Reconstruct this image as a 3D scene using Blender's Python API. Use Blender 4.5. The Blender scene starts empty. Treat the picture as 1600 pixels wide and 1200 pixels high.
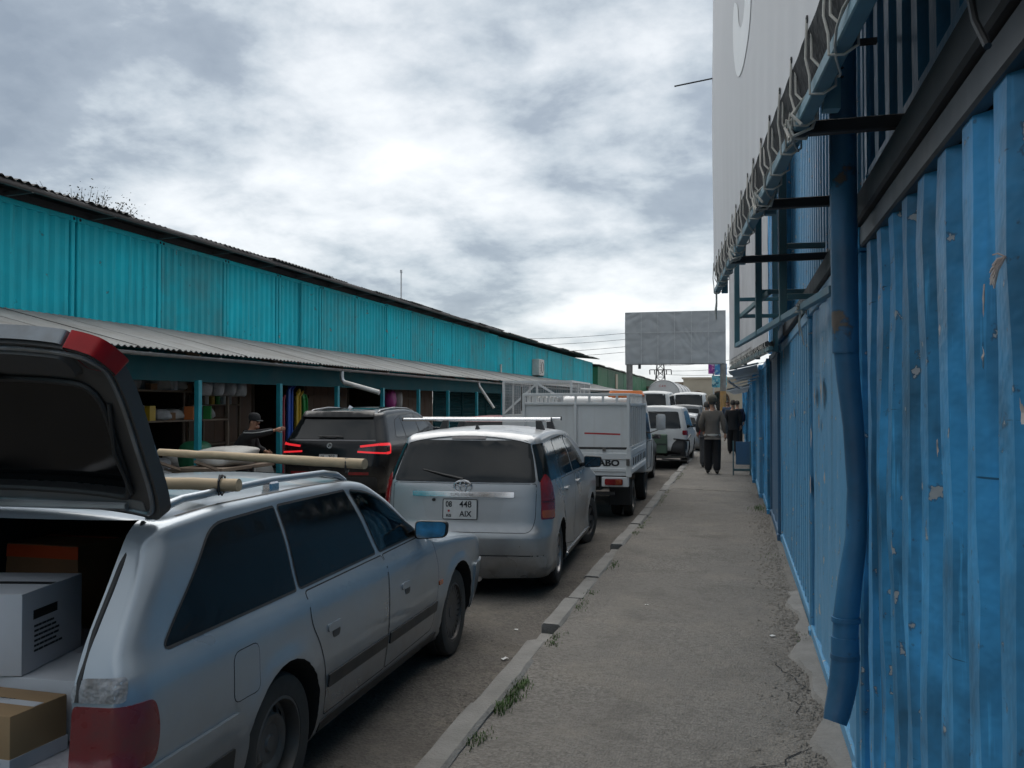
import bpy, bmesh, math, random
from mathutils import Vector, Matrix, geometry
from mathutils.bvhtree import BVHTree
random.seed(7)
R = math.radians
scene = bpy.context.scene
COL = scene.collection

# ---------------------------------------------------------------- camera
cam_data = bpy.data.cameras.new('camera')
cam_data.sensor_width = 36.0
cam_data.lens = 32.175
cam_data.clip_start = 0.05
cam_data.clip_end = 3000
cam = bpy.data.objects.new('camera', cam_data)
COL.objects.link(cam)
cam.location = (0, 0, 1.85)
cam.rotation_euler = (R(90 + 1.16), 0, R(13.753))
scene.camera = cam
scene.render.resolution_x = 1024
scene.render.resolution_y = 768

# ---------------------------------------------------------------- sky (overcast, cloud layer mixed over a clear sky)
SUN_EL, SUN_AZ = 60, 340          # degrees; azimuth clockwise from the street direction
world = bpy.data.worlds.new('World')
scene.world = world
world.use_nodes = True
nt = world.node_tree
nt.nodes.clear()
def wn(t, **kw):
    n = nt.nodes.new(t)
    for k, v in kw.items(): setattr(n, k, v)
    return n
def wl(a, b): nt.links.new(a, b)
out = wn('ShaderNodeOutputWorld'); bg = wn('ShaderNodeBackground')
sky = wn('ShaderNodeTexSky', sky_type='NISHITA'); sky.sun_disc = False
sky.sun_elevation = R(SUN_EL); sky.sun_rotation = R(SUN_AZ)
skys = wn('ShaderNodeVectorMath', operation='SCALE'); skys.inputs['Scale'].default_value = 0.10
wl(sky.outputs[0], skys.inputs[0])
tc = wn('ShaderNodeTexCoord'); sep = wn('ShaderNodeSeparateXYZ'); wl(tc.outputs['Generated'], sep.inputs[0])
def wmath(op, a, b=None):
    n = wn('ShaderNodeMath', operation=op)
    for i, s in enumerate((a, b)):
        if s is None: continue
        if isinstance(s, (int, float)): n.inputs[i].default_value = s
        else: wl(s, n.inputs[i])
    return n.outputs[0]
zc = wmath('MAXIMUM', sep.outputs[2], 0.0)
zd = wmath('ADD', zc, 0.30)
cmb = wn('ShaderNodeCombineXYZ')
wl(wmath('DIVIDE', sep.outputs[0], zd), cmb.inputs[0]); wl(wmath('DIVIDE', sep.outputs[1], zd), cmb.inputs[1])
def wnoise(scale, detail, rough, dist, off):
    m = wn('ShaderNodeMapping'); m.inputs['Location'].default_value = off
    wl(cmb.outputs[0], m.inputs[0])
    n = wn('ShaderNodeTexNoise'); wl(m.outputs[0], n.inputs['Vector'])
    n.inputs['Scale'].default_value = scale; n.inputs['Detail'].default_value = detail
    n.inputs['Roughness'].default_value = rough; n.inputs['Distortion'].default_value = dist
    return n.outputs[0]
n1 = wnoise(1.35, 8, 0.55, 0.10, (3.1, 1.7, 0))
n2 = wnoise(4.6, 6, 0.58, 0.15, (8.3, 5.2, 2))
cl = wmath('ADD', wmath('MULTIPLY', n1, 0.70), wmath('MULTIPLY', n2, 0.30))
# cloud layer brightened towards the horizon, and again overhead to light walls and ground
hz = wmath('MULTIPLY', wmath('POWER', wmath('SUBTRACT', 1.0, zc), 6.0), 0.23)
cl = wmath('ADD', wmath('ADD', cl, hz), wmath('MULTIPLY', wmath('POWER', zc, 2.0), 0.18))
ramp = wn('ShaderNodeValToRGB'); wl(cl, ramp.inputs[0])
e = ramp.color_ramp.elements
e[0].position = 0.445; e[0].color = (0.150, 0.178, 0.212, 1)
e[1].position = 0.74; e[1].color = (0.58, 0.59, 0.59, 1)
for p, c in ((0.525, (0.205, 0.236, 0.270, 1)), (0.565, (0.295, 0.328, 0.355, 1)), (0.635, (0.44, 0.46, 0.475, 1))):
    x = e.new(p); x.color = c
mx = wn('ShaderNodeMix', data_type='RGBA'); mx.inputs['Factor'].default_value = 0.93
wl(skys.outputs[0], mx.inputs[6]); wl(ramp.outputs[0], mx.inputs[7])
wl(mx.outputs[2], bg.inputs['Color']); bg.inputs['Strength'].default_value = 1.0
wl(bg.outputs[0], out.inputs[0])

sun_data = bpy.data.lights.new('sun', 'SUN'); sun_data.energy = 1.0; sun_data.angle = R(60); sun_data.color = (1, 0.96, 0.9)
sun = bpy.data.objects.new('sun', sun_data); COL.objects.link(sun)
az, el = R(SUN_AZ), R(SUN_EL)
sd = Vector((math.sin(az) * math.cos(el), math.cos(az) * math.cos(el), math.sin(el)))
sun.rotation_euler = sd.to_track_quat('Z', 'Y').to_euler(); sun.location = sd * 60

vs = scene.view_settings
vs.view_transform = 'Standard'; vs.look = 'None'; vs.exposure = 0.95; vs.gamma = 1.0; vs.use_curve_mapping = False

cy = scene.cycles
cy.max_bounces = 6; cy.diffuse_bounces = 3; cy.glossy_bounces = 3; cy.transmission_bounces = 2; cy.caustics_reflective = False; cy.caustics_refractive = False
cy.use_adaptive_sampling = True; cy.adaptive_threshold = 0.03
world.cycles.sampling_method = 'MANUAL'; world.cycles.sample_map_resolution = 512

# ---------------------------------------------------------------- helpers: objects
def link(o, parent=None):
    COL.objects.link(o)
    if parent is not None: o.parent = parent
    return o
def tag(o, label=None, cat=None, group=None, kind=None):
    if label: o['label'] = label
    if cat: o['category'] = cat
    if group: o['group'] = group
    if kind: o['kind'] = kind
    return o
def thing(name, label, cat, loc=(0, 0, 0), rz=0.0, group=None):
    o = bpy.data.objects.new(name, None); o.empty_display_size = 0.1
    COL.objects.link(o); o.location = loc; o.rotation_euler = (0, 0, rz)
    return tag(o, label, cat, group)
def holder(name, kind='structure'):
    o = bpy.data.objects.new(name, None); COL.objects.link(o); return tag(o, kind=kind)
def part(name, me, parent, loc=(0, 0, 0), rot=(0, 0, 0)):
    o = bpy.data.objects.new(name, me); link(o, parent); o.location = loc; o.rotation_euler = rot; return o
def copy_tree(o, parent=None):
    c = o.copy(); COL.objects.link(c); c.parent = parent
    for ch in o.children: copy_tree(ch, c)
    return c
def setmats(me, mats):
    for m in (mats if isinstance(mats, (list, tuple)) else [mats]): me.materials.append(m)

class MB:
    """collects shapes, becomes one mesh"""
    def __init__(s): s.v = []; s.f = []; s.mi = []; s.cur = 0
    def add(s, vs, fs):
        k = len(s.v); s.v += [tuple(v) for v in vs]
        for f in fs: s.f.append([i + k for i in f]); s.mi.append(s.cur)
        return s
    def box(s, c, d, rot=None):
        x, y, z = d[0] / 2, d[1] / 2, d[2] / 2
        vs = [Vector((a * x, b * y, e * z)) for a in (-1, 1) for b in (-1, 1) for e in (-1, 1)]
        if rot is not None:
            m = rot if isinstance(rot, Matrix) else Matrix.Rotation(rot, 3, 'Z')
            vs = [m @ v for v in vs]
        C = Vector(c)
        return s.add([v + C for v in vs], [(0, 1, 3, 2), (4, 6, 7, 5), (0, 4, 5, 1), (2, 3, 7, 6), (0, 2, 6, 4), (1, 5, 7, 3)])
    def span(s, a, b):
        return s.box([(p + q) / 2 for p, q in zip(a, b)], [abs(q - p) for p, q in zip(a, b)])
    def bar(s, a, b, w, h=None, up=(0, 0, 1)):
        a, b = Vector(a), Vector(b); h = h or w
        d = (b - a); L = d.length; d.normalize(); u = Vector(up)
        if abs(d.dot(u)) > 0.98: u = Vector((0, 1, 0))
        r = d.cross(u).normalized(); u = r.cross(d)
        m = Matrix((r, d, u)).transposed()
        return s.box((a + b) / 2, (w, L, h), m)
    def tube(s, pts, r, n=8, cap=True):
        pts = [Vector(p) for p in pts]; rs = r if isinstance(r, (list, tuple)) else [r] * len(pts)
        t0 = (pts[1] - pts[0]).normalized()
        nrm = t0.orthogonal().normalized(); vs = []; fs = []
        for i, p in enumerate(pts):
            t = (pts[min(i + 1, len(pts) - 1)] - pts[max(i - 1, 0)]).normalized()
            nrm = (nrm - t * nrm.dot(t)).normalized(); bn = t.cross(nrm)
            for k in range(n):
                a = 2 * math.pi * k / n; vs.append(p + (nrm * math.cos(a) + bn * math.sin(a)) * rs[i])
        for i in range(len(pts) - 1):
            for k in range(n):
                k2 = (k + 1) % n; fs.append((i * n + k, i * n + k2, (i + 1) * n + k2, (i + 1) * n + k))
        if cap: fs.append(tuple(range(n - 1, -1, -1))); fs.append(tuple((len(pts) - 1) * n + k for k in range(n)))
        return s.add(vs, fs)
    def lathe(s, prof, n=24, axis='Z', c=(0, 0, 0), arc=2 * math.pi):
        vs = []; fs = []; C = Vector(c); full = abs(arc - 2 * math.pi) < 1e-6; m = n if full else n + 1
        for r, h in prof:
            for k in range(m):
                a = arc * k / n; x, y = r * math.cos(a), r * math.sin(a)
                vs.append(C + (Vector((x, y, h)) if axis == 'Z' else Vector((h, x, y)) if axis == 'X' else Vector((y, h, x))))
        for i in range(len(prof) - 1):
            for k in range(n):
                k2 = (k + 1) % m if full else k + 1
                fs.append((i * m + k, i * m + k2, (i + 1) * m + k2, (i + 1) * m + k))
        return s.add(vs, fs)
    def prism(s, poly, a, b, axis='X'):
        n = len(poly); vs = []
        for h in (a, b):
            for u, w in poly: vs.append((h, u, w) if axis == 'X' else (u, h, w) if axis == 'Y' else (u, w, h))
        fs = [tuple(range(n - 1, -1, -1)), tuple(range(n, 2 * n))]
        for i in range(n): j = (i + 1) % n; fs.append((i, j, n + j, n + i))
        return s.add(vs, fs)
    def sheet(s, rows):
        nc = len(rows[0]); vs = [p for r in rows for p in r]
        return s.add(vs, [(i * nc + k, i * nc + k + 1, (i + 1) * nc + k + 1, (i + 1) * nc + k) for i in range(len(rows) - 1) for k in range(nc - 1)])
    def ball(s, c, r, n=10, m=7):
        r = r if isinstance(r, (list, tuple)) else (r, r, r); vs = []; fs = []
        for i in range(m + 1):
            p = math.pi * i / m
            for k in range(n):
                a = 2 * math.pi * k / n
                vs.append((c[0] + r[0] * math.sin(p) * math.cos(a), c[1] + r[1] * math.sin(p) * math.sin(a), c[2] + r[2] * math.cos(p)))
        for i in range(m):
            for k in range(n): fs.append((i * n + k, (i + 1) * n + k, (i + 1) * n + (k + 1) % n, i * n + (k + 1) % n))
        return s.add(vs, fs)
    def mesh(s, name, mat, bevel=0, seg=1, sm=35, fix=True, weld=True):
        me = bpy.data.meshes.new(name); me.from_pydata(s.v, [], s.f)
        for p, i in zip(me.polygons, s.mi): p.material_index = i
        bm = bmesh.new(); bm.from_mesh(me)
        if weld: bmesh.ops.remove_doubles(bm, verts=bm.verts, dist=1e-5)
        if fix: bmesh.ops.recalc_face_normals(bm, faces=bm.faces)
        if bevel:
            es = [x for x in bm.edges if len(x.link_faces) == 2 and x.calc_face_angle(0) > 0.5]
            bmesh.ops.bevel(bm, geom=es, offset=bevel, segments=seg, profile=0.6, affect='EDGES', clamp_overlap=True)
        bm.to_mesh(me); bm.free()
        setmats(me, mat)
        if sm: smooth(me, sm)
        return me
    def build(s, name, mat, parent=None, loc=(0, 0, 0), rot=(0, 0, 0), **k):
        o = part(name, s.mesh(name, mat, **k), parent, loc, rot); return o

def smooth(me, ang=35):
    me.polygons.foreach_set('use_smooth', [True] * len(me.polygons))
    if ang < 180: me.set_sharp_from_angle(angle=R(ang))
def round_poly(pts, r, n=5):
    out = []; N = len(pts); rs = r if isinstance(r, (list, tuple)) else [r] * N
    for i in range(N):
        p0, p, p1 = Vector(pts[i - 1]), Vector(pts[i]), Vector(pts[(i + 1) % N])
        a, b = p0 - p, p1 - p; k = min(rs[i], a.length * .48, b.length * .48)
        if k < 1e-4: out.append(tuple(p)); continue
        A, B = p + a.normalized() * k, p + b.normalized() * k
        for j in range(n + 1):
            t = j / n; q = A * (1 - t) ** 2 + p * 2 * t * (1 - t) + B * t * t; out.append(tuple(q))
    return out
def densify(pts, g, closed=True):
    out = []; N = len(pts)
    for i in range(N if closed else N - 1):
        a, b = Vector(pts[i]), Vector(pts[(i + 1) % N]); k = max(1, int(math.ceil((b - a).length / g)))
        out += [tuple(a.lerp(b, j / k)) for j in range(k)]
    if not closed: out.append(tuple(pts[-1]))
    return out
def inside(p, poly):
    x, y = p[0], p[1]; c = False; n = len(poly)
    for i in range(n):
        x1, y1 = poly[i][:2]; x2, y2 = poly[i - 1][:2]
        if (y1 > y) != (y2 > y) and x < (x2 - x1) * (y - y1) / (y2 - y1) + x1: c = not c
    return c
def curve(tab):
    """monotone cubic through a table"""
    xs = [a for a, _ in tab]; ys = [b for _, b in tab]; n = len(xs)
    d = [(ys[i + 1] - ys[i]) / (xs[i + 1] - xs[i]) for i in range(n - 1)]
    m = [d[0]] + [0 if d[i - 1] * d[i] <= 0 else 2 * d[i - 1] * d[i] / (d[i - 1] + d[i]) for i in range(1, n - 1)] + [d[-1]]
    def f(x):
        if x <= xs[0]: return ys[0]
        if x >= xs[-1]: return ys[-1]
        i = 0
        while x > xs[i + 1]: i += 1
        h = xs[i + 1] - xs[i]; t = (x - xs[i]) / h
        return ys[i] * (2 * t ** 3 - 3 * t ** 2 + 1) + h * m[i] * (t ** 3 - 2 * t ** 2 + t) + ys[i + 1] * (3 * t ** 2 - 2 * t ** 3) + h * m[i + 1] * (t ** 3 - t ** 2)
    return f
def text_part(txt, size, mat, parent, loc, rot=(R(90), 0, 0), depth=0.001, sx=1.0, name='lettering', bold=0.0):
    c = bpy.data.curves.new('t', 'FONT'); c.body = txt; c.size = size; c.extrude = depth; c.align_x = 'CENTER'; c.align_y = 'CENTER'; c.offset = bold; c.resolution_u = 3
    o = bpy.data.objects.new('t', c); COL.objects.link(o)
    bpy.context.view_layer.update()
    me = bpy.data.meshes.new_from_object(o.evaluated_get(bpy.context.evaluated_depsgraph_get()))
    bpy.data.objects.remove(o); bpy.data.curves.remove(c)
    me.materials.clear(); me.materials.append(mat)
    p = part(name, me, parent, loc, rot); p.scale = (sx, 1, 1)
    return p

# ---------------------------------------------------------------- helpers: materials
def mat(name, col, rough=0.6, metal=0.0, var=0.12, vscale=3.0, bump=0.0, bscale=40.0, dirt=None, dirt_amt=0.0, dscale=2.0, spec=0.5, coat=0.0,
        chips=None, chip_lo=0.70, chip_scale=7.0, streak=0.0, streak_col=(0.05, 0.035, 0.025), emit=None, es=0.0, stretch=(1, 1, 1), dsharp=0.2, scratch=0.0, tone=0.0, low=0.0):
    m = bpy.data.materials.new(name); m.use_nodes = True; t = m.node_tree; b = t.nodes['Principled BSDF']
    N = t.nodes.new; L = t.links.new
    tc = N('ShaderNodeTexCoord')
    oi = N('ShaderNodeObjectInfo')
    mp = N('ShaderNodeMapping'); mp.inputs['Scale'].default_value = stretch
    ad = N('ShaderNodeVectorMath'); ad.operation = 'ADD'
    rv = N('ShaderNodeVectorMath'); rv.operation = 'SCALE'; rv.inputs[0].default_value = (37, 19, 23); L(oi.outputs['Random'], rv.inputs['Scale'])
    L(tc.outputs['Object'], mp.inputs[0]); L(mp.outputs[0], ad.inputs[0]); L(rv.outputs[0], ad.inputs[1])
    V = ad.outputs[0]
    def noise(s, d=3, r=0.6, vec=None):
        n = N('ShaderNodeTexNoise'); L(vec or V, n.inputs['Vector']); n.inputs['Scale'].default_value = s; n.inputs['Detail'].default_value = d; n.inputs['Roughness'].default_value = r
        return n.outputs[0]
    def rng(s, a, b2, c=0.0, d=1.0):
        n = N('ShaderNodeMapRange'); L(s, n.inputs[0])
        for i, x in enumerate((a, b2, c, d)): n.inputs[i + 1].default_value = x
        return n.outputs[0]
    def mix(f, a, c):
        n = N('ShaderNodeMix'); n.data_type = 'RGBA'
        if isinstance(f, float): n.inputs[0].default_value = f
        else: L(f, n.inputs[0])
        for i, x in ((6, a), (7, c)):
            if isinstance(x, tuple): n.inputs[i].default_value = (*x[:3], 1)
            else: L(x, n.inputs[i])
        return n.outputs[2]
    c = tuple(col)
    if var:
        n = noise(vscale)
        c = mix(rng(n, 0.3, 0.7), tuple(x * (1 - var) for x in col), tuple(min(1, x * (1 + var)) for x in col))
        L(rng(n, 0.3, 0.7, max(0.02, rough - 0.08), min(1, rough + 0.08)), b.inputs['Roughness'])
    else: b.inputs['Roughness'].default_value = rough
    if streak:
        mp2 = N('ShaderNodeMapping'); mp2.inputs['Scale'].default_value = (9, 9, 0.5); L(V, mp2.inputs[0])
        c = mix(rng(noise(1.0, 3, 0.6, mp2.outputs[0]), 0.56, 0.78, 0, streak), c, streak_col)
    if dirt_amt:
        c = mix(rng(noise(dscale, 4, 0.65), 0.5 - dsharp, 0.5 + dsharp, 0, dirt_amt), c, dirt)
    if chips:
        n = noise(chip_scale, 4, 0.55)
        f1 = rng(n, chip_lo, chip_lo + 0.012)
        c = mix(rng(n, chip_lo - 0.035, chip_lo, 0, 0.6), c, (0.05, 0.045, 0.045))
        c = mix(f1, c, chips)
    if scratch:
        mp3 = N('ShaderNodeMapping'); mp3.inputs['Scale'].default_value = (4, 4, 60); L(V, mp3.inputs[0])
        c = mix(rng(noise(1.0, 2, 0.5, mp3.outputs[0]), 0.745, 0.765, 0, scratch), c, (0.02, 0.025, 0.03))
        mp4 = N('ShaderNodeMapping'); mp4.inputs['Scale'].default_value = (30, 30, 2.2); L(V, mp4.inputs[0])
        c = mix(rng(noise(1.0, 3, 0.6, mp4.outputs[0]), 0.62, 0.72, 0, scratch * .6), c, tuple(min(1, x * 1.5 + .03) for x in col))
    if low:   # road dust thickest near the sills
        sx = N('ShaderNodeSeparateXYZ'); L(tc.outputs['Object'], sx.inputs[0])
        lm = N('ShaderNodeMath'); lm.operation = 'MULTIPLY'; L(rng(sx.outputs[2], 0.75, 0.22, 0, low), lm.inputs[0]); L(rng(noise(5.0, 4, 0.65), 0.25, 0.65, 0.35, 1.0), lm.inputs[1])
        c = mix(lm.outputs[0], c, (0.13, 0.115, 0.098))
    if tone:
        hs = N('ShaderNodeHueSaturation'); L(c, hs.inputs['Color'])
        L(rng(oi.outputs['Random'], 0, 1, 1 - tone, 1 + tone * .6), hs.inputs['Value']); c = hs.outputs[0]
    if isinstance(c, tuple): b.inputs['Base Color'].default_value = (*c, 1)
    else: L(c, b.inputs['Base Color'])
    b.inputs['Metallic'].default_value = metal
    b.inputs['Specular IOR Level'].default_value = spec
    if coat: b.inputs['Coat Weight'].default_value = coat; b.inputs['Coat Roughness'].default_value = 0.05
    if bump:
        bn = N('ShaderNodeBump'); bn.inputs['Strength'].default_value = bump; bn.inputs['Distance'].default_value = 0.02
        L(noise(bscale, 2, 0.65), bn.inputs['Height']); L(bn.outputs[0], b.inputs['Normal'])
    if emit: b.inputs['Emission Color'].default_value = (*emit, 1); b.inputs['Emission Strength'].default_value = es
    return m
M = {}
BLUE = (0.07, 0.37, 0.70)
M['blue'] = mat('blue container paint', BLUE, 0.45, spec=0.3, var=0.20, vscale=1.6, bump=0.3, bscale=14, dirt=(0.035, 0.10, 0.16), dirt_amt=0.85, dscale=1.9, dsharp=0.14, chips=(0.36, 0.37, 0.38), chip_lo=0.67, chip_scale=13, streak=0.45, scratch=0.7)
M['blue_up_shaded'] = mat('shaded upper container blue', (0.05, 0.23, 0.42), 0.35, var=0.2, vscale=1.6, bump=0.2, bscale=14, dirt=(0.02, 0.025, 0.03), dirt_amt=0.5, streak=0.3)  # same blue paint as below, with the banner's shade put into the colour
M['rail_dk'] = mat('blackened steel rail', (0.055, 0.065, 0.075), 0.45, 0.2, var=0.3, vscale=3, dirt=(0.02, 0.02, 0.02), dirt_amt=0.6, dscale=2, scratch=0.5)
M['blue2'] = mat('lighter blue container paint', (0.11, 0.36, 0.60), 0.45, var=0.14, vscale=2, bump=0.2, bscale=14, dirt=(0.04, 0.075, 0.11), dirt_amt=0.4, chips=(0.45, 0.43, 0.40), chip_lo=0.66, chip_scale=12, streak=0.4, scratch=0.5, tone=0.12)
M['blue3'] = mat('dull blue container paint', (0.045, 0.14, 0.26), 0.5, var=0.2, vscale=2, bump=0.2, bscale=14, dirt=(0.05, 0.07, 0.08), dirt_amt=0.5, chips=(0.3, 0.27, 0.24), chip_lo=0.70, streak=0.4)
M['navy'] = mat('blue pipe paint', (0.03, 0.15, 0.29), 0.45, var=0.2, vscale=3, bump=0.15, bscale=20, dirt=(0.05, 0.05, 0.055), dirt_amt=0.45, dscale=2.5, chips=(0.12, 0.09, 0.07), chip_lo=0.68, chip_scale=6)
M['teal'] = mat('teal container paint', (0.008, 0.52, 0.62), 0.65, var=0.13, vscale=0.8, bump=0.15, bscale=10, dirt=(0.03, 0.33, 0.39), dirt_amt=0.5, dscale=0.9, spec=0.3, tone=0.08, chips=(0.28, 0.33, 0.32), chip_lo=0.705, chip_scale=3.2, streak=0.45, streak_col=(0.03, 0.10, 0.11))
M['teal_b'] = mat('greener teal container paint', (0.010, 0.49, 0.58), 0.65, var=0.15, vscale=0.9, bump=0.15, bscale=10, dirt=(0.10, 0.22, 0.22), dirt_amt=0.55, dscale=1.1, chips=(0.28, 0.30, 0.28), chip_lo=0.70, chip_scale=2.9, streak=0.5, streak_col=(0.03, 0.10, 0.11), spec=0.3, tone=0.08)
M['teal_shaded'] = mat('shade-darkened teal board', (0.006, 0.08, 0.10), 0.7, spec=0.2, var=0.15, vscale=1.5, dirt=(0.03, 0.10, 0.11), dirt_amt=0.5)  # teal darkened in the colour for the deep shade under the canopy
M['teal_post'] = mat('teal post paint', (0.02, 0.30, 0.37), 0.5, var=0.15, vscale=2)
M['green'] = mat('green container paint', (0.02, 0.16, 0.07), 0.55, var=0.18, vscale=0.7, dirt=(0.05, 0.12, 0.07), dirt_amt=0.5, streak=0.3)
M['green2'] = mat('dark green container paint', (0.015, 0.11, 0.055), 0.55, var=0.18, vscale=0.7, dirt=(0.05, 0.10, 0.06), dirt_amt=0.5, streak=0.3)
M['roof'] = mat('black roof sheet', (0.028, 0.027, 0.028), 0.7, var=0.3, vscale=1.2, dirt=(0.07, 0.065, 0.06), dirt_amt=0.5)
M['gutter_dk'] = mat('dark gutter metal', (0.055, 0.05, 0.05), 0.5, var=0.3, vscale=1.0, dirt=(0.10, 0.08, 0.07), dirt_amt=0.6)
M['slate'] = mat('grey canopy sheet', (0.30, 0.305, 0.30), 0.85, var=0.14, vscale=1.0, dirt=(0.16, 0.15, 0.135), dirt_amt=0.7, dscale=0.9, bump=0.2, bscale=20)
M['galv'] = mat('galvanised metal', (0.42, 0.43, 0.44), 0.42, 0.75, var=0.15, vscale=4)
M['pvc'] = mat('white pipe plastic', (0.62, 0.61, 0.58), 0.5, var=0.1, dirt=(0.3, 0.28, 0.25), dirt_amt=0.5)
M['asphalt'] = None
M['rubber'] = mat('tyre rubber', (0.028, 0.027, 0.026), 0.8, var=0.25, vscale=6, dirt=(0.09, 0.08, 0.068), dirt_amt=0.5, dscale=4)
M['black'] = mat('black plastic', (0.018, 0.018, 0.019), 0.5, var=0.2, dirt=(0.06, 0.055, 0.05), dirt_amt=0.35, dscale=4)
M['seam'] = mat('panel gap', (0.012, 0.012, 0.013), 0.9, var=0)
M['well'] = mat('wheel well', (0.012, 0.012, 0.012), 0.95, var=0)
M['lining'] = mat('dark cargo lining', (0.018, 0.017, 0.017), 0.95, var=0.2)
M['steel'] = mat('dusty steel wheel', (0.14, 0.135, 0.13), 0.5, 0.5, var=0.2, dirt=(0.09, 0.075, 0.06), dirt_amt=0.7, dscale=5)
M['alloy_dk'] = mat('dark wheel cover', (0.075, 0.075, 0.078), 0.45, 0.5, var=0.2, dirt=(0.10, 0.085, 0.07), dirt_amt=0.5, dscale=5)
M['alloy'] = mat('silver wheel', (0.35, 0.35, 0.36), 0.35, 0.7, var=0.1, dirt=(0.15, 0.13, 0.11), dirt_amt=0.4, dscale=5)
M['chrome'] = mat('chrome trim', (0.62, 0.62, 0.63), 0.16, 1.0, var=0.05)
M['alum'] = mat('brushed aluminium', (0.66, 0.66, 0.67), 0.3, 0.9, var=0.06)
def glass(name, col, rough=0.04, spec=0.8, dirt=0.12):
    return mat(name, col, rough, 0, var=0.15, vscale=2.0, spec=spec, dirt=(0.10, 0.10, 0.10), dirt_amt=dirt, dscale=1.7, dsharp=0.3)
M['tint'] = glass('black tinted glass', (0.004, 0.005, 0.006), 0.08, 0.28, 0.03)
M['glass'] = glass('dark car glass', (0.005, 0.007, 0.008), 0.03, 0.38, 0.03)
M['glass_g'] = glass('greenish car glass', (0.008, 0.02, 0.022), 0.03, 0.9, 0.05)
M['red'] = mat('red lamp lens', (0.26, 0.008, 0.010), 0.16, var=0.25, vscale=9, coat=0.6, dirt=(0.10, 0.02, 0.02), dirt_amt=0.5, dscale=6)
M['red_w'] = mat('worn red lamp lens', (0.25, 0.012, 0.018), 0.28, var=0.35, vscale=7, coat=0.3, dirt=(0.09, 0.045, 0.045), dirt_amt=0.8, dscale=7)
M['red_lit'] = mat('lit red lamp', (0.5, 0.01, 0.015), 0.2, var=0, emit=(1.0, 0.035, 0.045), es=0.32)
M['orange_l'] = mat('amber lens', (0.45, 0.10, 0.03), 0.2, var=0.1, coat=0.5)
M['lens'] = mat('clear lens', (0.45, 0.43, 0.42), 0.15, var=0.1, coat=0.5)
M['plate'] = mat('number plate white', (0.62, 0.62, 0.61), 0.4, var=0.06, dirt=(0.3, 0.28, 0.26), dirt_amt=0.3, dscale=12)
M['ink'] = mat('black print', (0.015, 0.015, 0.016), 0.6, var=0)
M['redink'] = mat('red print', (0.45, 0.03, 0.03), 0.6, var=0)
def paint(name, col, metal=0.55, rough=0.36, dirt=0.25, dcol=(0.16, 0.145, 0.13), coat=0.35, spec=0.5):
    return mat(name, col, rough, metal, var=0.05, vscale=1.2, dirt=dcol, dirt_amt=dirt, dscale=1.6, dsharp=0.3, coat=coat, spec=spec, low=0.75)
M['silverblue'] = paint('silver blue car paint', (0.34, 0.395, 0.445), 0.55, 0.34, 0.22, coat=0.6)
M['silver'] = paint('silver car paint', (0.43, 0.44, 0.45), 0.55, 0.32, 0.2, coat=0.3)
M['blackpaint'] = paint('black car paint', (0.007, 0.007, 0.008), 0.0, 0.22, 0.08, (0.03, 0.028, 0.026), 0.1, 0.3)
M['whitepaint'] = paint('white car paint', (0.62, 0.62, 0.61), 0.0, 0.4, 0.3, (0.36, 0.33, 0.29))
M['trucksheet'] = mat('dusty white truck sheet', (0.68, 0.69, 0.69), 0.5, var=0.06, vscale=1.5, dirt=(0.50, 0.48, 0.44), dirt_amt=0.45, dscale=1.3, chips=(0.16, 0.09, 0.05), chip_lo=0.745, chip_scale=6, streak=0.22, streak_col=(0.25, 0.17, 0.11))
M['brownpaint'] = paint('dark brown car paint', (0.055, 0.042, 0.035), 0.3, 0.4, 0.5)
M['greypaint'] = paint('grey car paint', (0.16, 0.165, 0.17), 0.5, 0.38, 0.3)
M['redpaint'] = paint('red car paint', (0.28, 0.03, 0.03), 0.2, 0.35, 0.2)
M['greenpaint'] = mat('green steel box paint', (0.06, 0.12, 0.075), 0.6, var=0.15, dirt=(0.10, 0.10, 0.08), dirt_amt=0.5)
M['orange'] = mat('orange plastic', (0.62, 0.16, 0.03), 0.5, var=0.1)
M['wood'] = mat('peeled wooden pole', (0.55, 0.42, 0.27), 0.7, var=0.15, vscale=3, stretch=(1, 12, 12), dirt=(0.36, 0.27, 0.17), dirt_amt=0.5)
M['plank'] = mat('weathered plank', (0.20, 0.15, 0.11), 0.8, var=0.25, vscale=3)
M['brown'] = mat('brown door board', (0.115, 0.06, 0.032), 0.6, var=0.25, vscale=2, stretch=(4, 4, 0.5))
M['card'] = mat('brown cardboard', (0.36, 0.235, 0.125), 0.85, var=0.08, vscale=3)
M['card_dk'] = mat('dark brown cardboard', (0.20, 0.105, 0.05), 0.85, var=0.12, vscale=3)
M['whitebox'] = mat('white carton', (0.56, 0.57, 0.60), 0.7, var=0.06, vscale=3)
M['tape'] = mat('orange packing tape', (0.48, 0.07, 0.02), 0.35, var=0.1)
M['violet'] = mat('violet print', (0.10, 0.07, 0.32), 0.6, var=0)
M['sheetpl'] = mat('white plastic sheet', (0.52, 0.51, 0.55), 0.45, var=0.1, bump=0.5, bscale=12)
M['sack'] = mat('woven white sack', (0.50, 0.49, 0.46), 0.7, var=0.12, vscale=4, bump=0.4, bscale=18, dirt=(0.27, 0.25, 0.22), dirt_amt=0.5)
M['bag'] = mat('milky plastic bag', (0.34, 0.34, 0.34), 0.4, var=0.3, vscale=6, bump=0.5, bscale=15)
M['banner'] = mat('pale grey banner', (0.68, 0.67, 0.68), 0.6, var=0.05, vscale=0.8, dirt=(0.54, 0.53, 0.53), dirt_amt=0.35, dscale=0.5)
M['banner_w'] = mat('white banner print', (0.92, 0.92, 0.92), 0.6, var=0.03)
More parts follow.
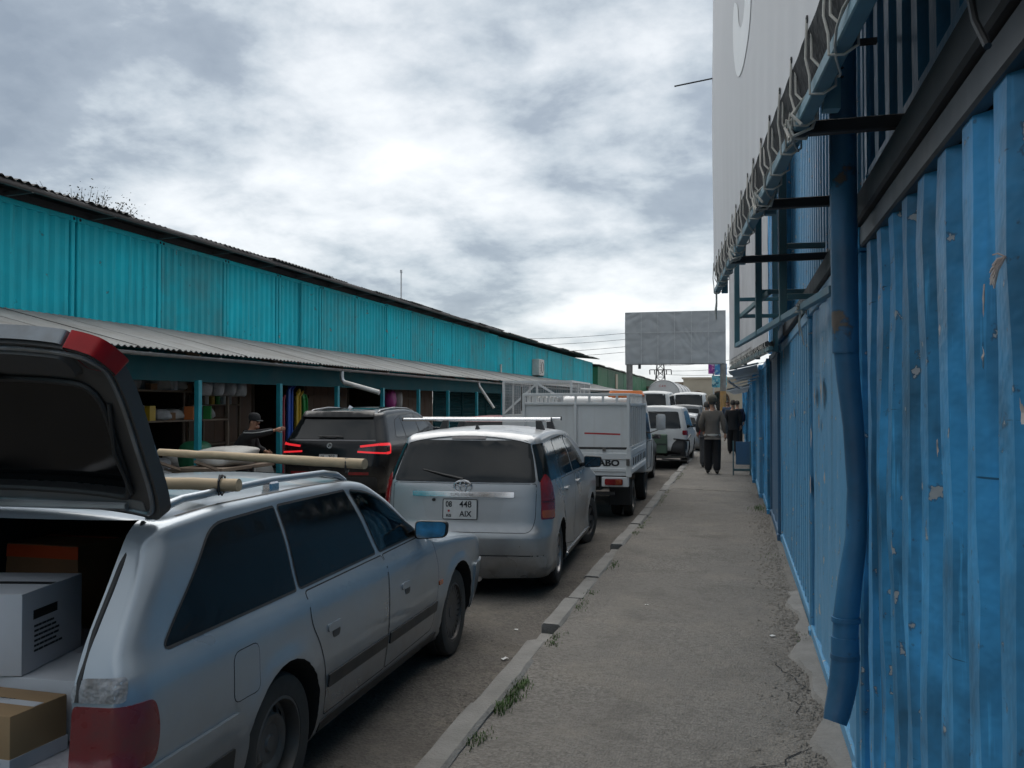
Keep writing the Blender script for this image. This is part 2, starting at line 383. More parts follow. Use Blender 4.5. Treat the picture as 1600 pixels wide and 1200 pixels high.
M['banner_b'] = mat('stained white banner', (0.58, 0.57, 0.575), 0.65, var=0.08, vscale=1.5, dirt=(0.33, 0.31, 0.31), dirt_amt=0.55, dscale=1.2, streak=0.3, streak_col=(0.2, 0.18, 0.18))
M['tarp'] = mat('crumpled grey tarpaulin', (0.36, 0.375, 0.385), 0.6, var=0.08, vscale=0.6, dirt=(0.22, 0.225, 0.23), dirt_amt=0.4, dscale=0.6)
M['bar_blue'] = mat('light blue bar paint', (0.10, 0.24, 0.31), 0.5, var=0.2, vscale=3, dirt=(0.08, 0.10, 0.11), dirt_amt=0.5, dscale=4)
M['bar_teal'] = mat('faded teal bar paint', (0.06, 0.16, 0.18), 0.5, var=0.2, vscale=3, dirt=(0.12, 0.12, 0.12), dirt_amt=0.5, dscale=4)
M['bar_dk'] = mat('dark bracket steel', (0.018, 0.020, 0.024), 0.6, var=0.2)
M['rope'] = mat('grey rope', (0.48, 0.46, 0.42), 0.9, var=0.2, vscale=20)
M['paper'] = mat('torn paper', (0.48, 0.45, 0.42), 0.9, var=0.2, vscale=20, dirt=(0.30, 0.16, 0.13), dirt_amt=0.5, dscale=9)
M['conc'] = mat('kerb concrete', (0.235, 0.228, 0.215), 0.9, var=0.16, vscale=6, bump=0.5, bscale=60, dirt=(0.11, 0.105, 0.095), dirt_amt=0.65, dscale=2.2)
M['stone'] = mat('grit', (0.17, 0.155, 0.135), 0.95, var=0.3, vscale=30)
M['grass'] = mat('grass blade', (0.065, 0.12, 0.03), 0.7, var=0.35, vscale=8)
M['leaf'] = mat('dry leaf', (0.055, 0.05, 0.03), 0.8, var=0.4, vscale=3)
M['bark'] = mat('twig bark', (0.07, 0.06, 0.05), 0.9, var=0.2)
M['beige'] = mat('beige plaster', (0.42, 0.37, 0.29), 0.85, var=0.1, vscale=0.4)
M['skin'] = mat('skin', (0.42, 0.22, 0.14), 0.5, var=0.05)
M['cloth_br'] = mat('grey brown jacket', (0.125, 0.108, 0.092), 0.9, var=0.12, vscale=9, bump=0.5, bscale=16)
M['cloth_bk'] = mat('black cloth', (0.014, 0.014, 0.016), 0.9, var=0.2, vscale=9, bump=0.5, bscale=16)
M['cloth_gy'] = mat('dark grey cloth', (0.05, 0.05, 0.052), 0.9, var=0.2, vscale=9, bump=0.5, bscale=16)
M['cloth_ol'] = mat('olive cap cloth', (0.10, 0.09, 0.07), 0.9, var=0.2, vscale=20)
M['cream'] = mat('cream hem cloth', (0.42, 0.40, 0.36), 0.9, var=0.1)
M['hair'] = mat('dark hair', (0.02, 0.016, 0.013), 0.7, var=0.2)
M['green_cl'] = mat('green plastic bag', (0.02, 0.15, 0.07), 0.5, var=0.2)
for n, c in dict(t_blue=(0.02, 0.09, 0.42), t_yel=(0.52, 0.34, 0.02), t_green=(0.02, 0.26, 0.05), t_red=(0.36, 0.04, 0.06), t_mag=(0.42, 0.05, 0.26), t_org=(0.6, 0.16, 0.03)).items():
    M[n] = mat('bright plastic ' + n[2:].replace('yel', 'yellow').replace('mag', 'magenta').replace('org', 'orange'), c, 0.4, var=0.1)

# ---------------------------------------------------------------- ground, road, sidewalk, kerb
def ground_mat(name, base, dark, light, sandy, sand=0.35, fine=70, bump=0.5):
    m = bpy.data.materials.new(name); m.use_nodes = True; t = m.node_tree; b = t.nodes['Principled BSDF']; N = t.nodes.new; L = t.links.new
    tc = N('ShaderNodeTexCoord'); V = tc.outputs['Object']
    def noise(s, d=6, r=0.6):
        n = N('ShaderNodeTexNoise'); L(V, n.inputs['Vector']); n.inputs['Scale'].default_value = s; n.inputs['Detail'].default_value = d; n.inputs['Roughness'].default_value = r; return n.outputs[0]
    def rng(s, a, b2, c=0.0, d=1.0):
        n = N('ShaderNodeMapRange'); L(s, n.inputs[0])
        for i, x in enumerate((a, b2, c, d)): n.inputs[i + 1].default_value = x
        return n.outputs[0]
    def mix(f, a, c):
        n = N('ShaderNodeMix'); n.data_type = 'RGBA'; L(f, n.inputs[0])
        for i, x in ((6, a), (7, c)):
            if isinstance(x, tuple): n.inputs[i].default_value = (*x, 1)
            else: L(x, n.inputs[i])
        return n.outputs[2]
    vo = N('ShaderNodeTexVoronoi'); vo.inputs['Scale'].default_value = fine; L(V, vo.inputs['Vector'])
    cs = N('ShaderNodeSeparateColor'); L(vo.outputs['Color'], cs.inputs[0])
    c = mix(rng(cs.outputs[0], 0.0, 1.0), dark, light)
    c = mix(rng(noise(0.8, 4), 0.35, 0.65, 0.25, 0.75), c, base)
    c = mix(rng(noise(1.7, 5, 0.7), 0.50, 0.68, 0, sand), c, sandy)
    c = mix(rng(noise(0.45, 4, 0.6), 0.52, 0.75, 0, 0.55), c, dark)
    c = mix(rng(noise(9, 4, 0.7), 0.60, 0.70, 0, 0.5), c, dark)
    c = mix(rng(noise(2.6, 5, 0.65), 0.53, 0.66, 0, 0.45), c, dark)
    c = mix(rng(noise(14, 3, 0.75), 0.56, 0.70, 0, 0.35), c, dark)
    c = mix(rng(noise(26, 3, 0.7), 0.62, 0.72, 0, 0.4), c, light)
    L(c, b.inputs['Base Color']); b.inputs['Roughness'].default_value = 0.93; b.inputs['Specular IOR Level'].default_value = 0.25
    bp = N('ShaderNodeBump'); bp.inputs['Strength'].default_value = bump; bp.inputs['Distance'].default_value = 0.012
    ad = N('ShaderNodeMath'); ad.operation = 'ADD'; L(noise(45, 3, 0.7), ad.inputs[0]); L(vo.outputs['Distance'], ad.inputs[1]); L(ad.outputs[0], bp.inputs['Height']); L(bp.outputs[0], b.inputs['Normal'])
    return m
M['road'] = ground_mat('dusty road asphalt', (0.115, 0.105, 0.095), (0.066, 0.060, 0.053), (0.185, 0.168, 0.148), (0.19, 0.168, 0.14), 0.6, 60)
M['walk'] = ground_mat('worn sidewalk asphalt', (0.172, 0.160, 0.145), (0.105, 0.098, 0.088), (0.25, 0.235, 0.212), (0.235, 0.212, 0.18), 0.5, 65, 0.8)
M['soil'] = ground_mat('bare ground', (0.14, 0.12, 0.10), (0.09, 0.08, 0.065), (0.2, 0.18, 0.15), (0.2, 0.17, 0.14), 0.4, 50)

def wob(x, y, a=1.0):
    return a * (0.006 * math.sin(1.7 * x + 0.9 * y) + 0.005 * math.sin(2.9 * y - 1.3 * x + 1) + 0.004 * math.sin(5.1 * x + 4.3 * y))
def grid_sheet(xs, ys, zf):
    m = MB(); m.sheet([[(x, y, zf(x, y)) for x in xs] for y in ys]); return m
def lin(a, b, n): return [a + (b - a) * i / n for i in range(n + 1)]
g = MB(); g.sheet([[(-900, -200, -0.03), (900, -200, -0.03)], [(-900, 1600, -0.03), (900, 1600, -0.03)]])
tag(g.build('ground', M['soil'], fix=False), kind='structure')
rd = grid_sheet(lin(-9.6, -1.44, 24), lin(-6, 40, 110) + [60, 100, 160, 260, 400], lambda x, y: wob(x, y, 1.4) * (1 if y < 50 else 0))
tag(rd.build('road', M['road'], fix=False), kind='structure')
fc = grid_sheet([-14.2, -9.5, -9.4], lin(-6, 80, 12), lambda x, y: 0.06 if x < -9.45 else -0.02)
tag(fc.build('stall_forecourt', M['walk'], fix=False), kind='structure')
ys = lin(-4, 30, 140) + [40, 60, 100, 160, 260, 400]
sw = grid_sheet(lin(-1.34, 0.9, 20), ys, lambda x, y: 0.125 + wob(x, y, 1.2) * (1 if y < 35 else 0) + (0.015 * max(0, (x - 0.25)) / 0.3 if x > 0.25 else 0))
walk = tag(sw.build('sidewalk', M['walk'], fix=False), kind='structure')
def wz(x, y): return 0.125 + wob(x, y, 1.2) + (0.015 * (x - 0.25) / 0.3 if x > 0.25 else 0)
# cracks in the sidewalk (narrow sunken gaps filled with dirt)
def crack(pts, w):
    m = MB(); a = []; b = []
    for i, (x, y) in enumerate(pts):
        d = Vector(pts[min(i + 1, len(pts) - 1)]) - Vector(pts[max(i - 1, 0)]); n = Vector((-d.y, d.x)).normalized() * w * (0.5 + random.random()) * (0.25 if i in (0, len(pts) - 1) else 1)
        a.append((x + n.x, y + n.y, wz(x, y) + 0.005)); b.append((x - n.x, y - n.y, wz(x, y) + 0.005))
    m.sheet([a, b]); return m
def jag(p, q, n, j):
    return [(p[0] + (q[0] - p[0]) * i / n + random.uniform(-j, j), p[1] + (q[1] - p[1]) * i / n + random.uniform(-j, j)) for i in range(n + 1)]
for p, q, n, w in (((0.50, 4.95), (0.06, 4.45), 14, 0.004), ((0.47, 5.6), (0.20, 6.4), 12, 0.004), ((0.30, 5.75), (0.34, 5.3), 6, 0.003), ((-1.25, 18.6), (0.30, 18.3), 20, 0.02), ((-1.0, 27.5), (0.30, 27.2), 12, 0.02)):
    crack(jag(p, q, n, 0.035), w).build('crack', M['seam'], walk, sm=0)

kerb = holder('kerb')
random.seed(11)
def kerb_mesh(L, broken=0):
    m = MB(); w, h = 0.155, 0.30
    nseg = 6; rows = []
    for i in range(nseg + 1):
        y = L * i / nseg; j = lambda s: random.uniform(-s, s)
        hh = h - (broken * random.uniform(0.4, 1.0) if (broken and i >= nseg - 2) else 0)
        rows.append([(0, y, 0), (j(.004), y, hh - 0.018 + j(.004)), (0.016 + j(.004), y, hh + j(.003)), (w - 0.02 + j(.004), y, hh + j(.003)), (w + j(.003), y, hh - 0.02), (w, y, 0)])
    m.sheet(rows); m.add(rows[0], [tuple(range(5, -1, -1))]); m.add(rows[-1], [tuple(range(6))])
    return m.mesh('kerb_stone', M['conc'], sm=40)
km = [kerb_mesh(0.985) for _ in range(6)]; kb = kerb_mesh(0.95, 0.07); kb2 = kerb_mesh(0.9, 0.05)
y = -2.0; i = 0
while y < 58:
    me = kb if 5.95 < y < 6.95 else kb2 if 9.5 < y < 10.5 else km[i % 6]
    o = part('kerb_stone', me, kerb, (-1.475 + random.uniform(-.012, .012), y, -0.155 + random.uniform(-.014, .012)), (random.uniform(-.008, .008), random.uniform(-.02, .02), random.uniform(-.008, .008)))
    y += 1.0; i += 1
part('kerb_stone', MB().span((-1.47, 58, -0.1), (-1.32, 240, 0.14)).mesh('kerb_run', M['conc']), kerb)

# loose grit at the foot of the wall, along the kerb and on the road
random.seed(5)
def scatter_stones(name, label, spots):
    m = MB()
    for x, y, z, s in spots:
        vs = [(x + s * random.uniform(.6, 1.3) * a, y + s * random.uniform(.6, 1.3) * b, z + s * 0.6 * random.uniform(.6, 1.2) * c) for a, b, c in ((1, 0, 0), (0, 1, 0), (-1, 0, 0), (0, -1, 0), (.2, .1, 1), (0, 0, -.5))]
        m.add(vs, [(0, 1, 4), (1, 2, 4), (2, 3, 4), (3, 0, 4), (1, 0, 5), (2, 1, 5), (3, 2, 5), (0, 3, 5)])
    o = m.build(name, M['stone'], sm=0, fix=False, weld=False); return tag(o, label, name.replace('_', ' '), kind='stuff')
sp = []
for _ in range(5200):
    y = 3 + 24 * random.random() ** 1.6; x = 0.50 - abs(random.gauss(0, 0.13)) - 0.03
    if x < -0.1: continue
    sp.append((x, y, wz(x, y) + 0.002, random.choice((.005, .006, .008, .011, .016))))
for _ in range(2200):
    y = 3 + 22 * random.random() ** 1.5; x = random.uniform(-1.3, 0.3); sp.append((x, y, wz(x, y) + 0.001, random.choice((.003, .004, .005, .007))))
scatter_stones('loose_grit', 'loose grey grit strewn over the sidewalk along the blue wall', sp)
sp = []
for _ in range(2600):
    y = 3 + 22 * random.random() ** 1.4; x = -1.49 - abs(random.gauss(0, 0.22)); sp.append((x, y, wob(x, y, 1.4) + 0.001, random.choice((.004, .005, .007, .010))))
scatter_stones('road_grit', 'gravel and dust washed along the road side of the kerb', sp)
# scraps of litter
for k, (x, y, w) in enumerate(((-0.75, 7.9, .016), (-1.62, 6.4, .03), (-1.75, 7.3, .02), (0.25, 7.0, .024))):
    z = (wz(x, y) if x > -1.4 else wob(x, y, 1.4)) + 0.008
    m = MB(); m.sheet([[(-w, -w * .6, 0), (0, -w * .7, w * .3), (w, -w * .5, 0)], [(-w * .9, w * .5, w * .2), (0.1 * w, w * .7, 0), (w * .8, w * .6, w * .25)]])
    lab = ('white paper scrap on the kerb half of the sidewalk', 'white paper scrap on the road by the broken kerb', 'small white scrap on the road beside the wagon front wheel', 'white scrap on the sidewalk near the blue wall')[k]
    tag(m.build('litter_scrap', M['plate'], loc=(x, y, z), rot=(0, 0, k)), lab, 'litter', 'litter scraps')
# grass behind the kerb
random.seed(3)
def tufts(name, label, spots):
    m = MB()
    for x, y, n, h, s in spots:
        for _ in range(n):
            bx, by = x + random.gauss(0, s * .8), y + random.gauss(0, s * 2); a = random.uniform(0, 6.28); hh = h * random.uniform(.4, 1.15); w = random.uniform(.0015, .003)
            lx, ly = math.cos(a) * hh * .5, math.sin(a) * hh * .5; z = wz(bx, by) - .004; px, py = -math.sin(a) * w, math.cos(a) * w
            m.add([(bx - px, by - py, z), (bx + px, by + py, z), (bx + lx * .45 + px, by + ly * .45 + py, z + hh * .65), (bx + lx * .45 - px, by + ly * .45 - py, z + hh * .65), (bx + lx, by + ly, z + hh * .9)], [(0, 1, 2, 3), (3, 2, 4)])
    return tag(m.build(name, M['grass'], sm=0, fix=False, weld=False), label, 'grass', kind='stuff')
gs = []
for y0, y1, dens, h in ((4.45, 4.6, 7, .035), (4.95, 5.5, 26, .045), (6.4, 6.7, 6, .03), (7.6, 8.3, 9, .025), (9.2, 10.2, 8, .025), (12, 14, 12, .03), (15.5, 19, 12, .03), (20, 26, 12, .03)):
    for k in range(dens): gs.append((-1.295 + random.uniform(-.02, .04), random.uniform(y0, y1), 16, h, .03))
tufts('grass', 'low green grass growing in the joint behind the kerb', gs)
tufts('grass', 'small green tuft at the foot of the blue wall', [(0.36, 15.2, 130, .07, .09), (0.40, 15.6, 60, .05, .08), (0.42, 10.6, 40, .03, .1), (0.46, 6.9, 30, .03, .06)])

# ---------------------------------------------------------------- corrugated containers
def corr_profile(L, pitch, shape, depth):
    """(u, offset) with offset 0 = outermost"""
    n = max(1, int(round(L / pitch))); p = L / n; out = []
    for i in range(n):
        u = i * p
        if shape == 'trap': out += [(u, -depth), (u + p * .20, -depth), (u + p * .42, 0), (u + p * .78, 0)]
        else: out += [(u + p * k / 8, depth * (math.cos(2 * math.pi * k / 8) - 1) / 2) for k in range(8)]
    out.append((L, -depth)); return out
CACHE = {}
def corr_panel(key, L, H, pitch, depth, shape, mt, dent=0.0, rows=2, seed=0):
    k = (key, round(L, 3), round(H, 3), seed)
    if k in CACHE: return CACHE[k]
    rnd = random.Random(seed); m = MB(); prof = corr_profile(L, pitch, shape, depth); rs = []
    ph = [rnd.uniform(0, 6) for _ in range(6)]
    for r in range(rows + 1):
        z = H * r / rows; row = []
        for u, o in prof:
            d = dent * (math.sin(u * 2.1 + ph[0] + z) * math.sin(z * 2.7 + ph[1]) + .6 * math.sin(u * 5.3 + ph[2]) * math.sin(z * 4.1 + ph[3]) + 0.5 * rnd.uniform(-1, 1)) if 0 < r < rows else 0
            row.append((o + d - abs(dent), u, z))
        rs.append(row)
    m.sheet(rs); me = m.mesh('corrugated_wall', mt, sm=28, fix=False); CACHE[k] = me; return me
def container(name, label, loc, L, H, face, mt, group, pitch=0.26, depth=0.036, dent=0.0, rows=2, seed=0, deep=2.4, flat=False, mats=None, cat='container', bar=False):
    """front face lies in the plane x = loc.x and looks along +x (face=1) or -x (face=-1)"""
    t = thing(name, label, cat, loc, 0 if face == 1 else math.pi, group)
    # face=-1 turns the thing half round, so local y runs backwards: start from the far end
    if face == -1: t.location = (loc[0], loc[1] + L, loc[2])
    pw, rt, rb = 0.09, 0.09, 0.13
    if not flat:
        part('corrugated_wall', corr_panel(mt.name, L - 2 * pw, H - rt - rb, pitch, depth, 'trap', mt, dent, rows, seed), t, (-0.012, pw, rb))
    MB().span((-0.05, pw, H - rt), (-0.003, L - pw, H)).build('top_rail', mt, t, bevel=0.008)
    MB().span((-0.06, pw, 0.0), (-0.002, L - pw, rb)).build('bottom_rail', mt, t, bevel=0.008)
    for y0 in (0, L - pw):
        MB().span((-0.12, y0, 0.10), (0.0, y0 + pw, H - 0.10)).build('corner_post', mt, t, bevel=0.012)
        yc = y0 + pw / 2
        for z0 in (0, H - 0.10):
            m = MB(); m.span((-0.13, y0 - .018 if y0 == 0 else y0 - .03, z0), (0.008, (y0 + pw + .03) if y0 == 0 else y0 + pw + .018, z0 + 0.10))
            c = m.build('corner_casting', mt, t, bevel=0.008)
            h = MB(); h.prism(round_poly([(yc - .028, z0 + .025), (yc + .028, z0 + .025), (yc + .028, z0 + .075), (yc - .028, z0 + .075)], .02, 4), 0.0085, 0.0105, 'X'); h.build('casting_hole', M['seam'], c)
    s = MB(); s.span((-deep, 0.02, 0.05), (-0.125, L - 0.02, H - 0.03)); s.build('container_shell', mt, t)
    return t

# ---------------------------------------------------------------- left market row: upper containers
XW = -11.4
random.seed(21)
y = 9.0 - 2.48 * 1; k = 0
ORD = ['nearest', 'second', 'third', 'fourth', 'fifth', 'sixth', 'seventh', 'eighth', 'ninth', 'tenth', 'eleventh', 'twelfth', 'thirteenth', 'fourteenth', 'fifteenth', 'sixteenth', 'seventeenth', 'eighteenth', 'nineteenth', 'twentieth']
while y < 42.0:
    mt = M['teal'] if k % 3 != 1 else M['teal_b']
    container('stacked_container', f'teal corrugated container end above the canopy, {ORD[k]} along the row', (XW + random.uniform(-.012, .012), y, 2.60 + random.uniform(-.01, .01)), 2.44, 2.56, 1, mt, 'teal upper row containers', pitch=0.25, depth=0.048, seed=k % 4, dent=0.004, rows=4)
    y += 2.44 + (0.03 if k % 2 else 0.05); k += 1
y = 42.6; k = 0
while y < 74:
    container('stacked_container', f'flat teal upper container past the black roof, {ORD[k]} of its run', (XW - 0.05 + random.uniform(-.02, .02), y, 2.60), 4.55, 2.54, 1, M['teal'] if k % 2 else M['teal_b'], 'far teal upper row containers', pitch=0.45, depth=0.03, seed=9 + k)
    y += 4.6; k += 1
# roof with eave and gutter
rf = thing('market_roof', 'black corrugated roof with overhanging eave along the teal row', 'roof', (XW, 8.2, 5.17))
def roof_sheet(key, L, W, rise, pitch, amp, mt, shape='sin', thick=0.008):
    m = MB(); n = int(W / pitch * 6); a = []; b = []
    for i in range(n + 1):
        u = W * i / n; z = amp * math.cos(2 * math.pi * u / pitch); a.append((0, u, z)); b.append((-L, u, z + rise))
    m.sheet([a, b]); m.sheet([[(x, u, z - thick) for x, u, z in a], [(x, u, z - thick) for x, u, z in b]]); m.sheet([a, [(x, u, z - thick) for x, u, z in a]])
    return m.mesh(key, mt, sm=60)
rs = roof_sheet('roof_sheet', 3.4, 1.12, 0.42, 0.18, 0.022, M['roof'])
rnd = random.Random(2)
for i in range(32): part('roof_sheet', rs, rf, (0.55 + rnd.uniform(-.04, .05), i * 1.08, 0.13 + rnd.uniform(-.008, .012) + 0.02 * math.sin(i * .7)), (0, rnd.uniform(-.006, .006), 0))
for i in range(17):
    MB().tube([(0.50, i * 2.0 - .02, 0.085), (0.50, i * 2.0 + 2.02, 0.083)], 0.05, 10).build('gutter', M['gutter_dk'], rf)
    MB().bar((-0.02, i * 2.0 + .1, 0.03), (0.52, i * 2.0 + .1, 0.06), .05, .07).build('rafter', M['gutter_dk'], rf)
MB().span((-0.04, 0, 0.0), (0.0, 33.8, 0.12)).build('wall_plate', M['roof'], rf)
rf2 = thing('market_roof', 'grey brown sagging roof over the far flat teal containers', 'roof', (XW, 41.9, 5.16))
rs2 = roof_sheet('roof_sheet', 3.4, 2.1, 0.35, 0.3, 0.03, mat('rusty grey roof sheet', (0.075, 0.068, 0.062), 0.7, var=0.3, dirt=(0.12, 0.09, 0.07), dirt_amt=0.5))
for i in range(16): part('roof_sheet', rs2, rf2, (0.5 + rnd.uniform(-.05, .15), i * 2.05, 0.08 + 0.05 * math.exp(-((i - 1.5) / 1.3) ** 2) + 0.012 * i + rnd.uniform(-.02, .02)), (0, rnd.uniform(-.02, .02), 0))
# canopy
cn = thing('stall_canopy', 'grey corrugated canopy sloping down over the market stalls', 'canopy', (-8.85, 8.0, 2.68))
cs = [roof_sheet('canopy_sheet', 2.58, 1.12, 0.66, 0.15, 0.015, M['slate']), roof_sheet('canopy_sheet', 2.50, 1.12, 0.66, 0.15, 0.015, M['slate'])]
for i in range(64): part('canopy_sheet', cs[0], cn, (rnd.uniform(-.03, .02), i * 1.05, 0.02 + rnd.uniform(-.0015, .0015) + .008 * math.sin(i * .35)), (0, rnd.uniform(-.001, .001), 0))
for i in range(17):
    z = -0.05 - 0.004 * i
    m = MB(); m.lathe([(0.052, 0), (0.052, 4.02)], 10, 'Y', (0.02, i * 4.0, z), math.pi); m.lathe([(0.047, 0), (0.047, 4.02)], 10, 'Y', (0.02, i * 4.0, z), math.pi)
    m2 = MB(); n = 9; rows = [[], []]
    for j in range(n):
        a = math.pi + math.pi * j / (n - 1)
        for q, yy in enumerate((i * 4.0, i * 4.0 + 4.02)): rows[q].append((0.02 + .055 * math.cos(a), yy, z + .055 * math.sin(a)))
    m2.sheet(rows); m2.build('gutter', M['galv'], cn, fix=False)
    MB().tube([(-0.035, i * 4 + .4, z), (0.075, i * 4 + .4, z)], .006, 6).build('gutter_hook', M['galv'], cn)
    MB().tube([(-0.035, i * 4 + 2.4, z), (0.075, i * 4 + 2.4, z)], .006, 6).build('gutter_hook', M['galv'], cn)
MB().span((-0.60, 0, -0.46), (-0.55, 67, 0.02)).build('fascia_board', M['teal_shaded'], cn)
for i in range(23): MB().bar((-2.5, i * 3 + .3, .56), (-0.3, i * 3 + .3, -.03), .06, .09).build('rafter', M['plank'], cn)
for yy in (14.27, 17.21, 20.02, 22.88, 25.72, 28.58, 32.0, 35.76, 39.5, 43.5, 48, 53, 58, 11.3):
    MB().span((-0.35, yy - 8.055, -2.66), (-0.26, yy - 7.945, -0.44)).build('canopy_post', M['teal_post'], cn, bevel=.006)
# downspouts
d = thing('downspout', 'white bent drain pipe sticking out from the canopy above the black car', 'drain pipe', (-8.85, 19.6, 2.60), 0, 'canopy drain pipes')
MB().tube([(0.0, 0, 0), (0.0, 0, -.16), (.01, 0, -.22), (.05, 0, -.27), (.10, 0, -.29)], .05, 12).build('elbow', M['galv'], d)
MB().tube([(0.06, 0, -.285), (0.92, 0.03, -.52)], .056, 14).build('spout_pipe', M['pvc'], d)
d = thing('downspout', 'white drain pipe slanting steeply down from the canopy beside the cage truck', 'drain pipe', (-8.85, 31.2, 2.58), 0, 'canopy drain pipes')
MB().tube([(0.0, 0, 0), (0.0, 0, -.1), (.03, 0, -.17)], .05, 12).build('elbow', M['galv'], d)
MB().tube([(0.02, 0, -.15), (0.55, 0.02, -.93)], .05, 14).build('spout_pipe', M['pvc'], d)

# ---------------------------------------------------------------- stalls below the canopy
def stall_back(y0, y1, mt, lab, name='market_stall', kind='panel'):
    t = thing(name, lab, 'market stall', (XW + 0.02, y0, 0.06), 0, 'stall fronts under the canopy'); W = y1 - y0
    if kind == 'open':   # dark container mouth: three walls, floor and ceiling
        for a, b, n in (((-2.3, 0.0, 0), (-2.25, W, 2.5), 'back_wall'), ((-2.25, 0, 0), (0, .05, 2.5), 'side_wall'), ((-2.25, W - .05, 0), (0, W, 2.5), 'side_wall'), ((-2.25, .05, 2.45), (0, W - .05, 2.5), 'stall_ceiling')):
            MB().span(a, b).build(n, mt, t)
    elif kind == 'shutter':
        n = 22; h = 2.45 / n
        for i in range(n):
            MB().prism([(0, 0), (0.03, h * .3), (0.03, h * .7), (0, h)], 0.06, W - .06, 'Y').build('shutter_slat', mt, t, (0, 0, i * h)) if False else MB().add([(0, .06, i * h), (0, W - .06, i * h), (.03, W - .06, i * h + h * .5), (.03, .06, i * h + h * .5), (0, W - .06, i * h + h), (0, .06, i * h + h)], [(0, 1, 2, 3), (3, 2, 4, 5)]).build('shutter_slat', mt, t, fix=False, sm=0)
        for y in (0, W - .06): MB().span((-.03, y, 0), (.05, y + .06, 2.5)).build('shutter_guide', mt, t)
    else:
        n = max(2, int(W / .45)); w = W / n
        for i in range(n): MB().span((-.04, i * w + .006, 0), (random.uniform(-.004, .006), (i + 1) * w - .006, 2.5)).build('door_board', mt, t, bevel=.006)
        for z in (.5, 1.9): MB().span((0.008, .1, z), (.035, W - .1, z + .09)).build('door_ledge', mt, t)
    return t
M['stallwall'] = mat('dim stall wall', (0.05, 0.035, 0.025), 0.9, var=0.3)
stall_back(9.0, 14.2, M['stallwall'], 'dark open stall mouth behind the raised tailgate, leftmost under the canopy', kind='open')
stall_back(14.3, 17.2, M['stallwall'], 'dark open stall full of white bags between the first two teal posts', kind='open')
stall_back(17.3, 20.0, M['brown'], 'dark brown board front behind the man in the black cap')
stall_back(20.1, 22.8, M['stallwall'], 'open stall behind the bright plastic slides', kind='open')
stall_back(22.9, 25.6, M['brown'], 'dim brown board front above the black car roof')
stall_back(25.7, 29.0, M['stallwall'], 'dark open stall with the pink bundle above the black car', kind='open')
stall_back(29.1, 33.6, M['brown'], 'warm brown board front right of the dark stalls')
stall_back(33.7, 37.4, M['teal_shaded'], 'first teal roller shutter left of the cage truck', kind='shutter')
stall_back(37.5, 41.2, M['teal_shaded'], 'second teal roller shutter left of the cage truck', kind='shutter')
stall_back(41.3, 45.0, M['teal_shaded'], 'third teal roller shutter just behind the cage truck', kind='shutter')
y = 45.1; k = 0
while y < 74: stall_back(y, y + 4.7, M['teal_shaded'], f'teal board front far along the row behind the trucks, {ORD[k]} past the shutters'); y += 4.8; k += 1

# lumpy bags and sacks
def lump(seed, sx, sy, sz, mt, name='bag', n=16, m=10, amp=.16, sq=0.7):
    rnd = random.Random(seed); ph = [rnd.uniform(0, 6.28) for _ in range(8)]; mb = MB(); rows = []
    for i in range(m + 1):
        p = math.pi * i / m; row = []
        for k in range(n + 1):
            a = 2 * math.pi * k / n
            r = 1 + amp * (math.sin(3 * a + ph[0] + 2 * p) * .5 + math.sin(5 * a + ph[1] - 3 * p) * .35 + math.sin(2 * a + 4 * p + ph[2]) * .4) * math.sin(p)
            f = lambda c: math.copysign(abs(c) ** sq, c)
            z = f(math.cos(p)) * sz; row.append((f(math.cos(a)) * math.sin(p) ** sq * r * sx, f(math.sin(a)) * math.sin(p) ** sq * r * sy, max(z, -sz * .8) * (1 + amp * .5 * math.sin(4 * a + ph[3]) * math.sin(p)) + sz * .8))
        rows.append(row)
    mb.sheet(rows); return mb.mesh(name, mt, sm=70)
def shelf(label, loc, L, D, tiers, hgt):
    t = thing('stall_shelf', label, 'shelf', loc, 0, 'stall shelves')
    for z in tiers: MB().span((-D, 0, z - .03), (0, L, z)).build('shelf_board', M['plank'], t, bevel=.004)
    for yy in (0.0, L - .05):
        for xx in (-D, -.05): MB().span((xx, yy, 0), (xx + .05, yy + .05, hgt)).build('shelf_upright', M['plank'], t)
    return t
shelf('wooden shelf stacked with milky bags, seen between the tailgate and first teal post', (-10.15, 12.2, .06), 4.75, .7, (0.55, 1.46, 2.02), 2.2)
shelf('low reddish shelf with jars deeper in the stall behind the man in the cap', (-11.0, 17.35, .06), 1.5, .4, (0.9, 1.75), 1.95)
rnd = random.Random(4)
bags = [lump(s, .2, .24, .14, M['bag']) for s in range(5)] + [lump(s, .2, .26, .15, M['sack']) for s in (6, 7)]
zn = {0.55: 'lower', 1.46: 'middle', 2.02: 'top'}
for z in (0.55, 1.46, 2.02):
    for j in range(9):
        o = part('plastic_bag', bags[rnd.randrange(7)], None, (-10.5 + rnd.uniform(-.08, .1), 12.5 + j * .5, .06 + z), (0, 0, rnd.uniform(0, 3))); o.scale = (1, 1, rnd.uniform(.7, 1.15))
        tag(o, f'milky white bag on the {zn[z]} board of the long stall shelf, {ORD[j]} from the left', 'bag', 'bags on the stall shelf')
cols_ = (('t_red', 'red'), ('t_blue', 'blue'), ('t_yel', 'yellow'), ('t_green', 'green'), ('t_org', 'orange'), ('card', 'brown'), ('whitebox', 'white'), ('card_dk', 'dark brown'))
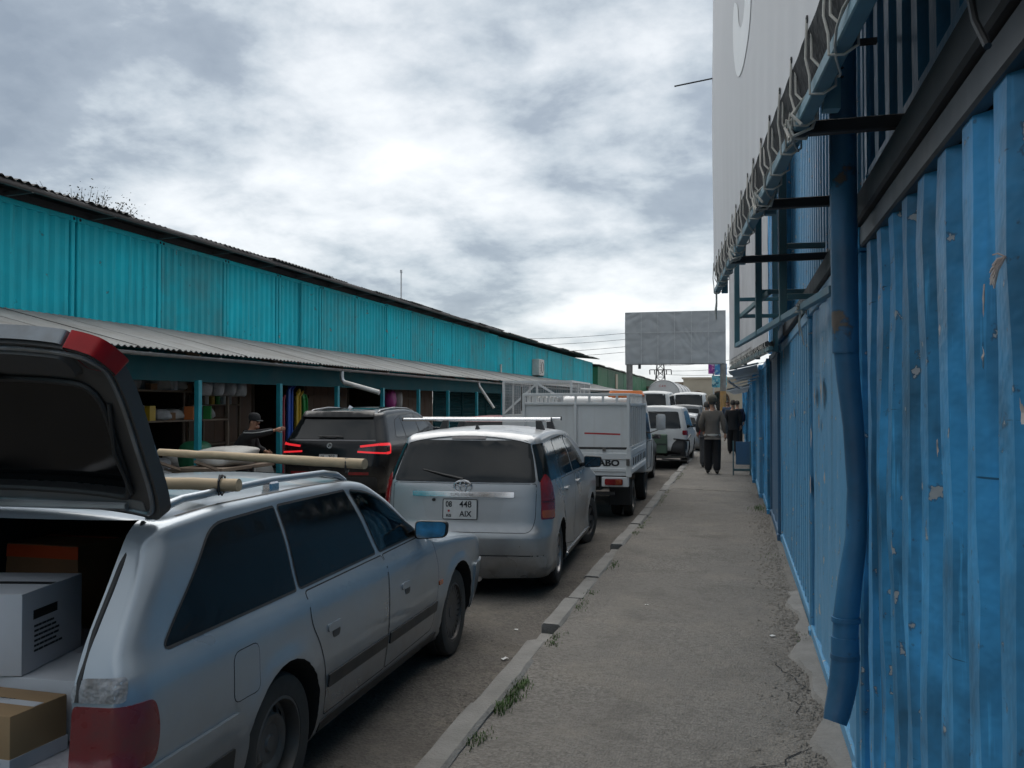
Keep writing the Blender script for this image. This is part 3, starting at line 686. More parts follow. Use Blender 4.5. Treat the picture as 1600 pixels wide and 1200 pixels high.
for z in (0.55, 1.46, 2.02):
    for j in range(7):
        mt_, nm_ = cols_[rnd.randrange(8)]; w_, d_, h_ = rnd.uniform(.07, .2), rnd.uniform(.08, .2), rnd.uniform(.10, .30)
        o = MB().span((-d_ / 2, -w_ / 2, 0), (d_ / 2, w_ / 2, h_)).build('packet', M[mt_], loc=(-10.26 + rnd.uniform(-.06, .03), 12.55 + j * .62 + rnd.uniform(-.12, .12), .06 + z), rot=(0, 0, rnd.uniform(-.4, .4)), bevel=.006)
        tag(o, f'{nm_} packet at the front of the {zn[z]} stall shelf board, {ORD[j]} from the left', 'packet', 'packets on the stall shelf')
for j in range(7):
    o = part('goods_sack', bags[j % 7], None, (-9.75 + rnd.uniform(-.1, .1), 13.3 + j * .62, .06), (0, 0, rnd.uniform(0, 3))); o.scale = (1.6, 1.5, 2.4 + rnd.uniform(-.5, .6))
    tag(o, f'pale sack on the ground in front of the long stall shelf, {ORD[j]} from the left', 'sack', 'sacks below the stall shelf')
o = part('plastic_bag', lump(31, .25, .3, .3, M['green_cl']), None, (-9.5, 14.75, .62)); tag(o, 'dark green plastic bag beside the first teal post', 'bag')
tag(MB().span((-9.9, 14.4, .06), (-9.2, 15.1, .62)).build('crate', M['plank'], bevel=.01), 'wooden crate under the green bag by the first teal post', 'crate')
for j, (mt, nm) in enumerate(((M['t_red'], 'red'), (M['pvc'], 'white'), (M['t_yel'], 'yellow'), (M['t_green'], 'green'), (M['pvc'], 'second white'), (M['bag'], 'pale'))):
    m = MB(); m.lathe([(0, 0), (.07, 0), (.075, .02), (.075, .17), (.05, .2), (.05, .24), (0, .24)], 12, c=(0, 0, 0)); tag(m.build('jar', mt, loc=(-11.2, 17.5 + j * .23, 1.81)), f'{nm} jar on the reddish shelf behind the man in the cap', 'jar', 'jars on the reddish shelf')
for j in range(4):
    o = part('hanging_bag', lump(50 + j, .14, .18, .22, M['bag']), None, (-9.9, 15.6 + j * .42, 1.98), (0, 0, j)); tag(o, f'milky bag hanging right of the first teal post, {ORD[j]} from the left', 'bag', 'bags hanging under the canopy')
# stacked plastic slides / toys
def toy(mt, lab, loc, zb, ztop, bend):
    t = thing('plastic_slide', lab, 'plastic slide', loc, 0, 'bright plastic slides')
    m = MB(); pts = [(0, 0, zb), (.02, 0, (zb + ztop) / 2), (0, bend * .15, ztop - .12), (-.02, bend, ztop)]
    for a, b in zip(pts, pts[1:]): m.bar(a, b, .16, .05, (1, 0, 0))
    m.build('slide_chute', mt, t, bevel=.01); m2 = MB()
    for s in (-.09, .09): m2.tube([(p[0] + .04, p[1] + s, p[2]) for p in pts], .022, 8)
    m2.build('slide_rim', mt, t)
for mt, lab, yy, zt, bd in ((M['t_red'], 'red plastic slide, leftmost in the bright stack', 18.35, 1.95, .1), (M['t_blue'], 'tall blue plastic slide beside the red one', 18.72, 2.2, .28), (M['t_yel'], 'yellow plastic slide with bent top', 19.12, 2.05, .22), (M['t_green'], 'green plastic slide, rightmost in the bright stack', 19.5, 1.98, -.05)):
    toy(mt, lab, (-9.75, yy, .06), 0.2, zt, bd)
o = part('bundle', lump(61, .16, .2, .3, M['t_mag']), None, (-10.0, 25.6, 1.70)); tag(o, 'magenta bundle hanging above the black car roof', 'bundle')
o = part('bundle', lump(62, .14, .14, .28, M['sack']), None, (-9.9, 25.98, 1.70)); tag(o, 'white bundle hanging beside the magenta one', 'bundle')
for nm, lc in (('goods_table', (-10.0, 25.0, .06)),):
    t = thing(nm, 'plank table under the magenta and white bundles', 'table', lc); MB().span((-.5, 0, 1.58), (.35, 1.6, 1.63)).build('table_top', M['plank'], t)
    for x in (-.45, .25):
        for yy in (.05, 1.5): MB().span((x, yy, 0), (x + .05, yy + .05, 1.58)).build('leg', M['plank'], t)
# handcart with sack
t = thing('handcart', 'wooden handcart carrying a white sack near the man in the black cap', 'cart', (-8.35, 13.9, 0))
MB().span((-.42, -.85, .74), (.42, .85, .80)).build('cart_bed', M['plank'], t, bevel=.008)
for s in (-1, 1):
    w = MB(); w.lathe([(.24, -.02), (.27, -.02), (.27, .02), (.24, .02), (.24, -.02)], 20, 'X', (s * .48, .1, .30)); 
    for k in range(6): w.bar((s * .48, .1, .30), (s * .48, .1 + .25 * math.cos(k * 1.047), .30 + .25 * math.sin(k * 1.047)), .015)
    w.build('wheel', M['black'], t)
    MB().bar((s * .35, -.8, .76), (s * .35, -1.5, .95), .04).build('handle', M['plank'], t)
    MB().bar((s * .4, .1, .30), (s * .4, .1, .76), .05).build('axle_bracket', M['black'], t)
o = part('white_sack', lump(70, .36, .70, .17, M['sack'], n=28, m=16, amp=.14, sq=.6), None, (-8.35, 13.95, .80), (0, 0, .05)); tag(o, 'bulging white woven sack lying on the handcart', 'sack')

# roof-top mast, wall unit, small pipe
t = thing('mast', 'thin grey mast with a small head on the black roof', 'mast', (XW - .6, 31.8, 5.3)); MB().tube([(0, 0, 0), (0, 0, 1.35)], .025, 8).build('pole', M['galv'], t); MB().box((0, 0, 1.40), (.07, .07, .12)).build('mast_head', M['galv'], t, bevel=.01); MB().box((0, 0, .02), (.2, .2, .3)).build('mast_foot', M['galv'], t)
t = thing('air_conditioner', 'off-white air conditioner unit on the far teal wall', 'air conditioner', (XW - .10, 51.6, 3.42))
MB().span((.05, 0, 0), (.5, 1.35, .95)).build('casing', M['pvc'], t, bevel=.03); m = MB(); m.lathe([(.33, 0), (.30, .02), (.30, 0)], 20, 'X', (.505, .8, .48)); m.build('fan_ring', M['black'], t)
for k in range(9): MB().span((.502, .12, .1 + k * .09), (.508, .38, .13 + k * .09)).build('grille_slat', M['black'], t)
for yy in (.2, 1.1): MB().span((0, yy, -.05), (.5, yy + .05, 0)).build('bracket', M['bar_dk'], t)
tag(MB().tube([(XW + .06, 44.0, 3.2), (XW + .06, 44.0, 3.75)], .06, 10).build('vent_pipe', M['pvc']), 'short white vent pipe on the canopy before the air conditioner', 'pipe')
# rainwater pipe on the upper row
tag(MB().tube([(XW + .04, 22.55, 3.25), (XW + .045, 22.55, 5.1)], .035, 8).build('rain_pipe', M['teal_b']), 'slim teal rain pipe down the joint between upper containers', 'pipe')

# ---------------------------------------------------------------- right wall of blue containers
GR = 'blue containers along the sidewalk'
near_c = container('wall_container', 'nearest blue container with deep corrugations and chipped paint at right', (0.52, -1.75, 0.11), 6.06, 2.50, -1, M['blue'], GR, pitch=0.278, depth=0.050, dent=0.008, rows=12, seed=41)
container('wall_container', 'pale blue container front with torn posters behind the downpipe', (0.515, 4.36, 0.11), 2.72, 2.46, -1, M['blue2'], GR, pitch=0.55, depth=0.012, dent=0.004, rows=8, seed=42)
container('wall_container', 'light blue finely corrugated container beyond the torn posters', (0.535, 7.14, 0.11), 4.7, 2.46, -1, M['blue2'], GR, pitch=0.235, depth=0.034, dent=0.003, rows=4, seed=43)
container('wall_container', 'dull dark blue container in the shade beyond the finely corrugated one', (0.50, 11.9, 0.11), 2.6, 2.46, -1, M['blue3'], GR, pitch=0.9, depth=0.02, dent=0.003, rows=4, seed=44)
container('wall_container', 'bright blue container beyond the dull one', (0.46, 14.6, 0.11), 2.44, 2.42, -1, M['blue'], GR, pitch=0.27, dent=0.003, rows=3, seed=45)
container('wall_container', 'blue container just before the folding sign', (0.40, 17.1, 0.11), 3.0, 2.42, -1, M['blue2'], GR, pitch=0.4, dent=0.003, rows=3, seed=46)
container('wall_container', 'blue container beside the folding sign', (0.34, 20.2, 0.11), 4.0, 2.42, -1, M['blue'], GR, pitch=0.27, seed=47)
y = 24.3
for k in range(8):
    container('wall_container', f'far blue container past the folding sign, {ORD[k]} beyond it', (0.36 + 0.04 * (k % 3), y, 0.11), 4.4, 2.42, -1, (M['blue'], M['blue2'], M['blue3'])[k % 3], GR, pitch=0.3, seed=50 + k); y += 4.5
GU = 'upper blue containers'
container('stacked_container', 'shaded upper blue container overhead at the right edge', (0.56, -1.75, 2.74), 6.06, 2.56, -1, M['blue_up_shaded'], GU, pitch=0.278, depth=0.045, dent=0.004, rows=4, seed=61)
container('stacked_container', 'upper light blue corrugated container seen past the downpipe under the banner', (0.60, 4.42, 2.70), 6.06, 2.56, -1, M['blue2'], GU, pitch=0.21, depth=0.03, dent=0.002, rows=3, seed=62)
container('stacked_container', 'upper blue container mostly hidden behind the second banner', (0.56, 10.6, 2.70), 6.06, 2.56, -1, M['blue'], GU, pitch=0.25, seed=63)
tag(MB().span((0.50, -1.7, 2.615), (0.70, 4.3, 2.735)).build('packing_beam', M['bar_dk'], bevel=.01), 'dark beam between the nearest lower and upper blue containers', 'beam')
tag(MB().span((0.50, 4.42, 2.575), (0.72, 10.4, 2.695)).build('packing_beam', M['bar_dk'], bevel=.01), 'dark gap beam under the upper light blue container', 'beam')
for ch in near_c.children:
    if ch.name.startswith('top_rail'): ch.data.materials[0] = M['rail_dk']
# broken concrete footing strip
random.seed(9); m = MB(); rows = [[], [], []]
for i in range(40):
    yy = 4.1 + i * .115; w = 0.09 + 0.045 * math.sin(i * .37) + .03 * math.sin(i * .93 + 1) + random.uniform(-.012, .012) - .06 * max(0, (i - 28) / 12) - .12 * max(0, (6 - i) / 6)
    rows[0].append((0.53, yy, .172)); rows[1].append((0.50 - max(w, .01) * .8, yy, .158 + random.uniform(-.008, .006))); rows[2].append((0.48 - max(w, .02), yy, .11))
m.sheet(rows); tag(m.build('concrete_footing', M['conc'], fix=False), 'broken concrete footing at the base of the pale blue container', 'footing')
# ---------------------------------------------------------------- downpipe
t = thing('downpipe', 'thick dented blue downpipe on the blue wall', 'drain pipe', (0.425, 3.92, 0))
MB().tube([(0, -.04, 6.2), (0, -.04, 4.2), (0.0, -.03, 2.6), (.005, -.02, 2.05)], [.053, .053, .053, .052], 18).build('upper_pipe', M['navy'], t)
pts = [(.005, -.02, 2.10), (.015, -.01, 1.95), (.035, .0, 1.75), (.05, .02, 1.5), (.045, .03, 1.3), (.02, .03, 1.12), (.005, .03, .98), (0, .03, .86)]
MB().tube(pts, [.050, .046, .041, .040, .042, .048, .051, .051], 18).build('dented_pipe', M['navy'], t)
MB().tube([(0, .03, .90), (0, .03, .80), (-.005, .025, .74), (-.02, .015, .66), (-.035, .0, .60), (-.045, -.01, .565)], [.055, .056, .056, .054, .051, .046], 18).build('outlet_elbow', M['navy'], t)
for z, x, yy in ((3.3, 0, -.035), (.97, .005, .03), (.82, 0, .03)):
    m = MB(); m.lathe([(.050, -.010), (.058, -.010), (.058, .010), (.050, .010)], 18, c=(x, yy, z)); m.build('pipe_clamp', M['navy'], t)
for z in (3.3,): MB().bar((0.04, -.035, z), (.13, -.035, z), .03, .02).build('clamp_arm', M['bar_dk'], t)
tag(MB().tube([(.45, 2.02, 3.1), (.452, 2.01, 2.85), (.455, 1.99, 2.70), (.46, 1.95, 2.60), (.47, 1.90, 2.53)], .008, 8).build('cable', M['black']), 'black cable hanging at the dark upper right wall', 'cable')
# wire bracket on the upper pipe, seen as dark coil
tag(MB().tube([(.40 + .05 * math.cos(a * .7), 3.88 + .05 * math.sin(a * .7), 3.12 + a * .004) for a in range(40)], .006, 6).build('wire_coil', M['bar_dk']), 'dark wire coil wound round the downpipe below the banner', 'wire')
# ---------------------------------------------------------------- big banner
def banner(label, p0, p1, x0, x1, zh, ztop, bar_z, cloth, barm, eyelet, seed, cat='banner', hem=True):
    d = Vector((p1[0] - p0[0], p1[1] - p0[1])); rz = math.atan2(d.y, d.x)
    t = thing('wall_banner', label, cat, (p0[0], p0[1], 0), rz, None); rnd = random.Random(seed)
    def sag(x): return 0.006 * math.sin(x * 2 * math.pi / eyelet)
    def wv(x, z): return 0.010 * math.sin(x * 1.1 + z) * math.sin(z * 1.7 + 1) + 0.004 * math.sin(x * 2 * math.pi / eyelet) * math.exp(-(z - zh) * 2.5)
    xs = lin(x0, x1, 90); zs = [zh, zh + .03, zh + .1, zh + .25] + lin(zh + .5, ztop, 8)
    m = MB(); fr = [[(x, wv(x, z), z + (sag(x) if i < 2 else 0)) for x in xs] for i, z in enumerate(zs)]
    m.sheet(fr)
    m.sheet([[(x, 0.006 + wv(x, z), z + (sag(x) if i < 2 else 0)) for x in xs] for i, z in enumerate(zs)])
    for c in (0, -1): m.sheet([[r[c] for r in fr], [(r[c][0], r[c][1] + .006, r[c][2]) for r in fr]])
    m.build('banner_cloth', cloth, t, sm=80)
    if hem:
        m = MB(); m.sheet([[(x, wv(x, zh), zh + sag(x)) for x in xs], [(x, .030, (zh + bar_z) / 2) for x in xs], [(x, .058, bar_z + .01) for x in xs], [(x, .075, bar_z + .1) for x in xs]]); m.build('banner_hem', M['cloth_gy'], t, sm=80, fix=False)
    MB().span((x0 - .03, 0.004, bar_z - .022), (x1, .05, bar_z + .022)).build('bottom_bar', barm, t, bevel=.004)
    n = int((x1 - x0) / 1.4)
    for i in range(n + 1):
        x = x0 + .1 + (x1 - x0 - .2) * i / n; MB().span((x - .025, .06, bar_z - .03), (x + .025, .11, ztop)).build('upright_bar', barm, t)
    MB().span((x0, .06, ztop - .1), (x1, .11, ztop - .04)).build('top_bar', barm, t)
    x = x0 + .08; i = 0
    while x < x1 - .2:
        m = MB(); dx = rnd.uniform(.03, .14); c = (x, -.004, zh + .035)
        m.tube([c, (x + dx * .4, -.012, (zh + bar_z) / 2), (x + dx, -.006, bar_z + .03), (x + dx + .01, -.006, bar_z - .03), (x + dx + .025, .03, bar_z - .036), (x + dx + .045, .062, bar_z - .02), (x + dx + .05, .062, bar_z + .03), (x + dx + .02, .03, bar_z + .036), (x + dx * .6, .004, bar_z + .09), (x + .012, .008, zh + .03)], .0042, 6)
        m.build('lacing_rope', M['rope'], t); e = MB(); e.lathe([(.007, -.003), (.014, -.003), (.014, .001), (.007, .001)], 10, 'Y', (x, -.003, zh + .035)); e.build('eyelet', M['bar_dk'], t)
        x += eyelet * rnd.uniform(.85, 1.15); i += 1
    return t, rz
bt, brz = banner('large pale grey banner with a white curved letter, roped above the sidewalk', (-0.18, 7.98), (0.27, 2.27), 0.0, 6.7, 2.985, 6.4, 2.80, M['banner'], M['bar_blue'], 0.34, 1)
J = [(3.36, 4.7), (3.29, 3.90), (3.21, 3.78), (2.99, 3.695), (2.78, 3.69), (2.59, 3.72), (2.41, 3.81), (2.23, 4.01), (2.18, 4.20), (2.28, 4.30), (2.52, 4.17), (2.57, 4.05), (2.72, 3.95), (2.87, 3.95), (2.95, 4.02), (2.98, 4.7)]
def bwv(x, z): return 0.010 * math.sin(x * 1.1 + z) * math.sin(z * 1.7 + 1) + 0.004 * math.sin(x * 2 * math.pi / .34) * math.exp(-(z - 2.985) * 2.5)
JB = densify(round_poly(J, .08, 4), .05); jp = [Vector(p) for p in JB]; nj = len(jp)
for i in range(40):
    for j in range(26):
        q = (2.1 + i * .04, 3.65 + j * .045)
        if inside(q, JB) and min((Vector(q) - p).length for p in jp[:nj]) > .018: jp.append(Vector(q))
rj = geometry.delaunay_2d_cdt(jp, [], [list(range(nj))], 1, 1e-6)
m = MB(); m.add([(v.x, bwv(v.x, v.y) - .0035, v.y) for v in rj[0]], [tuple(f) for f in rj[2]]); m.build('printed_letter', M['banner_w'], bt, sm=80)
inv = Matrix.Rotation(-brz, 3, 'Z')
def bl(X, Y, Z): v = inv @ Vector((X + .18, Y - 7.98, 0)); return (v.x, v.y, Z)
for (xa, ya, xb) in ((.19, 3.28, .56), (.095, 4.5, .60), (-.04, 6.2, .60)):
    MB().bar(bl(xa, ya, 2.79), bl(xb, ya + .02, 2.80), .045, .045).build('wall_bracket', M['bar_dk'], bt, bevel=.004)
MB().tube([bl(-.17, 7.95, 4.62), bl(-.50, 7.9, 4.56)], .007, 6).build('rod', M['bar_dk'], bt)
rnd = random.Random(8)
for cx in (4.62, 3.45, 1.9):   # rope knots round the bar
    m = MB(); m.tube([(cx + .02 * i + rnd.uniform(-.03, .03), .028 + .045 * math.cos(i * 1.3), 2.80 + .045 * math.sin(i * 1.3) + rnd.uniform(-.008, .008)) for i in range(22)][:14], .006, 6)
    m.tube([(cx + rnd.uniform(-.05, .12), .02 + .05 * math.cos(i * 2.1), 2.80 + .05 * math.sin(i * 2.1)) for i in range(16)], .006, 6)
    m.build('rope_knot', M['rope'], bt)
m = MB(); m.tube([(6.0 - i * .07, .028 + .036 * math.cos(i * .55), 2.80 + .036 * math.sin(i * .55)) for i in range(80)], .004, 5); m.build('wound_cord', M['rope'], bt)
m = MB(); m.tube([(0.03, .02, 2.78), (0.02, .02, 2.70), (.025, .015, 2.62), (.018, .02, 2.55)], [.008, .007, .012, .004], 6); m.tube([(0.07, .02, 2.77), (0.08, .02, 2.70), (.072, .02, 2.66)], .006, 6); m.build('rope_tail', M['rope'], bt)
b2, _ = banner('stained white banner on a teal frame farther along the blue wall', (-0.10, 15.47), (0.33, 10.0), 0.0, 5.5, 2.50, 5.7, 2.42, M['banner_b'], M['bar_teal'], 0.16, 5)
# empty frame before it
t = thing('sign_frame', 'empty faded teal sign frame between the two banners', 'sign frame', (0.01, 9.09, 2.4), math.atan2(-4.41, .45))
Lf = math.hypot(4.41, .45)
MB().span((0, -.02, -.02), (Lf, .02, .02)).build('bottom_bar', M['bar_blue'], t, bevel=.003)
MB().span((0, -.02, .90), (Lf * .62, .02, .94)).build('top_bar', M['bar_teal'], t, bevel=.003)
for x, h in ((0, 1.0), (1.62, 1.0), (2.85, .95)): MB().span((x, -.024, -.02), (x + .045, .024, h)).build('upright_bar', M['bar_teal'], t, bevel=.003)
MB().span((0, .021, .26), (Lf * .45, .05, .30)).build('middle_bar', M['bar_teal'], t, bevel=.003)
for x, z in ((0.05, .26), (0.05, .42), (1.66, .30), (2.9, .45), (2.9, .12)): MB().span((x, .02, z), (x + .035, .52 - x * .09, z + .035)).build('wall_bracket', M['bar_teal'], t, bevel=.003)
m = MB(); m.tube([(3.55 + rnd.uniform(-.06, .1), .03 * math.cos(i * 2.2), .035 * math.sin(i * 2.2)) for i in range(18)], .007, 6); m.tube([(3.5, 0, 0), (3.52, -.01, -.1), (3.5, 0, -.16)], .004, 5); m.tube([(3.62, 0, 0), (3.6, -.02, -.08), (3.63, 0, -.22)], .004, 5); m.build('rope_knot', M['rope'], t)
t = thing('awning_frame', 'tangled grey awning frame low over the sidewalk beyond the second banner', 'awning frame', (-0.05, 15.9, 2.25), R(-1.5))
for i in range(4):
    for z in (0, .16): MB().bar((-.06 - .1 * i * .3, i * 2.0, z - .09 * i * .3), (.42, i * 2.0, z + .10), .03).build('frame_bar', M['galv'], t)
    MB().bar((-.08, i * 2.0, -.03), (-.08, i * 2.0 + 2.0, -.05), .03).build('frame_bar', M['galv'], t)
    m = MB(); m.sheet([[(-.08, i * 2.0 + .1, .13), (.40, i * 2.0 + .1, .24)], [(-.10, i * 2 + 1.9, .12), (.40, i * 2 + 1.9, .22)]]); m.build('awning_sheet', M['banner_b'], t, sm=0)
t = thing('awning_frame', 'farther low grey awning over the sidewalk', 'awning frame', (-0.15, 24.5, 2.15), R(-1))
for i in range(5):
    MB().bar((-.1, i * 2.4, 0), (.5, i * 2.4, .12), .035).build('frame_bar', M['galv'], t); m = MB(); m.sheet([[(-.1, i * 2.4, .05), (.5, i * 2.4, .18)], [(-.1, i * 2.4 + 2.2, .04), (.5, i * 2.4 + 2.2, .18)]]); m.build('awning_sheet', M['slate'], t, sm=0)
# torn posters and stickers
def torn(label, X, Y, Z, w, h, seed, mt=None):
    rnd = random.Random(seed); n = 11; m = MB()
    ring = [(math.cos(2 * math.pi * i / n) * w * rnd.uniform(.3, .75), math.sin(2 * math.pi * i / n) * h * rnd.uniform(.3, .75)) for i in range(n)]
    vs = [(0, 0, 0)] + [(-.001 - .004 * rnd.random(), a, b) for a, b in ring]
    m.add(vs, [(0, i + 1, (i + 1) % n + 1) for i in range(n)]); return tag(m.build('torn_poster', mt or M['paper'], loc=(X, Y, Z), sm=0, fix=False), label, 'torn poster', 'torn paper on the blue wall')
for a in (('pale torn poster scrap, largest on the pale blue front', .521, 6.05, 1.93, .10, .17, 1), ('torn paper scrap left of the largest one', .521, 6.55, 1.90, .08, .12, 2), ('white peeling scrap low left on the pale blue front', .521, 6.85, 1.62, .09, .14, 3), ('thin torn scrap below the largest one', .521, 6.2, 1.72, .06, .10, 4), ('grey paper remnant at the left edge of the pale blue front', .521, 6.95, 1.25, .07, .13, 5), ('small scrap right of centre on the pale blue front', .521, 5.85, 1.40, .05, .08, 6), ('faint scrap at eye height on the finely corrugated container', .545, 9.2, 1.75, .07, .12, 7), ('torn scrap on the dull dark container', .512, 12.7, 1.8, .12, .2, 8),
          ('peeled paper patch on a near ridge of the corrugations', .533, 2.69, 1.73, .022, .045, 9), ('narrow peeled patch on the rightmost ridge', .533, 1.93, 1.83, .018, .05, 10), ('peeled patch high on the right ridges', .533, 2.20, 2.08, .018, .06, 11), ('small peeled patch under the high one', .533, 2.21, 1.95, .016, .04, 12)): torn(*a)
m = MB(); rnd = random.Random(3)
for i in range(26): a = rnd.uniform(2.2, 4.0); L = rnd.uniform(.02, .055); m.tube([(.505, 1.93, 2.13), (.495, 1.93 - math.cos(a) * L * .5, 2.13 + math.sin(a) * L * .5 - .01), (.49, 1.93 - math.cos(a) * L, 2.13 + math.sin(a) * L - .03)], .0018, 4)
tag(m.build('frayed_twine', M['paper']), 'frayed dry twine tuft on the near corrugated wall at the right edge', 'twine')
tag(MB().span((.528, 1.84, 1.50), (.531, 1.915, 1.57)).build('sticker', M['redink']), 'small red sticker at the right edge of the near wall', 'sticker')
# folding sign on the sidewalk
t = thing('folding_sign', 'small blue grey sign stand with legs on the sidewalk by the wall', 'sign stand', (0.13, 22.2, 0.13))
MB().span((-.14, 0, .26), (.19, .03, .80)).build('sign_panel', M['blue3'], t, bevel=.006)
for x in (-.20, .19):
    MB().bar((x, -.01, 0), (x, .015, .82), .03).build('leg', M['bar_teal'], t); MB().bar((x, .38, 0), (x, .03, .80), .03).build('leg', M['bar_teal'], t)
MB().bar((-.2, 0, .15), (.19, 0, .15), .03).build('cross_bar', M['bar_teal'], t); MB().bar((-.2, .37, .10), (.19, .37, .10), .03).build('cross_bar', M['bar_teal'], t)

# ---------------------------------------------------------------- far end of the street
t = thing('billboard', 'blank billboard with crumpled grey tarpaulin on two posts across the street', 'billboard', (-3.7, 58, 0))
m = MB(); W2, z0, z1 = 3.1, 4.28, 7.52; nx, nz = 110, 60; rows = []
from mathutils import noise as mnoise
def wr(x, z):
    q = Vector((x * .55, z * .55, 3.3)); d = mnoise.noise_vector(q) * 1.6
    return .6 * (.16 * abs(mnoise.noise(Vector((x * .9 + z * .7 + d.x, z * .35 - x * .35 + d.y, 1.0)))) + .10 * abs(mnoise.noise(Vector((x * 1.1 - z * 1.0 + d.y, z * .6 + x * .5, 7.0)))) + .03 * mnoise.noise(Vector((x * 3, z * 3, 2))))
for j in range(nz + 1):
    z = z0 + (z1 - z0) * j / nz; rows.append([(-W2 + 2 * W2 * i / nx, -.10 - wr(-W2 + 2 * W2 * i / nx, z), z) for i in range(nx + 1)])
m.sheet(rows); m.build('tarpaulin', M['tarp'], t, sm=80)
MB().span((-W2, -.06, z0 - .05), (W2, .25, z1 + .03)).build('board_box', M['tarp'], t)
for i in range(1, 6): MB().span((-W2 + i * W2 / 3 - .02, -.27, z0), (-W2 + i * W2 / 3 + .012, -.24, z1)).build('seam_strip', M['galv'], t)
MB().span((-W2, -.27, z0 + 1.95), (W2, -.245, z0 + 1.985)).build('seam_strip', M['galv'], t)
MB().tube([(-2.85, .1, 0), (-2.85, .1, 4.3)], .20, 16).build('post', M['conc'], t)
pr = MB().tube([(2.93, .1, 0), (2.93, .1, 4.3)], .18, 16).build('post', M['conc'], t)
MB().tube([(2.93, .1, 0.8), (2.93, .1, 2.55)], .185, 16).build('painted_band', mat('yellow post paint', (0.42, 0.22, 0.05), 0.7, var=.3, dirt=(.25, .2, .15), dirt_amt=.6), pr)
MB().box((-2.2, -.05, 4.1), (.15, .3, .25)).build('flood_lamp', M['bar_dk'], t)
def print_mat(name, cols, sc):
    m = bpy.data.materials.new(name); m.use_nodes = True; n = m.node_tree; b = n.nodes['Principled BSDF']
    v = n.nodes.new('ShaderNodeTexVoronoi'); v.inputs['Scale'].default_value = sc; tcx = n.nodes.new('ShaderNodeTexCoord'); n.links.new(tcx.outputs['Object'], v.inputs['Vector'])
    sc_ = n.nodes.new('ShaderNodeSeparateColor'); n.links.new(v.outputs['Color'], sc_.inputs[0]); r = n.nodes.new('ShaderNodeValToRGB'); r.color_ramp.interpolation = 'CONSTANT'
    for i, c in enumerate(cols):
        el = r.color_ramp.elements[i] if i < 2 else r.color_ramp.elements.new(i / len(cols)); el.position = i / len(cols); el.color = (*c, 1)
    n.links.new(sc_.outputs[0], r.inputs[0]); n.links.new(r.outputs[0], b.inputs['Base Color']); b.inputs['Roughness'].default_value = .6; return m
t = thing('shop_sign', 'distant stacked pink and blue advertising boards behind the billboard post', 'sign', (-1.45, 75, 0))
MB().span((-.70, 0, 4.15), (.25, .12, 5.0)).build('pink_board', print_mat('pink print', [(.30, .04, .24), (.42, .09, .35), (.20, .03, .22), (.5, .3, .45)], 6), t)
MB().span((-.2, -.1, 4.05), (.75, 0.0, 4.95)).build('blue_board', print_mat('blue print', [(.03, .16, .38), (.05, .22, .45), (.2, .4, .5), (.02, .1, .3)], 5), t)
MB().span((-.42, -.15, 3.05), (.75, 0.0, 4.0)).build('cyan_board', print_mat('cyan print', [(.06, .28, .38), (.12, .36, .42), (.3, .45, .45), (.03, .14, .2)], 6), t)
for x in (-.3, .6): MB().tube([(x, .2, 0), (x, .2, 4.9)], .06, 8).build('post', M['galv'], t)
# beige building
t = thing('market_building', 'low beige building with arched dark windows closing the end of the street', 'building', (-3.2, 120, 0))
MB().span((-3.4, 0, 0), (6, 8, 4.9)).build('wall', M['beige'], t); MB().span((-8, .4, 0), (-3.4, 8, 3.75)).build('wall', M['beige'], t)
MB().span((-8.2, -.2, 3.75), (-3.4, 8, 3.95)).build('parapet', M['plank'], t); MB().span((-3.6, -.2, 4.9), (6.1, 8, 5.1)).build('parapet', M['beige'], t)
MB().span((-5.0, .1, 3.95), (-3.4, 4, 4.5)).build('roof_hut', M['plank'], t)
def arch(cx, z0, w, h, y, n=10): return [(cx - w, z0), (cx + w, z0), (cx + w, z0 + h - w)] + [(cx + w * math.cos(math.pi * i / n), z0 + h - w + w * math.sin(math.pi * i / n)) for i in range(1, n)] + [(cx - w, z0 + h - w)]
for cx, w, h, yy in ((-5.0, .95, 2.6, .4), (-1.6, 1.15, 2.9, 0), (1.2, 1.15, 2.9, 0)):
    o = MB().prism(arch(cx, .4, w, h, yy), yy - .10, yy - .02, 'Y').build('arched_window', M['glass'], t)
    f = MB(); pts = [(x, yy - .1, z) for x, z in arch(cx, .4, w, h, yy)]; f.tube(pts + pts[:1], .07, 6); f.build('window_frame', M['brown'], o)
    MB().span((cx - .03, yy - .14, .4), (cx + .03, yy - .1, .4 + h)).build('mullion', M['brown'], o)
# green container row
y = 76.6; rnd = random.Random(12)
for k in range(17):
    mt = M['green'] if rnd.random() < .6 else M['green2']
    container('green_container', f'green corrugated container beyond the teal row, {ORD[k]} of the upper green run', (XW + .1, y, 2.45), 6.06, 2.45, 1, mt, 'green upper containers', pitch=.45, depth=.05, seed=70 + k % 3)
    tag(MB().span((XW - 2.2, y, 0), (XW, y + 6.06, 2.44)).build('stall_block', M['green2']), f'dark green stall block under the green containers, {ORD[k]} of the run', 'stall', 'green stall blocks')
    y += 6.12
t = thing('market_roof', 'thin grey roof edge over the green containers', 'roof', (XW, 76, 4.92))
g2 = roof_sheet('roof_sheet', 3, 3.0, .3, .5, .03, M['slate'])
for k in range(34): part('roof_sheet', g2, t, (.4, k * 3.0, .05 + rnd.uniform(-.03, .05)))
t = thing('green_stall_canopy', 'grey canopy along the foot of the green containers', 'canopy', (XW + 2.0, 76, 2.7)); g3 = roof_sheet('canopy_sheet', 2.0, 3.0, .5, .3, .03, M['slate'])
for k in range(24): part('canopy_sheet', g3, t, (0, k * 3.0, rnd.uniform(-.03, .03)))
for k in range(12): MB().span((-.1, k * 6 - .05, -2.7), (0, k * 6 + .05, 0)).build('canopy_post', M['green2'], t)
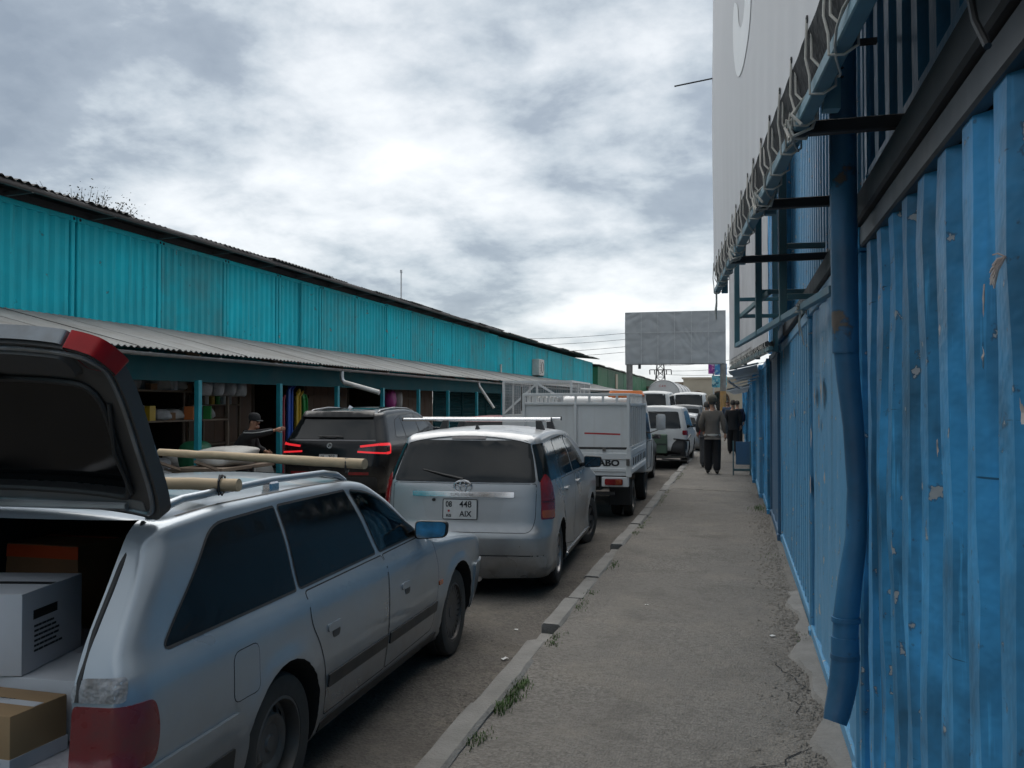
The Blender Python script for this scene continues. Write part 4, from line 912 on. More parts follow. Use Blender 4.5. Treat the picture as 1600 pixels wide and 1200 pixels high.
tag(MB().span((XW + .12, 88.0, 3.2), (XW + .16, 89.6, 4.6)).build('notice_board', M['beige']), 'pale notice board on the green containers', 'notice')
# white arched tent
t = thing('arched_tent', 'white barrel-vaulted tent roof rising beside the green containers', 'tent', (-7.0, 92, 0)); M['tent'] = mat('white tent fabric', (0.6, 0.6, 0.6), .6, var=.06)
n = 16; pr_ = [(1.55 * math.cos(math.pi * i / n), 2.7 + 1.35 * math.sin(math.pi * i / n)) for i in range(n + 1)]
m = MB(); m.sheet([[(x, yy, z) for x, z in pr_] for yy in lin(0, 34, 12)]); m.build('tent_roof', M['tent'], t, fix=False)
m = MB(); m.add([(x, 0, z) for x, z in pr_], [tuple(range(n + 1))]); m.build('tent_gable', M['tent'], t)
for k in range(6):
    MB().tube([(x * 1.01, k * 6.5, z * 1.005) for x, z in pr_], .05, 6).build('tent_rib', M['galv'], t)
    for s in (-1, 1): MB().tube([(s * 1.55, k * 6.5, 0), (s * 1.55, k * 6.5, 2.7)], .05, 6).build('tent_leg', M['galv'], t)
text_part('C & K', .28, M['redink'], t, (-.1, -.03, 3.5))
# pylon and wires
t = thing('power_pylon', 'distant lattice power pylon behind the billboard', 'pylon', (-13.1, 165, 0)); m = MB(); Hh = 11.5
for sx in (-1, 1):
    for sy in (-1, 1): m.bar((sx * 1.3, sy * 1.3, 0), (sx * .35, sy * .35, Hh), .12)
for i in range(9):
    za, zb = Hh * i / 9, Hh * (i + 1) / 9; wa, wb = 1.3 - .95 * za / Hh, 1.3 - .95 * zb / Hh
    for s in (-1, 1):
        m.bar((s * wa, -wa, za), (s * wb, wb, zb), .07); m.bar((-wa, s * wa, za), (wb, s * wb, zb), .07); m.bar((wa, s * wa, za), (-wb, s * wb, zb), .07); m.bar((-wa, s * wa, za), (wa, s * wa, za), .06)
m.build('lattice_tower', M['bar_dk'], t, sm=0)
for z, w in ((7.7, 1.9), (9.4, 1.7)):
    MB().bar((-w, 0, z), (w, 0, z), .14).build('cross_arm', M['bar_dk'], t)
    for x in (-w, -w * .55, -w * .2, w * .2, w * .55, w):
        MB().tube([(x, 0, z), (x + .05, 0, z - .85)], .09, 6).build('insulator', M['bar_dk'], t)
for k, (za, zb) in enumerate(((9.3, 9.45), (7.3, 7.6), (8.4, 8.6), (6.6, 6.8))):
    pts = [(-60 + 47 * i / 14, 150 + i, 3 + za * 1.25 + (zb - za) * i / 14 - 1.6 * math.sin(math.pi * i / 14)) for i in range(15)]
    tag(MB().tube(pts, .035, 5).build('power_line', M['bar_dk']), f'thin overhead wire left of the billboard, {ORD[k]} from the top', 'wire', 'overhead wires')
for k, (z0_, z1_) in enumerate(((8.4, 9.6), (7.5, 8.2), (6.9, 7.0))):
    pts = [(-13 + 22 * i / 14, 165 - i * 3, z0_ + (z1_ - z0_) * i / 14 - .8 * math.sin(math.pi * i / 14)) for i in range(15)]
    tag(MB().tube(pts, .03, 5).build('power_line', M['bar_dk']), f'thin overhead wire right of the pylon under the billboard, {ORD[k]} from the top', 'wire', 'overhead wires')
# ---------------------------------------------------------------- tree behind the left roof
t = thing('leafy_tree', 'sparse small-leaved tree rising behind the black roof at left', 'tree', (-16.3, 19.6, 0)); rnd = random.Random(17)
MB().tube([(0, 0, 0), (.1, .05, 2.5), (.3, 0, 4.6), (.4, .1, 5.6)], [.16, .13, .09, .06], 10).build('trunk', M['bark'], t)
m = MB(); lf = MB()
for i in range(70):
    a = rnd.uniform(0, 6.28); r = rnd.uniform(.2, 1.25); tip = Vector((.55 + r * math.cos(a) * 1.05, .1 + r * math.sin(a), 6.25 + rnd.uniform(.1, 1.15) * math.sqrt(max(0.05, 1 - (r / 1.35) ** 2)) ))
    b0 = Vector((.3 + rnd.uniform(-.1, .2), 0, rnd.uniform(4.6, 5.6))); mid = b0.lerp(tip, .5) + Vector((rnd.uniform(-.1, .1), rnd.uniform(-.1, .1), .1)); m.tube([b0, mid, tip], [.02, .012, .004], 5)
    for j in range(26):
        p = mid.lerp(tip, rnd.uniform(.35, 1.0)) + Vector((rnd.gauss(0, .12), rnd.gauss(0, .12), rnd.gauss(0, .10))); s = rnd.uniform(.018, .04); u = Vector((rnd.gauss(0, 1), rnd.gauss(0, 1), rnd.gauss(0, 1))).normalized(); v = u.orthogonal().normalized()
        lf.add([p + u * s, p + v * s * .5, p - u * s, p - v * s * .5], [(0, 1, 2, 3)])
m.tube([(.3, 0, 5.4), (-.3, 0, 6.6), (-.75, -.1, 7.45)], [.03, .015, .004], 5); m.tube([(-.55, -.05, 7.1), (-.75, 0, 7.2), (-.95, 0, 7.45)], [.01, .006, .003], 5)
m.build('branches', M['bark'], t); lf.build('crown', M['leaf'], t, sm=0, fix=False, weld=False)

# ---------------------------------------------------------------- the street goes on behind the photographer
for k, yy in enumerate(lin(-44, 1.6, 7)):
    container('stacked_container', f'teal container row behind the viewpoint, {ORD[k]} of the run', (XW, yy, 2.6), 6.06 if k < 7 else 4.4, 2.56, 1, M['teal'], 'teal containers behind the viewpoint', pitch=.3, seed=3)
    tag(MB().span((XW - 2.3, yy, 0), (XW, yy + 6.4, 2.58)).build('stall_block', M['teal_shaded']), f'teal stall block behind the viewpoint, {ORD[k]} of the run', 'stall', 'stall blocks behind the viewpoint')
for k in range(6):
    for z, nm in ((0.11, 'lower'), (2.70, 'upper')): container('wall_container', f'{nm} blue container behind the viewpoint, {ORD[k]} of the run', (0.55, -7.9 - 6.15 * k, z), 6.06, 2.5, -1, M['blue'] if k % 2 else M['blue2'], 'blue containers behind the viewpoint', pitch=.28, seed=61)
for k in range(3): container('green_container', f'green container across the street behind the viewpoint, {ORD[k]} in line', (-11.2 + 4 * k, -50, 0), 3.9, 4.8, 1, M['green'], 'green containers behind the viewpoint', pitch=.4, seed=71).rotation_euler = (0, 0, R(90))

# ---------------------------------------------------------------- vehicles
def boolean_cut(o, cutter_mb, cmat):
    cm = cutter_mb.mesh('cut', cmat, sm=0); c = bpy.data.objects.new('cut', cm); COL.objects.link(c)
    md = o.modifiers.new('b', 'BOOLEAN'); md.operation = 'DIFFERENCE'; md.solver = 'EXACT'; md.object = c
    try: md.material_mode = 'TRANSFER'
    except Exception: pass
    c.parent = o.parent
    bpy.context.view_layer.update()
    me = bpy.data.meshes.new_from_object(o.evaluated_get(bpy.context.evaluated_depsgraph_get()))
    o.modifiers.clear(); old = o.data; o.data = me; bpy.data.meshes.remove(old); bpy.data.objects.remove(c); bpy.data.meshes.remove(cm)

class Car:
    def __init__(s, name, label, loc, rz, sp, paintm, cat='car', group=None):
        s.t = thing(name, label, cat, loc, rz, group); s.sp = sp; s.paint = paintm
        L, W = sp['L'], sp['W']; zb = sp.get('zb', .2)
        top, xr, xf, prof = curve(sp['top']), curve(sp['xr']), curve(sp['xf']), curve(sp['prof'])
        rr, rf_ = sp.get('rr', .22), sp.get('rf', .45); crown = sp.get('crown', .05); rt = sp.get('rt', .07); bow = sp.get('bow', .05); rz2 = sp.get('rtop', .06)
        res = sp.get('res', 1.0); NS, NA, NT = int(30 * res), 5, 8
        ds = sorted(set([round(rr * (1 - math.cos(math.pi / 2 * i / 8)), 4) for i in range(9)] + [round(L - rf_ * (1 - math.cos(math.pi / 2 * i / 8)), 4) for i in range(9)] + [round(rr + (L - rr - rf_) * i / int(70 * res), 4) for i in range(int(70 * res) + 1)]))
        def plan(d):
            w = 1.0
            if d < rr: q = 1 - d / rr; w -= rr * sp.get('kr', .55) / W * (1 - math.sqrt(max(0, 1 - q * q)))
            e_ = L - d
            if e_ < rf_: q = 1 - e_ / rf_; w -= rf_ * .6 / W * (1 - math.sqrt(max(0, 1 - q * q)))
            return w
        def X(d, z, y): return xr(z) + d / L * (xf(z) - xr(z)) - bow * (1 - (y / W) ** 2) * max(0, 1 - d / .6) ** 2
        axles, AR = sp['axles'], sp['AR']
        def width(d, x, z):
            w = W * prof(z) * plan(d)
            for a in axles:
                q = math.hypot(x - a, z - sp['WR'])
                if q < AR + .2 and z < AR * 2: w += sp.get('lip', .014) * math.exp(-((q - AR - .01) / .05) ** 2)
            return w
        def drop(d):
            if d < rz2: q = 1 - d / rz2; return rz2 * (1 - math.sqrt(max(0, 1 - q * q)))
            return 0
        rings = []
        for d in ds:
            z = top(d)
            for _ in range(12): z = top(X(d, z, 0))
            zt = z - drop(d); ze = zt - crown; zs = ze - rt
            ring = []
            for i in range(NS + 1):
                zz = zb + (zs - zb) * i / NS; x0 = X(d, zz, W); w = width(d, x0, zz); ring.append((w, zz))
            we = width(d, X(d, ze, W), ze); ws = ring[-1][0]
            for i in range(1, NA + 1):
                a = math.pi / 2 * i / NA; wtop = we - rt * .8; ring.append((wtop + (ws - wtop) * math.cos(a), zs + (ze - zs) * math.sin(a)))
            w0 = ring[-1][0]
            for i in range(1, NT + 1): yy = w0 * (1 - i / NT); ring.append((yy, zt - crown * (yy / w0) ** 2))
            ring = [(0, zb - .02), (ring[0][0] * .5, zb - .012)] + ring
            rings.append((d, ring))
        n = len(rings[0][1]); mb = MB()
        for sgn in (1, -1): mb.sheet([[(sgn * y, X(d, z, y), z) for y, z in ring] for d, ring in rings])
        Mc = 14
        for d, ring in (rings[0], rings[-1]):
            mb.sheet([[(y * (1 - 2 * j / Mc), X(d, z, y * (1 - 2 * j / Mc)), z) for j in range(Mc + 1)] for y, z in ring])
        me = mb.mesh('body', [paintm, M['well']], sm=sp.get('sm', 50))
        bm = bmesh.new(); bm.from_mesh(me); bmesh.ops.dissolve_degenerate(bm, dist=1e-5, edges=bm.edges); bmesh.ops.recalc_face_normals(bm, faces=bm.faces)
        if bm.calc_volume(signed=True) < 0: bmesh.ops.reverse_faces(bm, faces=bm.faces)
        bm.to_mesh(me); s.bvh = BVHTree.FromBMesh(bm); s.vn = [v.normal.copy() for v in bm.verts]; s.vc = [v.co.copy() for v in bm.verts]; s.fv = [[v.index for v in f.verts] for f in bm.faces]; bm.free()
        s.body = part('body', me, s.t)
        cut = MB()
        for a in axles:
            for sg in (-1, 1): cut.lathe([(0.001, 0), (AR, 0), (AR, .38), (0.001, .38)], 32, 'X', (sg * (W + .08) - (.38 if sg > 0 else 0), a, sp['WR'] + .01))
        boolean_cut(s.body, cut, M['well'])
        for cv in sp.get('cavity', ()): boolean_cut(s.body, cv, M['lining'])
        s.renormal()
    def nrm(s, p):
        loc, n, i, dist = s.bvh.find_nearest(p)
        if loc is None: return Vector((0, 0, 1)), 9
        acc = Vector((0, 0, 0))
        for v in s.fv[i]: acc += s.vn[v] / ((s.vc[v] - p).length_squared + 1e-7)
        return acc.normalized(), dist
    def renormal(s):
        me = s.body.data; out = [(0, 0, 0)] * len(me.loops); smooth(me, 50)
        mi = [i for i, m in enumerate(me.materials) if m == s.paint]
        for p in me.polygons:
            if p.material_index not in mi: continue
            fn = p.normal
            for li in p.loop_indices:
                n, d = s.nrm(me.vertices[me.loops[li].vertex_index].co)
                if d < 5e-4 and n.dot(fn) > .6: out[li] = tuple(n)
        me.normals_split_custom_set(out)
    def cast(s, o, d):
        h = s.bvh.ray_cast(Vector(o), Vector(d))
        if h[0] is None: h = s.bvh.find_nearest(Vector(o) + Vector(d) * 2.4)
        return h[0]
    # projections: side (+1 right), rear, top, wrap round the rear corner
    def side(s, sg): return lambda u, v: ((sg * 4, u, v), (-sg, 0, 0))
    def rear(s): return lambda u, v: ((u, -3, v), (0, 1, 0))
    def top(s): return lambda u, v: ((u, v, 4), (0, 0, -1))
    def wrap(s, sg, c): return lambda a, v: ((sg * (c[0] + 3 * math.sin(a)), c[1] - 3 * math.cos(a), v), (-sg * math.sin(a), math.cos(a), 0))
    def patch(s, name, poly, fn, mt, off=.004, depth=.008, g=.06, parent=None, hole=None, gu=None):
        gu = gu or g; sc = g / gu
        P = [Vector((x * sc, y)) for x, y in poly]; B = densify([tuple(p) for p in P], g); pts = [Vector(p) for p in B]; nb = len(pts)
        fc = [list(range(nb))]; ed = []
        H = None
        if hole: H = densify([(x * sc, y) for x, y in hole], g); k = len(pts); pts += [Vector(p) for p in H]; ed = [(k + i, k + (i + 1) % len(H)) for i in range(len(H))]
        x0, x1 = min(p.x for p in pts), max(p.x for p in pts); y0, y1 = min(p.y for p in pts), max(p.y for p in pts)
        for i in range(int((x1 - x0) / g) + 1):
            for j in range(int((y1 - y0) / g) + 1):
                q = (x0 + (i + .5) * g, y0 + (j + .5 * (i % 2)) * g)
                if inside(q, B) and not (H and inside(q, H)) and min((Vector(q) - p).length for p in pts[:nb + (len(H) if H else 0)]) > g * .45: pts.append(Vector(q))
        r = geometry.delaunay_2d_cdt(pts, ed, fc, 1, 1e-6); V2, F = r[0], r[2]
        if H: F = [f for f in F if not inside(sum((V2[i] for i in f), Vector((0, 0))) / 3, H)]
        out = []; nn = []
        for v in V2:
            o, d = fn(v.x / sc, v.y); h = s.cast(o, d); n, _ = s.nrm(h); out.append(h + n * off); nn.append(n)
        d0 = Vector(fn(V2[0].x / sc, V2[0].y)[1]); fs = []
        for f in F:
            a, b, c = (out[i] for i in f); fs.append(tuple(f) if (b - a).cross(c - a).dot(nn[f[0]]) > 0 else tuple(reversed(f)))
        cnt = {}
        for f in fs:
            for i in range(3): e_ = (f[i], f[(i + 1) % 3]); cnt[e_] = 1
        ring = [e_ for e_ in cnt if (e_[1], e_[0]) not in cnt]; mp = {}
        vs = list(out); ft = len(fs)
        for a, b in ring:
            for q in (a, b):
                if q not in mp: mp[q] = len(vs); vs.append(out[q] - nn[q] * (off + depth))
            fs.append((b, a, mp[a], mp[b]))
        me = bpy.data.meshes.new(name); me.from_pydata([tuple(v) for v in vs], [], fs); setmats(me, mt); smooth(me, 180)
        cn = []
        for p in me.polygons:
            for li in p.loop_indices:
                vi = me.loops[li].vertex_index; cn.append(tuple(nn[vi]) if p.index < ft else tuple(p.normal))
        me.normals_split_custom_set(cn)
        return part(name, me, parent or s.t)
    def ribbon(s, name, line, fn, mt, w=.006, off=.001, closed=False, g=.05, parent=None, us=1.0):
        P = [Vector(p) for p in densify(line, g, closed)]; n = len(P); a = []; b = []
        for i in range(n):
            p0 = P[i - 1] if (i or closed) else P[i]; p1 = P[(i + 1) % n] if (i < n - 1 or closed) else P[i]
            d = (p1 - p0); d.x *= us; d.normalize(); q = Vector((-d.y / us, d.x)) * w / 2
            for lst, s_ in ((a, 1), (b, -1)):
                v = P[i] + q * s_; o, dr = fn(v.x, v.y); h = s.cast(o, dr); nr, _ = s.nrm(h); lst.append(h + nr * off)
        if closed: a.append(a[0]); b.append(b[0])
        m = MB(); m.sheet([a, b]); me = m.mesh(name, mt, sm=60, fix=False, weld=False)
        # face the ribbon outwards
        if me.polygons:
            nr, _ = s.nrm(me.polygons[0].center)
            if me.polygons[0].normal.dot(nr) < 0: me.flip_normals()
        return part(name, me, parent or s.t)
    def wheels(s, rim='steel', cover=None, steer=0, w=.205, only=None, spokes=7):
        R0 = s.sp['WR']; W = s.sp['W']
        for ai, a in enumerate(s.sp['axles']):
            for sg in (1, -1):
                x = sg * (W - w / 2 - .03)
                rm = cover[ai] if cover else M['alloy']
                o = part('wheel', tyre_mesh(R0, w), s.t, (x, a, R0), (0, 0, R(steer) if ai == 1 else 0))
                r = part('rim', rim_mesh(R0, w, rm, spokes if ai == 1 or spokes < 20 else 0), o)
                if sg < 0: r.rotation_euler = (0, 0, math.pi)
TY = {}
def tyre_mesh(R0, w):
    k = (R0, w)
    if k not in TY:
        r = R0 * .64; h = w / 2
        m = MB(); m.lathe([(r, -h * .8), (r * 1.05, -h * .93), (R0 * .86, -h), (R0 * .95, -h * .93), (R0 * .99, -h * .72), (R0, -h * .5), (R0 - .006, -h * .3), (R0, -h * .25), (R0, h * .25), (R0 - .006, h * .3), (R0, h * .5), (R0 * .99, h * .72), (R0 * .95, h * .93), (R0 * .86, h), (r * 1.05, h * .93), (r, h * .8), (r * .9, 0), (r, -h * .8)], 40, 'X')
        TY[k] = m.mesh('wheel', M['rubber'], sm=40)
    return TY[k]
def rim_mesh(R0, w, mt, n):
    k = (R0, w, mt.name, n)
    if k not in TY:
        r = R0 * .65; h = w / 2; m = MB()
        m.lathe([(r * 1.0, h * .82), (r * 1.03, h * .9), (r * .96, h * .93), (r * .92, h * .7), (r * .90, h * .2), (r * .90, -h * .5)], 40, 'X')
        if n:
            m.lathe([(0.001, h * .72), (r * .2, h * .72), (r * .24, h * .62), (r * .24, h * .3)], 24, 'X')
            for i in range(n):
                a = 2 * math.pi * i / n; c, s_ = math.cos(a), math.sin(a); ww = r * (.95 / n + .04)
                p = lambda rr, t, xx: (xx, rr * c - t * s_, rr * s_ + t * c)
                m.add([p(r * .18, -ww * 1.1, h * .68), p(r * .18, ww * 1.1, h * .68), p(r * .94, ww * .9, h * .78), p(r * .94, -ww * .9, h * .78), p(r * .18, -ww * 1.3, h * .4), p(r * .18, ww * 1.3, h * .4), p(r * .94, ww * 1.1, h * .5), p(r * .94, -ww * 1.1, h * .5)], [(0, 1, 2, 3), (0, 3, 7, 4), (1, 5, 6, 2), (4, 7, 6, 5)])
            m.lathe([(0.001, h * .05), (r * .9, h * .05)], 30, 'X')
        else:   # pressed steel disc with oval holes round the rim
            m.lathe([(0.001, h * .5), (r * .16, h * .5), (r * .2, h * .42), (r * .42, h * .42), (r * .5, h * .55), (r * .62, h * .58), (r * .66, h * .5)], 40, 'X'); m.lathe([(r * .80, h * .3), (r * .84, h * .26), (r * .92, h * .3)], 40, 'X')
            for i in range(14):
                a0 = 2 * math.pi * i / 14; a1 = a0 + 2 * math.pi / 14 * .45; q = lambda rr, a, x: (x, rr * math.cos(a), rr * math.sin(a)); m.add([q(r * .65, a0, h * .5), q(r * .65, a1, h * .5), q(r * .81, a1, h * .3), q(r * .81, a0, h * .3)], [(0, 1, 2, 3)])
            m.lathe([(0.001, 0), (r * .9, 0)], 30, 'X')
        TY[k] = m.mesh('rim', mt, sm=35)
    return TY[k]
def plate(parent, loc, w, h, texts, tilt=0.0):
    """flat plate facing the rear (-y local)"""
    o = MB().prism(round_poly([(-w / 2, -h / 2), (w / 2, -h / 2), (w / 2, h / 2), (-w / 2, h / 2)], .012, 3), -.004, .004, 'Y').build('number_plate', M['plate'], parent, loc, (tilt, 0, 0))
    f = MB(); pts = round_poly([(-w / 2, -h / 2), (w / 2, -h / 2), (w / 2, h / 2), (-w / 2, h / 2)], .012, 3); f.tube([(x, -.004, z) for x, z in pts + pts[:1]], .004, 6, cap=False); f.build('plate_frame', M['black'], o)
    for txt, size, x, z, sx, mt in texts: text_part(txt, size, mt, o, (x, -.0055, z), sx=sx, name='plate_lettering', bold=.0012)
    return o
def mirror(car, sg, y, z, mt, gl, w=.17, h=.12, out=.13, name='side_mirror', turn=0.0):
    h0 = car.cast((sg * 4, y, z - .02), (-sg, 0, 0)); x0 = abs(h0.x)
    m = MB(); poly = round_poly([(x0 + out - w * .45, z - h / 2), (x0 + out + w * .5, z - h / 2 + .01), (x0 + out + w * .55, z + h / 2 - .01), (x0 + out - w * .45, z + h / 2)], .035, 4)
    poly = [(sg * a, b) for a, b in poly]; cx = sg * (x0 + out); n = len(poly)
    rows = [[(cx + (a - cx) * k, y + dy, z + (b - z) * k) for a, b in poly + poly[:1]] for k, dy in ((.0, .10), (.55, .09), (.85, .055), (1, .0), (1, -.02), (.93, -.028))]
    k_ = math.tan(turn) * sg; sh = lambda p: (p[0], p[1] + k_ * (p[0] - cx), p[2]); rows = [[sh(p) for p in r] for r in rows]
    m.sheet(rows); m.bar((sg * (x0 - .02), y + .02, z - h * .3), (sg * (x0 + out - w * .3), y + .03, z - h * .2), .05, .05); o = m.build(name, mt, car.t, sm=60)
    g = MB(); g.add([sh((cx + (a - cx) * .90, y - .031, z + (b - z) * .88)) for a, b in poly], [tuple(range(n))]); g.build('mirror_glass', gl, o)
    return o
def poly_rect(x0, y0, x1, y1, r=.02): return round_poly([(x0, y0), (x1, y0), (x1, y1), (x0, y1)], r, 4)

def clear_glass(name, tint, rough=.02):
    m = bpy.data.materials.new(name); m.use_nodes = True; t = m.node_tree; t.nodes.clear(); N = t.nodes.new
    o = N('ShaderNodeOutputMaterial'); mx = N('ShaderNodeMixShader'); tr = N('ShaderNodeBsdfTransparent'); gl = N('ShaderNodeBsdfGlossy'); fr = N('ShaderNodeFresnel')
    tr.inputs[0].default_value = (*tint, 1); gl.inputs['Color'].default_value = (1, 1, 1, 1); gl.inputs['Roughness'].default_value = rough; fr.inputs['IOR'].default_value = 1.5
    t.links.new(fr.outputs[0], mx.inputs[0]); t.links.new(tr.outputs[0], mx.inputs[1]); t.links.new(gl.outputs[0], mx.inputs[2]); t.links.new(mx.outputs[0], o.inputs[0]); return m
M['glass_c'] = clear_glass('green tinted clear glass', (.55, .68, .66))
M['mirrorglass'] = mat('mirror glass', (0.10, 0.11, 0.12), 0.04, 1.0, var=0)
M['gate_in'] = mat('grey brown gate frame', (.07, .067, .063), .5, var=.15, dirt=(.07, .06, .055), dirt_amt=.5, dscale=5)
# ================================================================ silver blue estate car, tailgate open
cav = MB()
def hexa(b, t_):   # b, t_: four (x,y,z) each
    return [*b, *t_], [(3, 2, 1, 0), (4, 5, 6, 7), (0, 1, 5, 4), (1, 2, 6, 5), (2, 3, 7, 6), (3, 0, 4, 7)]
cav.add(*hexa([(-.72, -.4, .56), (.72, -.4, .56), (.62, 2.2, .56), (-.62, 2.2, .56)], [(-.63, -.4, 1.395), (.63, -.4, 1.395), (.56, 2.2, 1.395), (-.56, 2.2, 1.395)]))
FDW = [(2.40, .985), (3.10, .995), (2.88, 1.095), (2.58, 1.268), (2.42, 1.322), (2.22, 1.346)]
cab_ = MB(); cab_.prism([(2.15, .45), (3.10, .45), (3.10, .93), (2.55, 1.32), (2.35, 1.375), (2.15, 1.393)], -.66, .66, 'X')
wcut = MB()
for a_, b_ in ((.5, 1.1), (-1.1, -.5)): wcut.prism([(2.68 + (x - 2.68) * .965, 1.15 + (z - 1.15) * .93) for x, z in FDW], a_, b_, 'X')
wcut.prism(round_poly([(-.56, 2.46), (.56, 2.46), (.64, 3.04), (-.64, 3.04)], .06), .90, 1.7, 'Z')
WAG = dict(L=4.79, W=.895, zb=.20, WR=.315, AR=.365, axles=(1.15, 3.83), rr=.13, kr=.6, rf=.5, crown=.04, rt=.05, bow=.05, lip=.016, cavity=(cav, cab_, wcut),
    top=[(0, 1.42), (.5, 1.43), (1.0, 1.452), (1.7, 1.455), (2.2, 1.443), (2.45, 1.42), (2.64, 1.345), (3.24, 1.0), (3.36, .965), (4.0, .90), (4.6, .80), (4.79, .74)],
    xr=[(.18, .08), (.30, .02), (.45, 0), (.60, 0), (.63, .035), (.85, .055), (.95, .10), (1.2, .30), (1.38, .45), (1.5, .55)],
    xf=[(.18, 4.55), (.4, 4.76), (.6, 4.79), (.75, 4.75), (.85, 4.68), (1.5, 4.68)],
    prof=[(.18, .90), (.26, .945), (.40, .975), (.60, .998), (.72, 1.0), (.84, .995), (.90, .985), (.935, .962), (.965, .943), (1.2, .872), (1.36, .805), (1.46, .77)])
w = Car('estate_car', 'silver blue estate car parked at the kerb with its tailgate raised', (-2.85, 2.62, 0), R(0.4), WAG, M['silverblue'], 'car')
S = w.side(1)
for sg in (1, -1):
    S = w.side(sg)
    q = round_poly([(.30, .965), (1.33, .972), (1.33, 1.352), (.79, 1.338)], [.03, .012, .012, .09]); o = w.patch('quarter_window', q, S, M['tint'], .003, g=.08); w.ribbon('window_seal', q, S, M['black'], .022, .0015, True, parent=o)
    q = round_poly([(1.375, .972), (2.33, .985), (2.15, 1.352), (1.375, 1.353)], .015); o = w.patch('rear_door_window', q, S, M['tint'], .003, g=.08); w.ribbon('window_seal', q, S, M['black'], .022, .0015, True, parent=o)
    q = round_poly(FDW, [.01, .02, .05, .1, .08, .02]); o = w.patch('front_door_window', q, S, M['glass_c'], .003, .004, g=.07); w.ribbon('window_seal', q, S, M['black'], .022, .0015, True, parent=o)
    d1 = round_poly([(1.60, .30), (2.42, .30), (2.40, .955), (1.40, .945), (1.40, .80), (1.50, .68), (1.58, .50)], [.03, .02, .02, .03, .1, .1, .1])
    d2 = round_poly([(2.44, .30), (3.30, .32), (3.36, .70), (3.22, .97), (2.42, .957)], [.02, .06, .1, .08, .02])
    for nm, dp, hx in (('rear_door', d1, 1.67), ('front_door', d2, 2.72)):
        o = w.patch(nm, dp, S, M['silverblue'], .0015, .004, g=.05); w.ribbon('door_gap', dp, S, M['seam'], .013, .0008, True, parent=o)
        hp = poly_rect(hx - .095, .712, hx + .06, .752, .018); w.patch('door_handle', hp, S, M['silverblue'], .009, .010, g=.03, parent=o); w.patch('handle_recess', round_poly([(hx - .03, .672), (hx + .045, .672), (hx + .055, .712), (hx - .045, .712)], .025), S, M['gate_in'], .0035, .003, g=.03, parent=o)
    w.patch('rub_strip', poly_rect(1.60, .435, 2.41, .50, .008), S, M['black'], .012, .014, g=.05); w.patch('rub_strip', poly_rect(2.45, .435, 3.33, .50, .008), S, M['black'], .012, .014, g=.05)
    w.patch('sill_strip', poly_rect(1.56, .225, 3.4, .275, .01), S, M['black'], .006, g=.08)
    if sg == 1: fl = poly_rect(.70, .64, .90, .84, .045); o = w.patch('fuel_flap', fl, S, M['silverblue'], .0015, .003, g=.04); w.ribbon('flap_gap', fl, S, M['seam'], .008, .0006, True, parent=o, g=.02)
    bp = round_poly([(.10, .30), (.76, .30), (.80, .47), (.76, .60), (.10, .60)], [.03, .03, .05, .05, .02]); w.patch('rear_bumper_side', bp, S, M['silverblue'], .016, .018, g=.05)
    w.patch('bumper_strip', poly_rect(.12, .36, .70, .47, .015), S, M['black'], .022, .008, g=.06)
    w.patch('front_bumper_side', round_poly([(4.22, .26), (4.6, .28), (4.6, .60), (4.26, .60)], .03), S, M['silverblue'], .014, .016, g=.06)
    w.patch('side_marker', poly_rect(3.36, .60, 3.44, .63, .01), S, M['orange_l'], .008, g=.04)
    # tail lamp wrapped round the corner
    Wp = w.wrap(sg, (.50, .42))
    lp = round_poly([(.42, .615), (1.02, .615), (1.07, .72), (1.02, .83), (.44, .83)], [.03, .08, .08, .06, .03]); o = w.patch('tail_lamp', lp, Wp, M['red_w'], .006, .012, g=.03, gu=.06)
    # scraped paint at the fender top: dull tape strip
w.patch('fender_tape', round_poly([(.42, .84), (.80, .842), (.82, .92), (.52, .915), (.42, .89)], .03), w.wrap(1, (.50, .42)), mat('scratched tape', (.42, .44, .47), .25, var=.15, vscale=14, bump=.6, bscale=22, dirt=(.10, .08, .06), dirt_amt=.75, dscale=9, dsharp=.12), .003, .004, g=.03, gu=.06)
w.patch('rear_bumper', poly_rect(-.80, .30, .80, .55, .04), w.rear(), M['silverblue'], .02, .03, g=.08)
w.patch('bumper_step', poly_rect(-.62, .52, .62, .585, .01), w.rear(), M['alum'], .012, .02, g=.08)
w.patch('windscreen', round_poly([(-.62, 2.36), (.62, 2.36), (.72, 3.12), (-.72, 3.12)], .06), w.top(), M['glass_c'], .004, .004, g=.1)
for sg in (1, -1):   # front seats, steering wheel, dash
    st = MB().prism(round_poly([(2.18, .50), (2.72, .46), (2.74, .60), (2.40, .66), (2.24, 1.10), (2.12, 1.10)], .05), sg * .36 - .23, sg * .36 + .23, 'X').build('front_seat', M['cloth_gy'], w.t, bevel=.03, seg=2)
    MB().box((sg * .36, 2.16, 1.19), (.26, .09, .16), Matrix.Rotation(R(-10), 3, 'X')).build('headrest', M['cloth_gy'], st, bevel=.03, seg=2)
MB().prism(round_poly([(2.86, .50), (3.09, .50), (3.09, .90), (2.95, .92), (2.86, .80)], .03), -.64, .64, 'X').build('dashboard', M['black'], w.t)
m = MB(); m.tube([(-.36 + .18 * math.cos(a), 2.80 + .05 * math.sin(a), .88 + .17 * math.sin(a)) for a in lin(0, 2 * math.pi, 24)], .013, 8, cap=False); m.bar((-.53, 2.81, .88), (-.19, 2.81, .88), .04, .03); m.build('steering_wheel', M['black'], w.t)
w.ribbon('bonnet_gap', [(-.70, 3.36), (.70, 3.36)], w.top(), M['seam'], .01, .001)
for sg in (1, -1): mirror(w, sg, 3.02, 1.03, M['silverblue'] if sg < 0 else M['black'], mat('blue tinted mirror glass', (.30, .36, .40), .05, 1.0, var=0), .20, .125, .12, turn=R(22))
